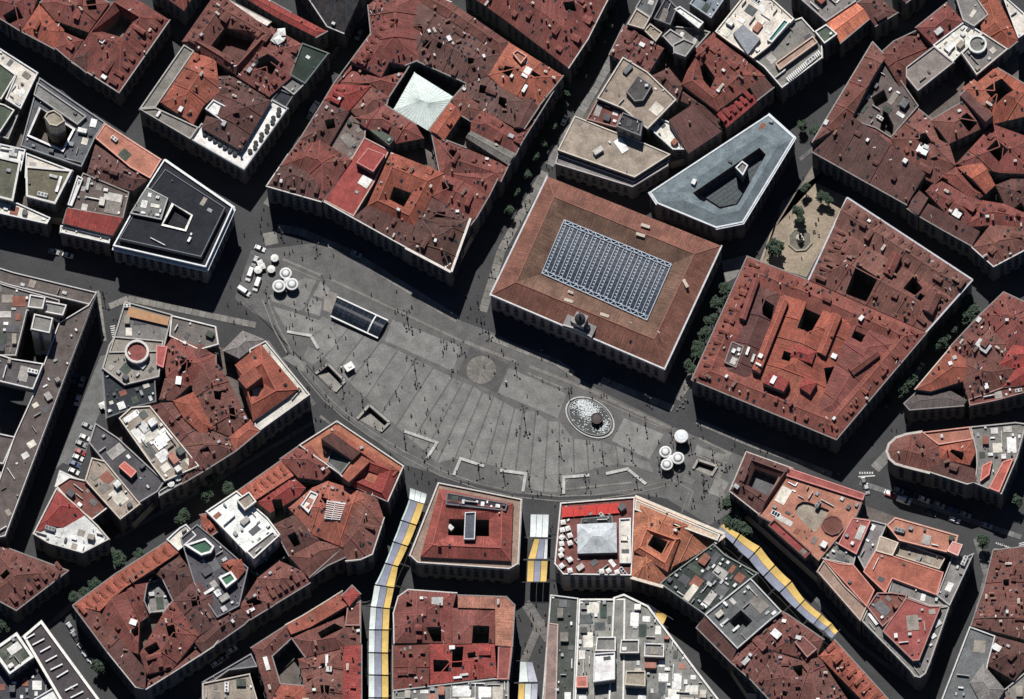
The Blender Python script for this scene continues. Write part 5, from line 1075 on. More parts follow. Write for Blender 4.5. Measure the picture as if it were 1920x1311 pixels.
# double curved bands that follow the arc of the houses
ARC = [(500, 556), (520, 610), (545, 655), (575, 698), (612, 742), (650, 776), (700, 812), (760, 848), (830, 884), (900, 908), (975, 924), (1050, 931), (1120, 928), (1190, 917), (1260, 900)]
strip(ARC, .45, BAND, seg=9); strip([(x-8+i*.4, y+6+i*.25) for i, (x, y) in enumerate(ARC)], .45, BAND, seg=9)
strip([(1260, 900), (1300, 922), (1290, 950)], .4, BAND); strip([(1292, 922), (1278, 962)], .35, BAND)
# pale pavement slabs along the fronts, plus strips paled to imitate sunlit street margins
SIDEW = struct(empty('pavement', W(700, 500)))
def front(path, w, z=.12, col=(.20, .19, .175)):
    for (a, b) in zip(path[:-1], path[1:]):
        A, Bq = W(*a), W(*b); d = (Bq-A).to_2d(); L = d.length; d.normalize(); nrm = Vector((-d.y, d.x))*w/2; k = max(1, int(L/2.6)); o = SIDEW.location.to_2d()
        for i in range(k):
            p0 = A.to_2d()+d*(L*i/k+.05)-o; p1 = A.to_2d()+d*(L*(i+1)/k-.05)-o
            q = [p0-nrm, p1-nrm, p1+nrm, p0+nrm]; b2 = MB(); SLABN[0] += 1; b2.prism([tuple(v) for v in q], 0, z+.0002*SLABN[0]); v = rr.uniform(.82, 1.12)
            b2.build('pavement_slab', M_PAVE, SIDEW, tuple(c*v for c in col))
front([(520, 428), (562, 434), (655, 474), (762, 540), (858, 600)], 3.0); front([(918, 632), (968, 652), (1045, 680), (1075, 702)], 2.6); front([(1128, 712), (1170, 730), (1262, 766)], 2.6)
front([(1306, 790), (1400, 830), (1560, 890)], 2.2); front([(1366, 850), (1345, 900), (1362, 950)], 2.0); front([(495, 450), (520, 445)], 5); front([(905, 585), (940, 470), (1022, 322)], 3.2); front([(499, 385), (590, 245), (735, 25)], 2.6, col=(.21, .21, .2)); b = MB(); b.prism(ccw(wq('', '188,668 218,660 212,720 180,790 150,880 118,868 104,880')), 0, .05); struct(b.build('sunlit_corner_pavement', M_PAVE, None, (.15, .152, .15))); front([(205, 575), (240, 560), (480, 610)], 2.4)  # left diagonal strip, tree lined strip and corner patch: pale colour paints in sunlight
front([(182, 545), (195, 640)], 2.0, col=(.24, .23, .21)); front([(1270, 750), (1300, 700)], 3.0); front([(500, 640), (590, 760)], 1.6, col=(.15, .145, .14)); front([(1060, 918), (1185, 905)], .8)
front([(600, 780), (690, 850), (760, 880)], 1.0, col=(.15, .145, .14)); front([(560, 195), (640, 80), (700, 0)], 1.4, col=(.16, .155, .15)); front([(1030, 310), (1110, 175), (1185, 45)], 3.4, col=(.19, .185, .18))  # last strip widened in a pale tone to paint in the sunlit street side
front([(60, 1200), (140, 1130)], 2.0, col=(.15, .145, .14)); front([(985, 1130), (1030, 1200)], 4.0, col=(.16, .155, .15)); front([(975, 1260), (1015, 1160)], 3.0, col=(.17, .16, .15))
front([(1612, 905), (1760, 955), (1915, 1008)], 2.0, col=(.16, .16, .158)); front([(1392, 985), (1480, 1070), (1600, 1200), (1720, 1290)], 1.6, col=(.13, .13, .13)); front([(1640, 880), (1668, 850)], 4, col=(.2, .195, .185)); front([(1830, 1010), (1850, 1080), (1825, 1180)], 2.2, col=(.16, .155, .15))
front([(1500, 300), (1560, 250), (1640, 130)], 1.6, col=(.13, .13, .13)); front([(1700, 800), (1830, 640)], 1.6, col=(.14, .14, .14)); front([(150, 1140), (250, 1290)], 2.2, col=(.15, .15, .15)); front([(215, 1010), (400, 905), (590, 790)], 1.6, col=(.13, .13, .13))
# drain covers and inspection plates let into the paving
for k in range(46):
    x, y = rr.uniform(600, 1240), rr.uniform(600, 900)
    p = W(x, y)
    if not inside(p, pp) or any(inside(p, w) for w in PITW): continue
    b = MB(); b.box(p.x, p.y, .0, .8, .8 if k % 2 else .5, .152+.001*k, 0, rr.uniform(0, .6)); b.build('drain_cover', M_DARK if k % 3 else M_PAVE, PLAZA, (.07, .07, .07))
# radial paving disc in a dark square
slab('', '881,650 953,683 932,737 857,702', (.088, .086, .085), .03, .05)
cen = W(902.2, 694); R = 5.5
for k in range(16):
    b = MB(); pts = []
    a0, a1 = 2*math.pi*k/16+.012, 2*math.pi*(k+1)/16-.012
    pts = [(1.6*math.cos(a0), 1.6*math.sin(a0))] + [(R*math.cos(a0+(a1-a0)*i/3), R*math.sin(a0+(a1-a0)*i/3)) for i in range(4)] + [(1.6*math.cos(a1), 1.6*math.sin(a1))]
    b.prism([(x+cen.x, y+cen.y) for x, y in pts], .02, .16); b.build('paving_wedge', M_PAVE, PLAZA, (.19, .178, .16) if k % 2 else (.165, .155, .14))
b = MB(); b.lathe([(1.55, .02), (1.55, .18), (.95, .18), (.95, .165), (0, .165)], 24, cen.x, cen.y); b.build('paving_ring', M_PAVE, PLAZA, (.17, .16, .145))
# carriageway tyre wear and zebra crossings
ROADM = struct(empty('road_marking', W(1620, 890)))
def mark(t, s, col=(.6, .6, .58)):
    p = ccw(wq(t, s)); o = ROADM.location; b = MB(); b.prism([(q[0]-o.x, q[1]-o.y) for q in p], .002, .012); b.build('painted_stripe', M_PAVE, ROADM, col)
for i in range(6): mark('35', f'{350+i*18},945 {360+i*18},943 {362+i*18},958 {352+i*18},960')
mark('35', '345,975 465,968 465,976 345,983')
for i in range(3): mark('45', f'{1283+i*28},318 {1295+i*28},322 {1338+i*12},225 {1328+i*12},222')
for i in range(4): mark('45', f'{1505},{185+i*13} {1560},{168+i*13} {1560},{175+i*13} {1506},{192+i*13}')
for i in range(8): mark('45', f'{1340+i*14},{175+i*5} {1348+i*14},{178+i*5} {1345+i*14},{190+i*5} {1337+i*14},{187+i*5}')
for i in range(8): mark('21', f'{795+i*3},{1125+i*15} {832-i*1},{1118+i*15} {833-i},{1124+i*15} {796+i*3},{1131+i*15}')
# sandy little square with trees and a statue fountain
sandy = MB(); q = ccw(wq('', '1466,378 1522,340 1592,372 1512,520 1424,492')); sandy.prism(q, 0, .03); SAND = struct(sandy.build('sand_square', mat('sand_paving', (.30, .245, .185), var=.25, scale=.15, fine=1.0)))
q = ccw(wq('', '1430,490 1455,425 1530,300 1560,310 1522,340 1466,378 1440,480')); b = MB(); b.prism(q, 0, .06); struct(b.build('side_pavement', M_PAVE, None, (.20, .175, .15)))
b = MB(); b.prism(ccw(wq('', '1352,490 1400,478 1380,520 1362,530')), 0, .02); struct(b.build('crossing_pavement', M_PAVE, None, (.21, .2, .19)))

# ------------------------------------------------------------------ details of the post office building
def rel(l, p): return (p[0]-l.base[0], p[1]-l.base[1], p[2])
I4 = [W(*p, 19.4) for p in ((1016, 513), (1213, 601), (1259, 496), (1058, 413))]
def gq(u, v, z=0): p = (I4[0]*(1-u)+I4[1]*u)*(1-v)+(I4[3]*(1-u)+I4[2]*u)*v; return rel(POST, (p.x, p.y, 19.4+z+1.1*math.sin(math.pi*v)*.6))
M_PANE = mat('roof_pane', (.010, .018, .036), rough=.45, var=.5, scale=.5, fine=.6, spec=.2)
M_STEELB = mat('pale_steel', (.36, .43, .52), rough=.5, var=.1)
gr = empty('glass_roof'); gr.parent = POST.root
NB = 14
for i in range(NB):
    u0, u1 = i/NB, (i+1)/NB; um = (u0+u1)/2
    b = MB()
    for k in range(8): b.beam(gq(u0, .06+k*.11, .25), gq(u0, .06+(k+1)*.11, .25), .24, .3)
    b.build('roof_beam', M_STEELB, gr)
    b = MB()
    for k in range(8): b.beam(gq(um-.004, .06+k*.11, .18), gq(um-.004, .06+(k+1)*.11, .18), .16, .2)
    for k in range(16):
        v = .08+k*.055; b.beam(gq(u0+.014, v, .15), gq(um-.006, v, .15), .34, .12)
    o = b.build('glazing_bars', M_STEELB, gr); o['kind'] = 'stuff'
    for k in range(10):
        v0, v1 = .02+k*.096, .02+(k+1)*.096-.008; b = MB(); b.face([gq(u0+.004, v0), gq(u1-.004, v0), gq(u1-.004, v1), gq(u0+.004, v1)]); b.build('glass_pane', M_PANE, gr)
for v0, v1 in ((.0, .06), (1.0, .94)):
    for i in range(NB):
        u0, u1 = i/NB, (i+1)/NB; um = (u0+u1)/2; b = MB(); b.beam(gq(u0, v0, .45), gq(um, v1, .6), .26, .2); b.beam(gq(um, v1, .6), gq(u1, v0, .45), .26, .2); b.build('truss', M_STEELB, gr)
    b = MB(); b.beam(gq(0, v0, .5), gq(1, v0, .5), .3, .25); b.build('edge_beam', M_STEELB, gr)
    b = MB(); b.beam(gq(0, v1, .62), gq(1, v1, .62), .22, .2); b.build('edge_beam', M_STEELB, gr)
for u in (0.0, 1.0):
    b = MB(); b.beam(gq(u, 0, .45), gq(u, 1, .45), .3, .25); b.build('edge_beam', M_STEELB, gr)
for t, x, y, rot in (('24', 235, 465, .4), ('24', 270, 400, .4), ('24', 560, 815, 1.15), ('23', 1180, 940, .4), ('23', 1440, 1045, .4)):
    q = px(t, f'{x},{y}')[0]; p = W(q[0], q[1], 22.3); b = MB(); b.box(0, 0, -2.5, 3.2, .9, 4.0, 0); b.box(0, 0, 1.5, 3.5, 1.2, .2, 0)
    b.build('chimney', M_STONE, POST.roof, (.5, .43, .35), rel(POST, (p.x, p.y, 20.9)), -rot)
p = W(1176, 606, 21); b = MB()
for k in range(3): b.box(-1.2+k*1.2, 0, 0, 1.0, 1.6, .35, 0); b.box(-1.2+k*1.2, 0, .35, .8, 1.3, .03, 1)
b.build('roof_light', [M_WHITE, M_GLASS], POST.roof, None, rel(POST, (p.x, p.y, 20.6)), -.4)
# clock tower over the middle of the front
a = W(920, 553, 17.5); b_ = W(1245, 692, 17.5); fd = (b_-a).to_2d().normalized(); fang = math.atan2(fd.y, fd.x)
pm = W(1087, 612, 19.5); tw = empty('clock_tower', rel(POST, (pm.x, pm.y, 0)), fang); tw.parent = POST.root
b = MB(); b.box(0, .5, 16, 11.5, 5.6, 4.0, 0); b.box(0, .5, 20, 12, 6.1, .3, 0); b.build('tower_base', M_STONE, tw, (.22, .21, .21))
b = MB(); b.face([(-5.8, -2.4, 20.3), (5.8, -2.4, 20.3), (0, -2.4, 22.4)]); b.face([(-5.8, -1.9, 20.3), (0, -1.9, 22.4), (5.8, -1.9, 20.3)]); b.face([(-5.8, -2.4, 20.3), (0, -2.4, 22.4), (0, -1.9, 22.4), (-5.8, -1.9, 20.3)]); b.face([(5.8, -2.4, 20.3), (5.8, -1.9, 20.3), (0, -1.9, 22.4), (0, -2.4, 22.4)]); b.build('pediment', M_STONE, tw, (.5, .48, .46))
b = MB(); b.box(0, .6, 20.3, 4.2, 4.2, 6.0, 0); b.box(0, .6, 26.3, 4.7, 4.7, .4, 0)
for sx in (-1, 1): b.box(sx*3.1, .6, 20.3, 1.2, 1.6, 2.2, 0)
b.build('tower_shaft', M_STONE, tw, (.30, .28, .27))
b = MB(); b.lathe([(2.1, 26.7), (2.0, 27.6), (1.5, 28.6), (.7, 29.2), (.5, 29.3), (.5, 30.4), (.3, 30.9), (0, 31.2)], 12, 0, .6); b.build('dome', M_DARK, tw)
for dx, dy, rz in ((0, -1.52, 0), (-2.12, .6, -math.pi/2), (2.12, .6, math.pi/2)):
    b = MB(); b.lathe([(0, .03), (.9, .03), (.9, .1), (1.05, .1), (1.05, 0)], 18); o = b.build('clock_face', M_WHITE, tw, None, (dx, dy, 24.3)); o.rotation_euler = (math.pi/2, 0, rz)
b = MB(); b.beam((0, .6, 31), (0, .6, 34.5), .1, .1); b.lathe([(0, 34.2), (.25, 34.5), (0, 34.8)], 8, 0, .6); b.build('finial', M_DARK, tw)
for k in range(9):
    pmk = W(920+325*(k+.5)/9, 553+139*(k+.5)/9, 17.6)
for k in range(44):
    q = a.to_2d()+(b_-a).to_2d()*((k+.5)/44); b2 = MB(); b2.lathe([(.16, .1), (.1, .3), (.18, .6), (.1, .9), (.2, 1.0), (0, 1.0)], 6); b2.build('baluster', M_STONE, POST.root, (.66, .65, .64), rel(POST, (q.x-fd.y*-.2, q.y+fd.x*-.2, 17.6)))
b = MB(); d3 = Vector((fd.y, -fd.x))*.2; b.beam(rel(POST, (a.x+d3.x, a.y+d3.y, 18.65)), rel(POST, (b_.x+d3.x, b_.y+d3.y, 18.65)), .5, .16); b.build('balustrade_rail', M_STONE, POST.root, (.66, .65, .64))
# grey triangular building: glazed court roof
gpts = [W(x, y, 14.0) for x, y in ((1316, 366), (1428, 292), (1432, 302), (1380, 382), (1350, 388))]
b = MB(); b.face([rel(TRI, p) for p in gpts]); b.build('glass_roof', mat('court_glass', (.035, .05, .058), rough=.2, var=.4, scale=.8, fine=1.5), TRI.root)
g2 = ccw(gpts)
for ax in (0, 1):
    d = (gpts[1]-gpts[0]).to_2d().normalized(); d = d if ax else Vector((-d.y, d.x)); nn = Vector((-d.y, d.x)); pr = [nn.dot(Vector(p)) for p in g2]; k = min(pr)+.9
    while k < max(pr):
        ln = clip(clip(g2, nn.x, nn.y, -k-.01), -nn.x, -nn.y, k-.01)
        if len(ln) > 2:
            e = sorted(ln, key=lambda p: d.dot(Vector(p))); b = MB(); b.beam(rel(TRI, (*e[0], 14.1)), rel(TRI, (*e[-1], 14.1)), .1, .1); b.build('glazing_bar', M_DARK, TRI.root)
        k += 1.6
# white fabric canopy over the court of the large block
CZ, CT = 17.2, 20.6
cc4 = [W(x, y, CZ) for x, y in ((777, 136), (852, 183), (810, 250), (738, 205))]; r0, r1 = W(788, 187, CT), W(800, 193, CT)
can = empty('court_canopy', (r0.x, r0.y, 0)); tag(can, 'white ribbed fabric canopy roofing the court of the large block', 'canopy')
cr = lambda p: (p.x-r0.x, p.y-r0.y, p.z)
for poly in ([cc4[0], r0, cc4[3]], [cc4[0], cc4[1], r1, r0], [cc4[1], cc4[2], r1], [cc4[2], cc4[3], r0, r1]):
    b = MB(); b.face([cr(p) for p in poly]); b.build('fabric_panel', M_FABRIC, can, (.70, .78, .74))
for (p, q, r, s) in ((cc4[0], cc4[1], r0, r1), (cc4[2], cc4[3], r1, r0), (cc4[1], cc4[2], r1, r1), (cc4[3], cc4[0], r0, r0)):
    for j in range(1, 12):
        u = j/12; A = p*(1-u)+q*u; Bq = r*(1-u)+s*u; b = MB(); b.beam(cr(A+Vector((0, 0, .05))), cr(Bq+Vector((0, 0, .05))), .12, .08); b.build('seam', M_FABRIC, can, (.5, .58, .55))
for p in cc4: b = MB(); b.beam((p.x-r0.x, p.y-r0.y, 0), cr(p), .3, .3); b.build('mast', M_METAL, can)

# ------------------------------------------------------------------ things on the square
ORD = ['first', 'second', 'third', 'fourth', 'fifth', 'sixth', 'seventh', 'eighth', 'ninth', 'tenth', 'eleventh', 'twelfth', 'thirteenth', 'fourteenth']
# low L-shaped granite benches
benches = [('22', '610,1165 780,1195 835,1290'), ('32', '1450,650 1695,735 1620,850'), ('33', '570,905 400,850 350,970'), ('33', '685,935 870,960 850,1090'), ('33', '1330,970 1145,985 1145,1105'), ('33', '1450,960 1605,925 1740,1035')]
where = ['beside the long glass station canopy', 'between stair entrance and the lower arc', 'left of the pair above the courtyard house', 'right of the pair above the courtyard house', 'in front of the red hotel canopy', 'lower right, below the ringed kiosks']
for (t, s), w in zip(benches, where):
    p = wq(t, s); root = empty('stone_bench', p[1]); tag(root, 'pale granite L shaped bench ' + w, 'bench', 'granite benches on the square')
    for i in range(2):
        a, b2 = p[i], p[i+1]; d = (b2-a).normalized(); L = (b2-a).length; k = max(3, int(L/1.6))
        for j in range(k):
            e = .02; A = a+d*(L*j/k+e); C = a+d*(L*(j+1)/k-e)
            if i == 0 and j == k-1: C = C+d*.55
            if i == 1 and j == 0: A = A+d*.6
            b = MB(); b.beam((A.x-p[1].x, A.y-p[1].y, .3), (C.x-p[1].x, C.y-p[1].y, .3), 1.1, .5); v = rr.uniform(.9, 1.08); b.build('seat_block', M_PAVE, root, (.46*v, .45*v, .43*v))
# stair entrances to the station
stair_lab = ['stair entrance with pale U shaped parapet, right one of the left pair', 'stair entrance with pale parapet, left one beside the small white hut', 'dark stair entrance right of the ringed kiosks']
for k, (t, s) in enumerate(PITS):
    p = wq(t, s); c = sum(p, Vector())/4; root = empty('stair_entrance', c); tag(root, stair_lab[k], 'stair entrance', 'stair entrances on the square')
    P2 = [(q.x-c.x, q.y-c.y) for q in p]
    b = MB()
    for i in range(4): A, C = P2[i], P2[(i+1) % 4]; b.face([(A[0], A[1], -5), (C[0], C[1], -5), (C[0], C[1], 0), (A[0], A[1], 0)])
    b.face([(q[0], q[1], -5) for q in P2]); b.build('shaft_wall', M_PAVE, root, (.10, .095, .09))
    for i in (3, 0, 1) if k != 1 else (3, 0, 1):
        A, C = Vector((*P2[i], .45)), Vector((*P2[(i+1) % 4], .45)); d = (C-A).normalized(); nn = Vector((d.y, -d.x, 0))*(1 if area(P2) > 0 else -1)*.5
        b = MB(); b.beam(A+nn-d*.45, C+nn+d*(.45 if i != 1 else 0), .9, .9); b.build('parapet', M_PAVE, root, (.33, .315, .29))
    A, Bq, C, D = [Vector((*q, 0)) for q in P2]                      # steps go down from the side C-D up to A-B
    for j in range(14):
        v0, v1 = 1-j/16, 1-(j+1)/16; z = -.17*(j+1)
        q = [A*(1-v1)+D*v1, Bq*(1-v1)+C*v1, Bq*(1-v0)+C*v0, A*(1-v0)+D*v0]; b = MB(); b.prism(ccw(q), z-.6, z); b.build('step', M_PAVE, root, (.26, .245, .225))
# long glass station canopy
cv = [W(x, y) for x, y in ((633, 560), (727, 603), (708, 636), (621, 596))]; c = sum(cv, Vector())/4
root = empty('station_canopy', c); tag(root, 'long dark glass station canopy with white edge rails', 'canopy')
def vault(u, v):
    A = cv[0]*(1-u)+cv[1]*u; Bq = cv[3]*(1-u)+cv[2]*u; p = A*(1-v)+Bq*v; return Vector((p.x-c.x, p.y-c.y, .6+2.9*math.sin(math.pi*(.08+.84*v))**.7*(1-.25*u)))
M_VG = mat('canopy_glass', (.016, .022, .034), rough=.2, var=.5, scale=.6, spec=.5)
for i in range(9):
    for j in range(6):
        b = MB(); u0, u1, v0, v1 = i/9+.003, (i+1)/9-.003, j/6+.006, (j+1)/6-.006; b.face([vault(u0, v0), vault(u1, v0), vault(u1, v1), vault(u0, v1)]); b.build('glass_panel', M_VG, root)
for i in range(10):
    b = MB()
    for j in range(6): b.beam(vault(i/9, j/6)+Vector((0, 0, .02)), vault(i/9, (j+1)/6)+Vector((0, 0, .02)), .5 if i == 7 else .12, .15)
    b.build('rib', M_WHITE if i == 7 else M_DARK, root)
for v in (0, 1):
    b = MB(); b.beam(vault(-.01, v)+Vector((0, 0, .25)), vault(1.01, v)+Vector((0, 0, .1)), .5, .4); b.build('edge_rail', M_WHITE, root)
for u in (0, 1):
    b = MB()
    for j in range(6): q0, q1 = vault(u, j/6), vault(u, (j+1)/6); b.face([(q0.x, q0.y, .05), (q1.x, q1.y, .05), q1, q0])
    b.build('end_glass', M_VG, root)
slab('22', '880,860 985,890 945,1000 930,1040 865,1010', (.26, .24, .225), .06)
# round kiosks with ringed white roofs
def kiosk(x, y, r, h, label, t='', rings=True):
    q = px(t, f'{x},{y}')[0]; p = W(q[0], q[1], h+.5); root = empty('kiosk', (p.x, p.y, 0)); tag(root, label, 'kiosk', 'round kiosks')
    b = MB(); b.lathe([(r*.82, 0), (r*.82, h-.3)], 20); b.build('glazed_wall', mat('kiosk_glass', (.05, .035, .035), rough=.15, var=.2), root)
    for k in range(10):
        a = 2*math.pi*k/10; b = MB(); b.beam((r*.86*math.cos(a), r*.86*math.sin(a), 0), (r*.86*math.cos(a), r*.86*math.sin(a), h-.3), .14, .14); b.build('column', M_METAL, root)
    b = MB(); b.lathe([(r*.8, h-.32), (r, h-.3), (r*1.02, h), (r*.95, h+.22), (r*.78, h+.3), (r*.74, h+.26)], 28); b.build('roof_rim', M_WHITE, root)
    if rings:
        b = MB(); b.lathe([(r*.74, h+.26), (r*.70, h+.42), (r*.54, h+.55), (r*.52, h+.48)], 28); b.build('roof_ring', M_METAL, root)
        b = MB(); b.lathe([(r*.52, h+.48), (r*.48, h+.72), (r*.25, h+.9), (0, h+.95)], 28); b.build('roof_cap', M_WHITE, root)
    else:
        b = MB(); b.lathe([(r*.74, h+.26), (r*.5, h+.5), (0, h+.62)], 28); b.build('roof_cap', M_FABRIC, root, (.72, .78, .82))
        for k in range(14): a = 2*math.pi*k/14; b = MB(); b.beam((0, 0, h+.64), (r*.9*math.cos(a), r*.9*math.sin(a), h+.3), .1, .06); b.build('roof_rib', M_WHITE, root)
kiosk(600, 740, 2.3, 3.6, 'upper round white kiosk of the trio beside the parked vans', '22'); kiosk(551, 832, 2.5, 3.6, 'lower left round white kiosk of the trio beside the parked vans', '22'); kiosk(645, 818, 2.4, 3.6, 'right hand round white kiosk of the trio beside the parked vans', '22')
kiosk(415, 797, 2.3, 3.8, 'upper left kiosk with ringed white roof, right of the fountain', '34'); kiosk(425, 888, 2.3, 3.8, 'lower left kiosk with ringed white roof, right of the fountain', '34'); kiosk(506, 842, 2.4, 3.8, 'right hand kiosk with ringed white roof, right of the fountain', '34')
kiosk(530, 684, 2.6, 5.2, 'single tall round kiosk with plain pale roof by the carriageway', '34', False)
for t, x, y in (('22', 612, 790), ('34', 450, 842)):
    q = px(t, f'{x},{y}')[0]; p = W(q[0], q[1], 3.8); b = MB(); b.lathe([(1.2, 3.2), (1.35, 3.5), (.9, 3.9), (0, 4.1)], 18); b.beam((0, 0, 0), (0, 0, 3.4), .3, .3)
    o = b.build('link_canopy', M_WHITE, None, None, (p.x, p.y, 0)); tag(o, 'small white canopy joining the round kiosks ' + ('by the parked vans' if t == '22' else 'right of the fountain'), 'canopy')
# little white hut
p = W(655, 688, 2.4); root = empty('white_hut', (p.x, p.y, 0)); tag(root, 'small bright white hut with red side near the stair entrance', 'hut')
b = MB(); b.box(0, 0, 0, 3.0, 2.4, 2.6, 0, .5); b.build('body', M_ANY, root, (.35, .08, .06)); b = MB(); b.box(0, 0, 2.6, 3.5, 2.9, .25, 0, .5); b.box(.2, .1, 2.85, 1.2, 1.0, .4, 0, .5); b.build('roof', M_WHITE, root); b = MB(); b.box(.55, -1.05, .1, .05, .9, 2.0, 0, .5); b.build('door', M_DARK, root)
# the oval fountain
FC, FA, FB, FP = (1106.3, 783.5), 50.5, 33.5, math.radians(33)
def ell(k, s=1.0): t = 2*math.pi*k/48; x, y = FA*s*math.cos(t), FB*s*math.sin(t); p = W(FC[0]+x*math.cos(FP)-y*math.sin(FP), FC[1]+x*math.sin(FP)+y*math.cos(FP)); return p
fc = W(*FC); root = empty('fountain', fc); tag(root, 'oval fountain with white rims and sparkling water', 'fountain')
def ring(s0, s1, z0, z1, name, m, col=None):
    b = MB()
    for k in range(48):
        A, Bq, C, D = ell(k, s0)-fc, ell(k+1, s0)-fc, ell(k+1, s1)-fc, ell(k, s1)-fc
        b.face([(A.x, A.y, z1), (Bq.x, Bq.y, z1), (C.x, C.y, z1), (D.x, D.y, z1)]); b.face([(A.x, A.y, z0), (Bq.x, Bq.y, z0), (Bq.x, Bq.y, z1), (A.x, A.y, z1)]); b.face([(C.x, C.y, z0), (D.x, D.y, z0), (D.x, D.y, z1), (C.x, C.y, z1)])
    return b.build(name, m, root, col)
ring(1.0, .945, 0, .5, 'outer_rim', M_PAVE, (.48, .47, .46)); ring(.945, .86, 0, .2, 'gutter', M_PAVE, (.10, .10, .10)); ring(.875, .845, 0, .75, 'inner_rim', M_PAVE, (.34, .33, .32))
b = MB(); b.face([tuple((ell(k, .85)-fc).xy[:])+(.55,) for k in range(48)])
mw = mat('fountain_water', (.012, .018, .020), rough=.4, var=.6, scale=.8, fine=2.5, bump=.5, spec=.2); b.build('water', mw, root)
rs = random.Random(5); b = MB(); bc = W(1119, 789)-fc
HOT = [(W(x, y)-fc, r) for x, y, r in ((1085, 757, 2.0), (1096, 760, 2.2), (1106, 768, 2.2), (1114, 774, 1.8), (1098, 775, 1.8), (1136, 797, 1.5), (1128, 806, 1.3))]
for _ in range(5200):
    a = rs.uniform(0, 6.283); r = math.sqrt(rs.random())*.83; p = ell(a/6.283*48, r)-fc
    hot = sum(math.exp(-((p.x-q.x)**2+(p.y-q.y)**2)/(rad*rad)) for q, rad in HOT)
    if rs.random() > .035+min(.8, hot*hot*.5): continue
    z = .56+rs.random()**2*.4; s = rs.uniform(.14, .34); t = rs.uniform(0, 6.28)
    q = [Vector((p.x+s*math.cos(t+2.1*i), p.y+s*math.sin(t+2.1*i), z)) for i in range(3)]; ap = Vector((p.x, p.y, z+s*.25))
    for i in range(3): b.face([q[i], q[(i+1) % 3], ap])
o = b.build('spray', mat('foam', (.8, .85, .85), rough=.3, var=.05), root); o['kind'] = 'stuff'
b = MB(); b.lathe([(2.2, .3), (2.0, 1.2), (1.0, 1.5), (.9, 2.3), (2.1, 2.9), (2.2, 3.1), (1.9, 3.1), (1.3, 2.75), (0, 2.65)], 20, bc.x, bc.y); b.build('bowl', mat('red_granite', (.035, .014, .013), rough=.5, var=.3, scale=1), root)
b = MB(); b.lathe([(1.85, 2.95), (0, 2.98)], 20, bc.x, bc.y); b.build('bowl_water', mat('bowl_water', (.03, .014, .013), rough=.4, spec=.2), root)
# statue fountain on the sandy square
p = W(1500, 450); root = empty('statue_fountain', p); tag(root, 'pale octagonal statue fountain on the sandy little square', 'fountain')
b = MB(); b.lathe([(4.9, 0), (4.9, .7), (4.2, .7), (4.2, .25), (0, .25)], 8, rot=.4); b.build('basin', M_PAVE, root, (.30, .27, .22)); b = MB(); b.lathe([(4.15, .5), (0, .5)], 8, rot=.4); b.build('water', mat('still_water', (.16, .15, .12), rough=.1, var=.3), root)
b = MB(); b.box(0, 0, .3, 2.4, 2.4, 1.4, 0, .4); b.box(0, 0, 1.7, 1.7, 1.7, 2.0, 0, .4); b.box(0, 0, 3.7, 2.0, 2.0, .25, 0, .4); b.build('pedestal', M_STONE, root, (.62, .58, .5))
b = MB(); b.lathe([(.55, 3.95), (.6, 4.6), (.4, 5.2), (.5, 5.7), (.2, 6.0), (.25, 6.25), (0, 6.45)], 10); b.beam((.4, 0, 5.5), (1.0, .2, 4.9), .2, .2); b.build('statue', mat('bronze', (.05, .045, .035), rough=.5), root)
# small info totems
for x, y, w in ((949, 719, 'near the round paving disc'), (640, 692, 'beside the little white hut')):
    p = W(x, y); o = MB(); o.box(0, 0, 0, .9, .9, .2, 1); o.box(0, 0, .2, .7, .3, 2.4, 0); o = o.build('info_totem', [M_WHITE, M_DARK], None, None, (p.x, p.y, 0)); tag(o, 'slim white information totem ' + w, 'totem')

LMK = [((483, 520), 'the parked white vans'), ((535, 530), 'the trio of white kiosks'), ((670, 595), 'the long glass canopy'), ((620, 715), 'the left stair entrance'), ((702, 785), 'the lower stair entrance'), ((655, 688), 'the little white hut'), ((902, 694), 'the round paving disc'), ((1106, 784), 'the oval fountain'), ((1262, 855), 'the ringed kiosks'), ((1276, 817), 'the tall single kiosk'), ((1322, 880), 'the dark stair entrance'),
       ((590, 630), 'the bench by the glass canopy'), ((790, 830), 'the bench left of the arc'), ((880, 870), 'the bench above the courtyard house'), ((970, 890), 'the bench beside the middle street'), ((1070, 900), 'the bench before the hotel'), ((1190, 890), 'the bench below the kiosks'), ((880, 610), 'the left corner of the post office'), ((1010, 665), 'the post office front'), ((1150, 735), 'the clock tower shadow'), ((1285, 750), 'the cafe tables by the post office'), ((930, 470), 'the tree lined street'), ((500, 430), 'the junction above the vans'), ((700, 500), 'the shadow of the large block'), ((780, 640), 'the pale panel left of the disc'), ((1010, 735), 'the pale panel right of the disc'), ((720, 690), 'the four armed lamp'), ((780, 740), 'the slanted paving strips'), ((985, 790), 'the lamp above the middle strips'), ((880, 780), 'the middle paving strips'), ((1080, 850), 'the straight paving strips'), ((1195, 800), 'the pale panel right of the fountain'), ((1350, 880), 'the corner of the dark brown roof'), ((1300, 950), 'the mouth of the right diagonal street'), ((1000, 930), 'the mouth of the middle street'), ((780, 895), 'the mouth of the curved street'), ((560, 700), 'the corner house on the left'), ((1000, 1150), 'the middle street'), ((1490, 460), 'the statue fountain'), ((1060, 260), 'the beige corner shop'), ((200, 580), 'the end of the dark avenue'), ((450, 590), 'the dark avenue corner'), ((1400, 850), 'the shaded avenue'), ((1680, 820), 'the rounded nose building'), ((640, 90), 'the upper diagonal street'), ((1850, 1030), 'the lower right crossing')]
NUM = []
def near_to(x, y): return min(LMK, key=lambda l: (l[0][0]-x)**2+(l[0][1]-y)**2)[1]
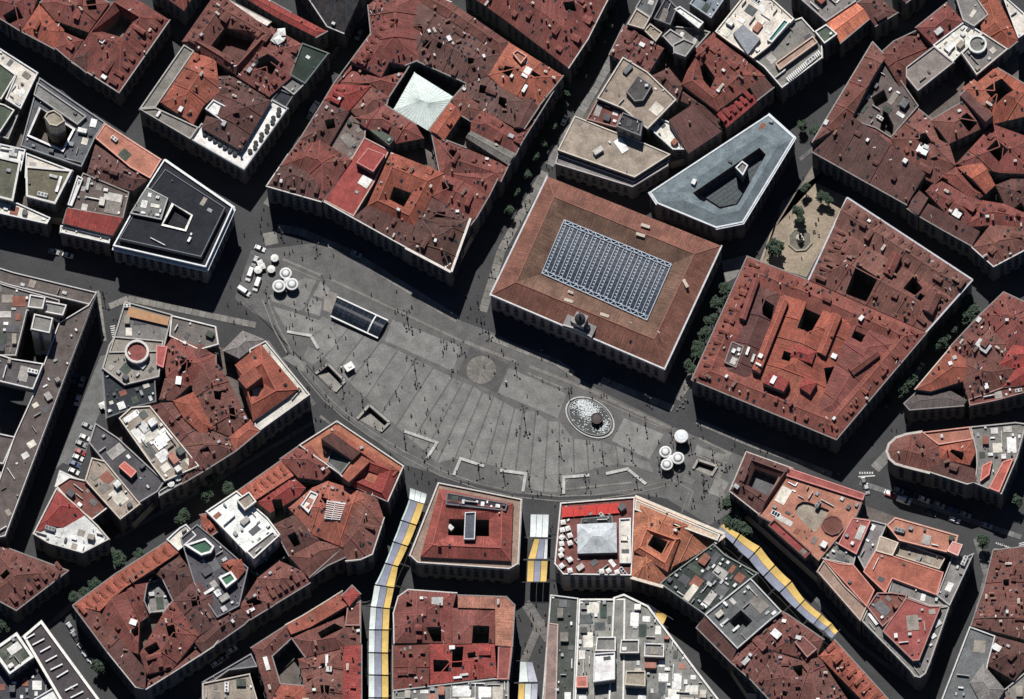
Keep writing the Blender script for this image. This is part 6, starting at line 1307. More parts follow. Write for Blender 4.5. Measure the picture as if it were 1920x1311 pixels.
# lamp posts: head pixel and shadow-of-head pixel read from the photograph
def lamp_mesh(arms, H):
    b = MB(); b.lathe([(.34, 0), (.34, .5), (.2, .8), (.13, 1.2), (.09, H)], 8)
    for k in range(arms):
        a = 2*math.pi*k/arms; c_, s_ = math.cos(a), math.sin(a); b.beam((0, 0, H-.15), (c_*1.0, s_*1.0, H+.05), .09, .09); b.lathe([(.1, H-.25), (.3, H-.1), (.32, H+.2), (.12, H+.42), (0, H+.45)], 8, c_*1.05, s_*1.05)
    b.lathe([(.09, H), (.2, H+.3), (0, H+.6)], 8); return b.mesh('lamp_post', [M_DARK])
LM2, LM4 = lamp_mesh(2, 7.0), lamp_mesh(4, 11.0)
lamps = [('22', 565, 430, 505), ('22', 820, 540, 620), ('22', 870, 780, 880), ('22', 757, 970, 1075), ('22', 1475, 1020, 1150), ('22', 455, 860, 940), ('23', 735, 490, 560), ('23', 620, 710, 780), ('23', 520, 920, 985), ('23', 545, 1060, 1175), ('23', 10, 1030, 1150), ('23', 600, 1150, 1220), ('23', 865, 220, 280),
         ('32', 848, 105, 210), ('32', 1187, 130, 240), ('32', 1005, 290, 395), ('32', 1150, 400, 500), ('32', 1455, 670, 765), ('33', 400, 20, 95), ('33', 795, 155, 260), ('33', 1180, 340, 440), ('33', 150, 780, 855), ('33', 525, 890, 1000), ('33', 708, 940, 1045), ('33', 890, 960, 1070), ('33', 1115, 740, 850), ('33', 1300, 980, 1080), ('33', 1115, 985, 1090), ('33', 1425, 800, 890),
         ('34', 290, 400, 478), ('34', 268, 570, 682), ('34', 170, 770, 882), ('34', 455, 640, 715), ('34', 595, 710, 820), ('34', 755, 790, 880), ('34', 368, 860, 965), ('34', 500, 950, 1032), ('34', 205, 985, 1075), ('34', 688, 1000, 1105), ('34', 805, 1140, 1220), ('21', 745, 880, 1000), ('33', 65, 150, -325), ('33', 855, 490, -680)]
for t, x, y0, y1 in lamps:
    big = y1 < 0; dy = (abs(y1)-y0)/KX; H = dy/4.35
    q = px(t, f'{x},{y0}')[0]; p = W(q[0], q[1], H); root = empty('lamp_post', (p.x, p.y, 0), rr.uniform(0, 3))
    o = place('post', LM4 if big else LM2, None, (p.x, p.y, 0), rr.uniform(0, 3), None, 0, (1.15, 1.15, H/(11 if big else 7)))
    bpy.data.objects.remove(root); o.name = 'lamp_post'
    if big: tag(o, 'tall four armed lamp post ' + ('left of' if x < 100 else 'below') + ' the round paving disc', 'lamp post', 'four armed lamp posts')
    else:
        tag(o, 'slender dark lamp post near ' + near_to(*q), 'lamp post', 'lamp posts on the square'); NUM.append((o, q[0]))

# ------------------------------------------------------------------ shade sails over the shopping streets
YEL, BLU, WHT = (.66, .46, .15), (.26, .28, .36), (.66, .72, .70)
def sail(name_lab, a, b, c, d, cols, z=9.0, sag=1.1):
    """a,b = upper cross line (left,right) ; d,c = lower cross line"""
    P4 = [W(*q, z) for q in (a, b, c, d)]; cen_ = sum(P4, Vector())/4; root = empty('shade_sail', (cen_.x, cen_.y, 0)); tag(root, name_lab, 'shade sail', 'striped shade sails')
    tot = sum(w for _, w in cols); s = 0
    def f(u, v): A = P4[0]*(1-u)+P4[1]*u; Bq = P4[3]*(1-u)+P4[2]*u; p = A*(1-v)+Bq*v; return (p.x-cen_.x, p.y-cen_.y, z-sag*math.sin(math.pi*v)*.8)
    for col, w in cols:
        u0, u1 = s/tot+.012, (s+w)/tot-.012; s += w; mb = MB()
        for k in range(8): v0, v1 = .03+k*.1175, .03+(k+1)*.1175; mb.face([f(u0, v0), f(u1, v0), f(u1, v1), f(u0, v1)])
        mb.build('fabric_strip', M_FABRIC, root, col)
    for v in (0, 1):
        mb = MB(); mb.beam(f(-.3, v), f(1.3, v), .14, .14); mb.build('cable', M_DARK, root)
K3 = 608/200.0
def z3(x, y): return (660+x/K3, 880+y/K3)
cl_ = [((330, 103), (428, 140)), ((325, 170), (412, 197)), ((278, 290), (368, 320)), ((232, 412), (318, 440)), ((187, 535), (262, 555)), ((128, 658), (240, 676)), ((105, 783), (215, 795)), ((96, 915), (210, 916)), ((94, 1045), (206, 1048)), ((94, 1172), (208, 1175)), ((94, 1302), (208, 1304)), ((94, 1430), (208, 1430))]
for i in range(11):
    (a, b), (d, c_) = cl_[i], cl_[i+1]
    cols = [((.70, .78, .76), 1), ((.72, .80, .78), 1), ((.74, .80, .78), 1)] if i == 0 else [(WHT, .9), (BLU, 1.0), (YEL, 1.0)] if i > 4 else [((.5, .62, .60), .3), (BLU, 1.0), (YEL, 1.0)]
    sail(f'{ORD[i]} shade sail from the square over the curved left street', z3(*a), z3(*b), z3(*c_), z3(*d), cols)
T43 = lambda x, y: (760+x/KX, 971+y/KX)
sail('plain white shade sail at the top of the middle street', T43(905, -30), T43(1038, -28), T43(1030, 145), T43(900, 142), [((.72, .78, .78), 1), ((.74, .8, .8), 1), ((.72, .78, .78), 1)])
sail('twisted yellow and lilac shade sail, middle street', T43(932, 148), T43(1030, 150), T43(1025, 300), T43(885, 300), [(YEL, 1), (BLU, 1), ((.6, .62, .64), .5)])
sail('yellow and grey shade sail lying lowest of the upper three, middle street', T43(884, 306), T43(1030, 308), T43(1020, 465), T43(878, 465), [(YEL, 1), (BLU, 1), (YEL, 1)])
sail('white and lilac shade sail further down the middle street', T43(830, 1035), T43(918, 1040), T43(958, 1188), T43(820, 1190), [(WHT, 1), ((.45, .46, .54), 1)])
sail('yellow white and lilac shade sail at the bottom of the middle street', T43(818, 1196), T43(958, 1196), T43(952, 1330), T43(812, 1330), [(YEL, 1), (WHT, 1), ((.45, .46, .54), 1)])
T44 = lambda x, y: (1140+x/KX, 971+y/KX)
dg = [((795, 75), (825, 38)), ((905, 190), (955, 115)), ((1018, 300), (1102, 208)), ((1125, 425), (1208, 342)), ((1240, 540), (1328, 458)), ((1358, 660), (1422, 593)), ((1488, 770), (1545, 698)), ((1560, 815), (1620, 762)), ((1620, 872), (1665, 820)), ((1668, 880), (1700, 838))]
for i in range(8):
    (a, b), (d, c_) = dg[i], dg[i+1]
    sail(f'{ORD[i]} yellow and grey blue shade sail from the square, right diagonal street', T44(*a), T44(*b), T44(*c_), T44(*d), [(BLU, 1), (YEL, 1)])
sail('single yellow and grey shade sail in the narrow shaded lane', T44(282, 612), T44(428, 708), T44(398, 772), T44(268, 688), [((.3, .33, .4), 1), (YEL, 1)])
# red canopy and small awnings
for k in range(5):
    s0, s1 = k/5, (k+1)/5; a = (1054+108*s0, 951-8*s0); b = (1054+108*s1-.6, 951-8*s1); mb = MB(); P4 = [W(*a, 22), W(*b, 22), W(b[0], b[1]+19, 21.2), W(a[0], a[1]+19, 21.2)]
    c0 = sum(P4, Vector())/4
    mb.face([p-Vector((c0.x, c0.y, 0)) for p in P4]); e = empty('red_awning', (c0.x, c0.y, 0)); mb.build('fabric', M_FABRIC, e, (.62, .07, .06))
    mb = MB()
    for p in P4: mb.beam((p.x-c0.x, p.y-c0.y, 20.5), (p.x-c0.x, p.y-c0.y, p.z), .1, .1)
    mb.build('frame', M_WHITE, e); tag(e, f'{ORD[k]} bay from the left of the bright red hotel awning', 'awning', 'red awning bays')
mb = MB(); P4 = [W(x, y, 19.6) for x, y in px('21', '935,985 1225,1062 1212,1120 910,1050')]; c0 = sum(P4, Vector())/4; mb.face([p-Vector((c0.x, c0.y, 0)) for p in P4]); e = empty('tan_awning', (c0.x, c0.y, 0)); mb.build('fabric', M_FABRIC, e, (.42, .24, .13)); mb = MB()
for p in P4: mb.beam((p.x-c0.x, p.y-c0.y, 18), (p.x-c0.x, p.y-c0.y, 19.6), .12, .12)
mb.build('frame', M_METAL, e); tag(e, 'flat tan awning on the grey corner roof by the dark avenue', 'awning')
# ------------------------------------------------------------------ trees
def crown_mesh(seed, R, n=900):
    rs = random.Random(seed); b = MB(); cl = []
    for _ in range(16):
        a = rs.uniform(0, 6.283); r = R*.68*math.sqrt(rs.random()); z = rs.uniform(-.45, .75)*R*.9; k = math.sqrt(max(.1, 1-(z/R)**2)); cl.append((r*k*math.cos(a), r*k*math.sin(a), z, R*rs.uniform(.26, .46)))
    for _ in range(n):
        c = cl[rs.randrange(len(cl))]; u = rs.uniform(-1, 1); t = rs.uniform(0, 6.283); q = math.sqrt(1-u*u); rad = c[3]*rs.random()**.4
        p = Vector((c[0]+rad*q*math.cos(t), c[1]+rad*q*math.sin(t), c[2]+rad*u)); s = rs.uniform(.16, .36)
        d = Vector((rs.uniform(-1, 1), rs.uniform(-1, 1), rs.uniform(-.4, .4))).normalized(); e = d.cross(Vector((rs.uniform(-.5, .5), rs.uniform(-.5, .5), 1))).normalized()
        b.face([p-d*s*1.3, p-e*s*.7, p+d*s*1.3, p+e*s*.7])
    return b.mesh('crown', [M_LEAF])
CROWNS = [crown_mesh(k, 2.6) for k in range(5)]
def trunk_mesh(seed):
    rs = random.Random(seed); b = MB(); b.lathe([(.26, 0), (.2, .6), (.16, 3.2), (.1, 4.6)], 8)
    for k in range(5):
        a = 2*math.pi*k/5+rs.uniform(-.4, .4); z0 = rs.uniform(2.6, 3.4); m = Vector((.8*math.cos(a), .8*math.sin(a), z0+1.2)); b.beam((0, 0, z0), m, .12, .12); b.beam(m, m+Vector((.7*math.cos(a+.5), .7*math.sin(a+.5), 1.1)), .07, .07)
    return b.mesh('trunk', [M_BARK])
TRUNKS = [trunk_mesh(k) for k in range(3)]
TN = {}
def tree(t, x, y, r, label, group, h=6.5):
    TN[label] = TN.get(label, 0)+1; label = ORD[TN[label]-1]+' '+label+''
    q = px(t, f'{x},{y}')[0]; p = W(q[0], q[1], h); k = rr.randrange(5); root = empty('street_tree', (p.x, p.y, 0), rr.uniform(0, 6)); tag(root, label, 'tree', group)
    place('trunk', TRUNKS[k % 3], root, (0, 0, 0), 0, None, 0, (1, 1, h/5.0)); place('crown', CROWNS[k], root, (0, 0, h), 0, None, 0, (r/2.6, r/2.6, r/2.6*1.05))
L1 = 'street tree in the shaded tree lined street above the post office'
for x, y in ((1410, 300), (1335, 420), (1280, 540), (1185, 660), (1130, 770), (1060, 905), (990, 1025), (925, 1140), (865, 1260)): tree('13', x, y, 2.5, L1, 'tree lined street', 5.5)
for x, y in ((795, 155), (745, 290)): tree('23', x, y, 2.4, L1, 'tree lined street', 5.5)
for x, y in ((1460, 180), (1500, 90)): tree('13', x, y, 2.6, L1, 'tree lined street')
L2 = 'bushy street tree in the lane right of the post office'
for x, y in ((855, 850), (790, 965), (745, 1070), (695, 1180), (645, 1285)): tree('24', x, y, 3.0, L2, 'lane beside the post office')
for x, y in ((640, 85), (600, 180)): tree('34', x, y, 3.0, L2, 'lane beside the post office')
L3 = 'broad green street tree in the leafy street at the right'
for t, x, y, r in (('25', 1165, 975, 4.2), ('25', 1130, 1050, 3.6), ('25', 935, 1225, 3.8), ('35', 925, 30, 3.6), ('35', 705, 275, 3.8), ('35', 640, 345, 3.4), ('25', 1040, 1130, 3.0)): tree(t, x, y, r, L3, 'leafy street')
L4 = 'dark tree on the sandy little square'
for x, y, r in ((1430, 130, 2.2), (1370, 300, 2.8), (1215, 560, 4.0), (1395, 350, 2.0)): tree('24', x, y, r, L4, 'sandy square trees', 5.5)
for t, x, y in (('14', 1400, 905), ('15', 30, 950), ('25', 70, 190), ('25', 130, 200)): tree(t, x, y, 2.4, 'small dark tree at the upper end of the sandy square', 'upper sandy square trees', 5)
L5 = 'street tree in the shaded street on the lower left'
for t, x, y, r in (('41', 860, 300, 3.8), ('41', 1000, 265, 2.6), ('41', 690, 485, 2.8), ('41', 620, 540, 2.6), ('41', 535, 575, 2.6), ('31', 1310, 1265, 3.4), ('31', 1480, 1110, 3.2), ('32', 560, 960, 2.6), ('32', 190, 1070, 3.0), ('32', 60, 985, 3.2), ('41', 740, 1085, 3.2), ('41', 700, 1060, 2.6), ('41', 20, 780, 3.2)): tree(t, x, y, r, L5, 'lower left street trees')
for t, x, y, r in (('34', 900, 1190, 4.4), ('44', 905, 40, 4.2), ('44', 985, 90, 3.4), ('34', 960, 1240, 3.4)): tree(t, x, y, r, 'large dark tree at the mouth of the right diagonal street', 'trees by the right diagonal street', 7)
for t, x, y in (('45', 1240, 175), ('35', 1490, 1150)): tree(t, x, y, 3.0, 'tree beside the crossing at the lower right', 'crossing trees')
# ------------------------------------------------------------------ vehicles
def car_meshes(kind):
    L, Wd, H, prof = (4.3, 1.8, 1.45, [(-2.15, .45), (-2.1, .8), (-1.95, .92), (-1.0, 1.0), (.2, 1.0), (1.5, .9), (2.05, .75), (2.15, .45)]) if kind == 'car' else (5.4, 2.0, 2.3, [(-2.7, .5), (-2.7, 1.2), (-2.6, 1.35), (-1.0, 1.35), (.6, 1.35), (1.7, 1.2), (2.5, 1.0), (2.7, .5)])
    b = MB(); n = len(prof); hw = Wd/2
    ring = lambda x, z, w: [(x, -w, .3), (x, -w, z*.8), (x, -w*.9, z), (x, w*.9, z), (x, w, z*.8), (x, w, .3)]
    secs = [ring(x, z, hw*(.88 if i in (0, n-1) else 1)) for i, (x, z) in enumerate(prof)]
    for s0, s1 in zip(secs[:-1], secs[1:]):
        for k in range(6): b.face([s0[k], s1[k], s1[(k+1) % 6], s0[(k+1) % 6]])
    b.face(secs[0]); b.face(secs[-1][::-1]); body = b.mesh('body', [M_CARPAINT])
    cab = [(-1.75, .96), (-1.35, H), (.1, H+.02), (1.0, .96)] if kind == 'car' else [(-2.65, 1.3), (-2.6, H), (.9, H+.03), (1.65, 1.2)]
    b = MB(); q = [[(x, s*(hw*(.92 if z < H-.1 else .74)), z) for s in (-1, 1)] for x, z in cab]
    for a, c in zip(q[:-1], q[1:]): b.face([a[0], c[0], c[1], a[1]])
    b.face([w[0] for w in q]); b.face([w[1] for w in q][::-1]); glass = b.mesh('window', [M_GLASS])
    b = MB(); x0, x1 = (cab[1][0]-.02, cab[2][0]+.05); w = hw*.76; b.face([(x0, -w, H+.03), (x1, -w, H+.05), (x1, w, H+.05), (x0, w, H+.03)]); b.face([(x0, -w, H-.04), (x0, -w, H+.03), (x0, w, H+.03), (x0, w, H-.04)])
    if kind == 'van':
        b.face([(x0-.05, -hw*.93, 1.3), (x1-.6, -hw*.93, 1.3), (x1-.6, -w, H+.04), (x0, -w, H+.03)]); b.face([(x0-.05, hw*.93, 1.3), (x0, w, H+.03), (x1-.6, w, H+.04), (x1-.6, hw*.93, 1.3)])
    roof = b.mesh('roof', [M_CARPAINT])
    b = MB(); b.lathe([(0, -.1), (.2, -.1), (.33, -.1), (.33, .1), (.2, .1), (0, .1)], 12); wheel = b.mesh('wheel', [M_RUBBER])
    b = MB(); b.box(0, 0, -.07, .08, .36, .14); lite = b.mesh('headlight', [M_WHITE])
    return L, hw, body, glass, roof, wheel, lite
CARS = {k: car_meshes(k) for k in ('car', 'van')}
def car(t, x, y, dx, dy, col, label, kind='car', group=None):
    q = px(t, f'{x},{y}')[0]; p = W(q[0], q[1], .8); d = W(q[0]+dx, q[1]+dy)-W(*q); L, hw, body, glass, roof, wheel, lite = CARS[kind]
    root = empty('van' if kind == 'van' else 'car', (p.x, p.y, 0), math.atan2(d.y, d.x)); tag(root, label, kind, group)
    place('body', body, root, color=col); place('window', glass, root); place('roof', roof, root, color=col)
    for sx in (-.31, .31):
        for sy in (-1, 1): w = place('wheel', wheel, root, (sx*L, sy*(hw-.1), .33)); w.rotation_euler = (math.pi/2, 0, 0)
    for sy in (-.6, .6): place('headlight', lite, root, (L*.495, sy*hw, .68))
WH, SV, BK, RD, BL = (.75, .75, .74), (.32, .33, .35), (.03, .03, .035), (.35, .04, .04), (.06, .1, .2)
car('22', 340, 752, -8, 22, WH, 'white van parked upper left of the three vans by the kiosks', 'van'); car('22', 392, 825, -8, 22, WH, 'white van parked in the middle beside the round kiosks', 'van'); car('22', 300, 872, 24, 16, WH, 'white van parked lowest, at the kerb by the dark avenue', 'van')
car('22', 415, 562, 10, 4, WH, 'small white car at the top of the parked group', 'car'); car('22', 378, 655, -8, 20, SV, 'silver car among the parked white vans', 'car'); car('22', 1110, 600, 20, 9, SV, 'silver car in deep shadow below the large block', 'car')
car('13', 1150, 868, 12, -26, WH, 'white car driving up the tree lined street'); car('12', 805, 775, 12, -20, WH, 'white van in the diagonal street at the second block', 'van'); car('12', 780, 826, 12, -20, SV, 'silver car behind the white van, diagonal street')
car('12', 1130, 250, -12, 20, SV, 'silver car at the top of the diagonal street'); car('35', 385, 1020, 3, 14, BK, 'black car waiting at the zebra line, lower right'); car('35', 405, 1066, 3, 14, SV, 'grey car behind the black car at the zebra line'); car('35', 575, 1110, 16, 6, RD, 'red car beside the white van on the avenue'); car('35', 672, 1152, 22, 8, WH, 'white van on the avenue below the rounded building', 'van')
for i, (x, y) in enumerate(((640, 1078), (712, 1102), (820, 1142), (930, 1182), (1025, 1218), (1120, 1252))): car('35', x, y, 22, 9, (SV, BK, WH, SV, BL, SV)[i], f'{ORD[i]} car from the left in the shaded row under the rounded building', 'car', 'shaded row of cars')
for i, (x, y) in enumerate(((790, 190), (770, 215), (560, 450))): car('35', x, y, 12, -20, (SV, BL, BK)[i], f'{ORD[i]} parked car down the leafy street', 'car', 'leafy street cars')
for i, (x, y) in enumerate(((545, 265), (590, 290), (560, 425), (520, 370))): car('31', x, y, -8, 22, (BL, SV, WH, BK)[i], f'{ORD[i]} car down the shaded street beside the modern block', 'car', 'modern block street cars')
for i, (x, y) in enumerate(((100, 1050), (150, 1015), (210, 955))): car('42', x, y, 20, -12, (WH, SV, WH)[i], f'{ORD[i]} car from the left in the narrow dark street', 'car', 'narrow street cars')
for i, (x, y) in enumerate(((510, 790), (540, 855), (590, 940), (625, 1000), (672, 1052))): car('41', x, y, 14, 20, (SV, BK, SV, SV, WH)[i], f'{ORD[i]} car from the top along the pavement at the bottom left', 'car', 'bottom left cars')
for i, (x, y) in enumerate(((390, 585), (490, 610))): car('21', x, y, 20, 6, (SV, WH)[i], f'{ORD[i]} car in the deep shadow of the dark avenue', 'car', 'dark avenue cars')
for i, (x, y) in enumerate(((30, 195), (75, 230), (130, 280))): car('11', x, y, 16, 10, (WH, SV, SV)[i], f'{ORD[i]} car in the dark street at the upper left edge', 'car', 'upper left street cars')
for i, (x, y) in enumerate(((1300, 150), (1240, 90))): car('11', x+900-900, y+900, 16, 10, SV, f'{ORD[i]} car in the dark street below the second block', 'car', 'second block street cars')
car('15', 1100, 700-30, 1, 1, BK, 'dark car in the deep court of the right block') if False else None
for i, (x, y) in enumerate(((1668, 925), (1700, 935), (1745, 962), (1790, 975), (1850, 985))): car('', x, y, 22, 8, (WH, SV, BK, WH, SV)[i], f'{ORD[i]} car from the left driving along the lower right avenue', 'car', 'lower right avenue cars')
for i, (x, y) in enumerate(((1742, 735), (1762, 712), (1790, 690), (1845, 610))): car('', x, y, 12, -14, (BK, SV, WH, BL)[i], f'{ORD[i]} car from the bottom at the kerb of the leafy street', 'car', 'leafy street kerb cars')
for i, (x, y) in enumerate(((335, 925), (380, 900), (450, 865))): car('', x, y, 20, -12, (SV, WH, BK)[i], f'{ORD[i]} car from the left in the shaded street left of the square', 'car', 'shaded left street cars')
# ------------------------------------------------------------------ parasols, tables, market tents
def para_mesh(sq):
    b = MB(); n = 4 if sq else 8; r = 1.75
    pts = [(r*math.cos(2*math.pi*(k+.5)/n), r*math.sin(2*math.pi*(k+.5)/n)) for k in range(n)]
    for k in range(n): p, q = pts[k], pts[(k+1) % n]; b.face([(p[0], p[1], 2.3), (q[0], q[1], 2.3), (0, 0, 2.95)]); b.face([(p[0], p[1], 2.1), (q[0], q[1], 2.1), (q[0], q[1], 2.3), (p[0], p[1], 2.3)])
    return b.mesh('canopy', [M_FABRIC])
PARA = [para_mesh(0), para_mesh(1)]; b = MB(); b.lathe([(.4, 0), (.4, .08), (.04, .1), (.04, 2.9)], 8); POLE = b.mesh('pole', [M_METAL])
b = MB(); b.lathe([(.28, 0), (.05, .06), (.05, .68), (.45, .7), (.45, .74), (0, .74)], 12); TABLE = b.mesh('table', [M_DARK])
def parasol(t, x, y, z, label, group, col=(.75, .75, .72), sq=0, s=1.0, table=True):
    q = px(t, f'{x},{y}')[0]; p = W(q[0], q[1], z+2.6*s); root = empty('parasol', (p.x, p.y, z), rr.uniform(0, 1)); tag(root, label, 'parasol', group); place('canopy', PARA[sq], root, color=col, scale=s); place('pole', POLE, root, scale=s)
for i, (x, y) in enumerate(((630, 610), (615, 695), (585, 740), (580, 798), (565, 840), (540, 885), (535, 940))): car('31', x, y, 20, 9, (SV, WH, SV, RD, WH, BL, WH)[i], f'{ORD[i]} car from the top parked nose in on the small paved corner', 'car', 'cars on the small corner')
for i, (x, y) in enumerate(((740, 460), (765, 465), (830, 530))): parasol('31', x, y, 0, f'{ORD[i]} white parasol near the dark wedge court', 'parasols near the wedge court', sq=1)
for i, (x, y) in enumerate(((1140, 30), (1135, 85), (1130, 140), (1130, 185), (1128, 230), (1125, 268), (1175, 75), (1190, 125), (1190, 180), (1190, 300), (1130, 345), (1190, 378), (1420, 385), (1470, 380), (1530, 390))): parasol('43', x, y, 20, f'white square parasol on the hotel roof terrace, {(ORD+["last"])[i]} counting down the left side', 'hotel terrace parasols', sq=1, s=.75)
for i in range(7): parasol('12', 15+i*36, 965+i*24, 17, f'{ORD[i]} small dark parasol from the left, lower row of the white roof terrace', 'dark parasols lower row', (.06, .06, .06), s=.55)
for i in range(11): parasol('12', 560-i*21+ (8 if i % 2 else -8), 790+i*30, 17, f'{ORD[i]} small dark parasol from the top, right row of the white roof terrace', 'dark parasols right row', (.06, .06, .06), s=.55)
for i, (x, y) in enumerate(((1390, 905), (1335, 945), (1285, 985), (1235, 1028))): parasol('31', x, y, 16, f'{ORD[i]} white parasol from the right on the framed front strip', 'front strip parasols', s=.8)
for i, (x, y) in enumerate(((520, 630), (430, 690), (400, 715), (415, 665), (495, 710))): parasol('22', x, y, 0, f'{ORD[i]} white market parasol beside the parked vans', 'market parasols', sq=i % 2, s=.9)
for i, (x, y) in enumerate(((1300, 615), (1320, 560))): parasol('12', x-750, y-330, 18.5+2, f'{ORD[i]} white tent top on the second block roofs', 'second block tents', sq=1, s=1.2)
tb = 0
for t, x, y in (('34', 530, 400), ('34', 560, 425), ('34', 520, 470), ('34', 545, 480), ('34', 500, 495), ('34', 540, 445), ('34', 575, 435), ('34', 820, 890), ('34', 850, 910), ('34', 880, 900), ('34', 845, 940), ('34', 680, 960), ('34', 710, 1000), ('34', 820, 930)):
    q = px(t, f'{x},{y}')[0]; p = W(*q); o = place('cafe_table', TABLE, None, (p.x, p.y, 0)); tag(o, 'small dark cafe table ' + ('on the pale corner beside the post office' if x < 600 else 'right of the ringed kiosks'), 'table', 'cafe tables ' + ('by the post office' if x < 600 else 'by the kiosks')); NUM.append((o, q[0]))
# ------------------------------------------------------------------ people
def person_mesh(pose):
    me = bpy.data.meshes.new('person'); st = .18 if pose == 1 else .05; ar = .22 if pose == 1 else .04
    V = [(0, 0, .95), (0, 0, 1.18), (0, 0, 1.42), (0, .01, 1.52), (0, .03, 1.62), (0, .03, 1.72), (-.1, 0, .9), (-.11, st*.6, .5), (-.11, st-.1*(pose == 1), .08), (-.11, st+.12-.1*(pose == 1), .04), (.1, 0, .9), (.11, -st*.4, .5), (.11, -st-.06, .08), (.11, -st+.08, .04), (-.2, 0, 1.4), (-.26, -ar*.4, 1.12), (-.26, -ar*.2+.06, .86), (-.26, .08-ar*.1, .77), (.2, 0, 1.4), (.26, ar*.4, 1.12), (.26, ar+.08, .9), (.26, ar+.14, .83)]
    E = [(0, 1), (1, 2), (2, 3), (3, 4), (4, 5), (0, 6), (6, 7), (7, 8), (8, 9), (0, 10), (10, 11), (11, 12), (12, 13), (2, 14), (14, 15), (15, 16), (16, 17), (2, 18), (18, 19), (19, 20), (20, 21)]
    R_ = [.16, .15, .17, .07, .105, .09, .1, .075, .05, .05, .1, .075, .05, .05, .07, .05, .04, .045, .07, .05, .04, .045]
    me.from_pydata(V, E, []); ob = bpy.data.objects.new('person_tmp', me); SC.collection.objects.link(ob); sk = ob.modifiers.new('skin', 'SKIN')
    for i, sv in enumerate(me.skin_vertices[0].data): sv.radius = (R_[i], R_[i]*.85); sv.use_root = (i == 0)
    dg_ = bpy.context.evaluated_depsgraph_get(); m2 = bpy.data.meshes.new_from_object(ob.evaluated_get(dg_)); bpy.data.objects.remove(ob)
    m2.name = 'person'
    for m in (M_FABRIC, mat('trousers', (.03, .033, .045), rough=.9), M_SKIN, M_HAIR): m2.materials.append(m)
    for p in m2.polygons:
        z = p.center.z; x = abs(p.center.x); p.material_index = 3 if z > 1.66 or (z > 1.57 and p.center.y < .0) else 2 if z > 1.5 or (x > .2 and z < 1.05) else 0 if z > .93 else 1; p.use_smooth = True
    return m2
PM = [person_mesh(0), person_mesh(1)]
PNAME = ['black', 'charcoal', 'dark brown', 'dark red', 'navy', 'beige', 'white', 'brown']
PCOL = [(.03, .03, .035), (.05, .05, .06), (.08, .07, .06), (.12, .03, .03), (.04, .06, .12), (.35, .33, .3), (.5, .5, .48), (.1, .09, .08)]
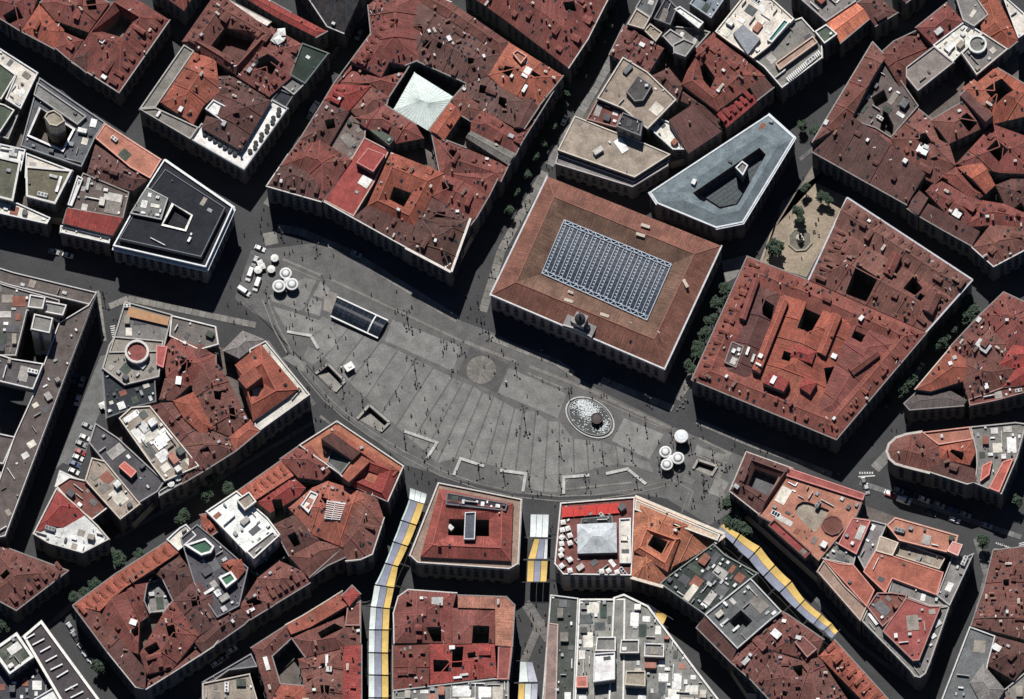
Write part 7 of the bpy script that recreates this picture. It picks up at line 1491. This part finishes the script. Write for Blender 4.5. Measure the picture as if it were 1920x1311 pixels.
ppl = {'22': [(440, 270), (425, 340), (415, 390), (470, 380), (420, 440), (440, 490), (520, 440), (685, 495), (715, 510), (590, 590), (627, 590), (650, 575), (720, 630), (945, 610), (920, 760), (745, 825), (825, 920), (795, 940), (1218, 890), (1400, 865), (255, 950), (275, 950), (315, 1020), (180, 965), (225, 1090), (660, 950), (672, 1005), (633, 1035), (665, 1035), (605, 1130), (628, 1130), (648, 1110), (775, 1140), (790, 1135), (908, 1190), (960, 1225), (1033, 1205), (975, 1270), (1390, 1015), (1410, 1005), (1440, 1030), (1510, 975), (1455, 1105), (1515, 1170), (275, 780), (200, 830), (655, 1200), (670, 1240), (300, 460)],
       '23': [(900, 215), (805, 300), (830, 360), (697, 430), (775, 450), (690, 635), (530, 755), (440, 905), (470, 985), (450, 1050), (515, 1075), (570, 1095), (45, 980), (50, 1170), (105, 1150), (255, 1225), (275, 1225), (300, 1245), (330, 1225), (350, 1220), (295, 1275), (350, 1285), (270, 1305), (600, 1215), (620, 1215), (675, 1220), (860, 1250), (695, 1290), (985, 1300)],
       '32': [(612, 75), (655, 80), (675, 180), (705, 110), (620, 180), (800, 185), (755, 205), (800, 260), (975, 35), (1090, 85), (1470, 125), (1475, 105), (770, 335), (755, 330), (885, 460), (915, 460), (935, 465), (1035, 485), (1075, 520), (1055, 550), (850, 565), (815, 560), (1065, 630), (1240, 595), (1250, 620), (1300, 630), (1350, 440), (1315, 475), (1395, 360), (1400, 385), (1440, 325), (1420, 415), (1510, 535), (1060, 360), (910, 420), (1245, 755), (1355, 810), (1390, 745), (1485, 910), (890, 385), (1000, 290), (920, 325), (930, 310), (1540, 320), (1535, 290)],
       '33': [(275, 80), (350, 55), (375, 95), (435, 100), (295, 35), (600, 105), (335, 205), (345, 208), (375, 208), (330, 240), (570, 180), (643, 220), (708, 90), (130, 165), (880, 390), (990, 280), (1110, 335), (1200, 360), (1165, 235), (985, 120), (1100, 140), (220, 330), (220, 600), (255, 555), (160, 490), (150, 515), (270, 485), (180, 555), (110, 645), (140, 650), (240, 640), (235, 645), (75, 590), (40, 530), (315, 720), (480, 730), (470, 785), (625, 795), (620, 635), (703, 583), (800, 665), (805, 640), (825, 615), (865, 655), (895, 658), (955, 510), (965, 700), (975, 703), (1060, 640), (1135, 645), (1310, 725), (1330, 725), (1355, 745), (1358, 775), (1180, 705), (1115, 755), (1200, 920), (1390, 940), (655, 885), (655, 940), (345, 845), (225, 765), (265, 780), (160, 915), (255, 910), (310, 940), (400, 1005), (455, 1015), (530, 895), (705, 940), (695, 885), (1295, 970), (1015, 970), (1375, 1040), (1340, 1085), (1325, 1000), (920, 1120), (955, 1110), (980, 1095), (1055, 1110), (1080, 1180), (1410, 1130), (770, 1105), (65, 955), (115, 980), (170, 1015), (120, 945), (220, 990), (85, 1010), (135, 860), (1415, 390), (1435, 385), (1455, 395), (1350, 405), (1195, 345), (1415, 300), (1480, 300), (0, 765), (370, 940), (280, 40), (140, 410), (610, 400)],
       '34': [(155, 525), (210, 630), (155, 705), (115, 775), (120, 850), (68, 885), (365, 720), (470, 750), (650, 595), (670, 625), (685, 690), (915, 740), (895, 770), (990, 780), (585, 940), (595, 945), (415, 1030), (460, 990), (348, 1100), (295, 1115), (525, 1125), (615, 1140), (605, 1195), (625, 1190), (675, 1120), (680, 1125), (835, 1140), (690, 1080), (715, 1080), (725, 1040), (820, 880), (830, 930), (850, 890), (875, 905), (900, 895), (860, 930), (760, 870), (785, 880), (550, 335), (525, 400), (575, 430), (5, 290), (20, 300), (10, 270), (800, 1180), (695, 1010), (1150, 790), (1100, 780), (1140, 825)],
       '43': [(945, 625), (905, 690), (920, 715), (910, 765), (945, 800), (975, 800), (865, 910), (880, 960), (850, 970), (985, 925), (970, 955), (960, 1060), (820, 705), (830, 730), (1010, 690), (1015, 770), (1000, 580), (1040, 590), (1075, 485), (925, 730), (1060, 50), (1050, 80)],
       '24': [(1120, 440), (1080, 590), (1520, 345), (1500, 380), (1495, 435), (1525, 465), (1400, 630), (1410, 45), (1310, 330)], '25': [(55, 345), (40, 380), (60, 465), (20, 440)], '13': [(1105, 1045), (1020, 1195), (1035, 1215), (1060, 1210), (1260, 745), (900, 1290)], '21': [(655, 830), (820, 1070), (845, 1075), (740, 880)],
       '12': [(1030, 340), (960, 420), (900, 540)], '45': [(1240, 250), (1390, 190)], '35': [(585, 635), (620, 640), (690, 640), (200, 960), (90, 945)], '44': [(800, 20), (770, 0)]}
zone = {'22': 'in the left part of the square', '23': 'on the carriageway beside the post office', '32': 'near the stair entrances on the square', '33': 'in the middle of the square', '34': 'on the right part of the square', '43': 'in the middle shopping street', '24': 'near the sandy little square', '25': 'on the sandy little square itself', '13': 'walking in the tree lined street', '21': 'at the end of the dark avenue', '12': 'in the diagonal street at the top', '45': 'at the lower right crossing', '35': 'beside the rounded nose building', '44': 'at the mouth of the right diagonal street'}
for t, pts in ppl.items():
    for x, y in pts:
        if rr.random() < .0: continue
        q = px(t, f'{x},{y}')[0]; p = W(q[0], q[1], .9)
        ci = rr.randrange(len(PCOL)); wk = rr.random() < .6
        o = place('person', PM[wk], None, (p.x, p.y, .07), rr.uniform(0, 6.28), PCOL[ci], 0, rr.uniform(.96, 1.08)); tag(o, f'person in {PNAME[ci]} top {"walking" if wk else "standing"} near '+near_to(*q).replace('the ', ''), 'person', 'people '+zone[t]); NUM.append((o, q[0]))
by = {}
for o, x in NUM: by.setdefault(o['label'], []).append((x, o))
for lab, lst in by.items():
    if len(lst) > 1:
        for k, (x, o) in enumerate(sorted(lst, key=lambda t: t[0])): o['label'] = f'{lab}, {ORD[k]} from left'
print('OBJ', len(bpy.data.objects))
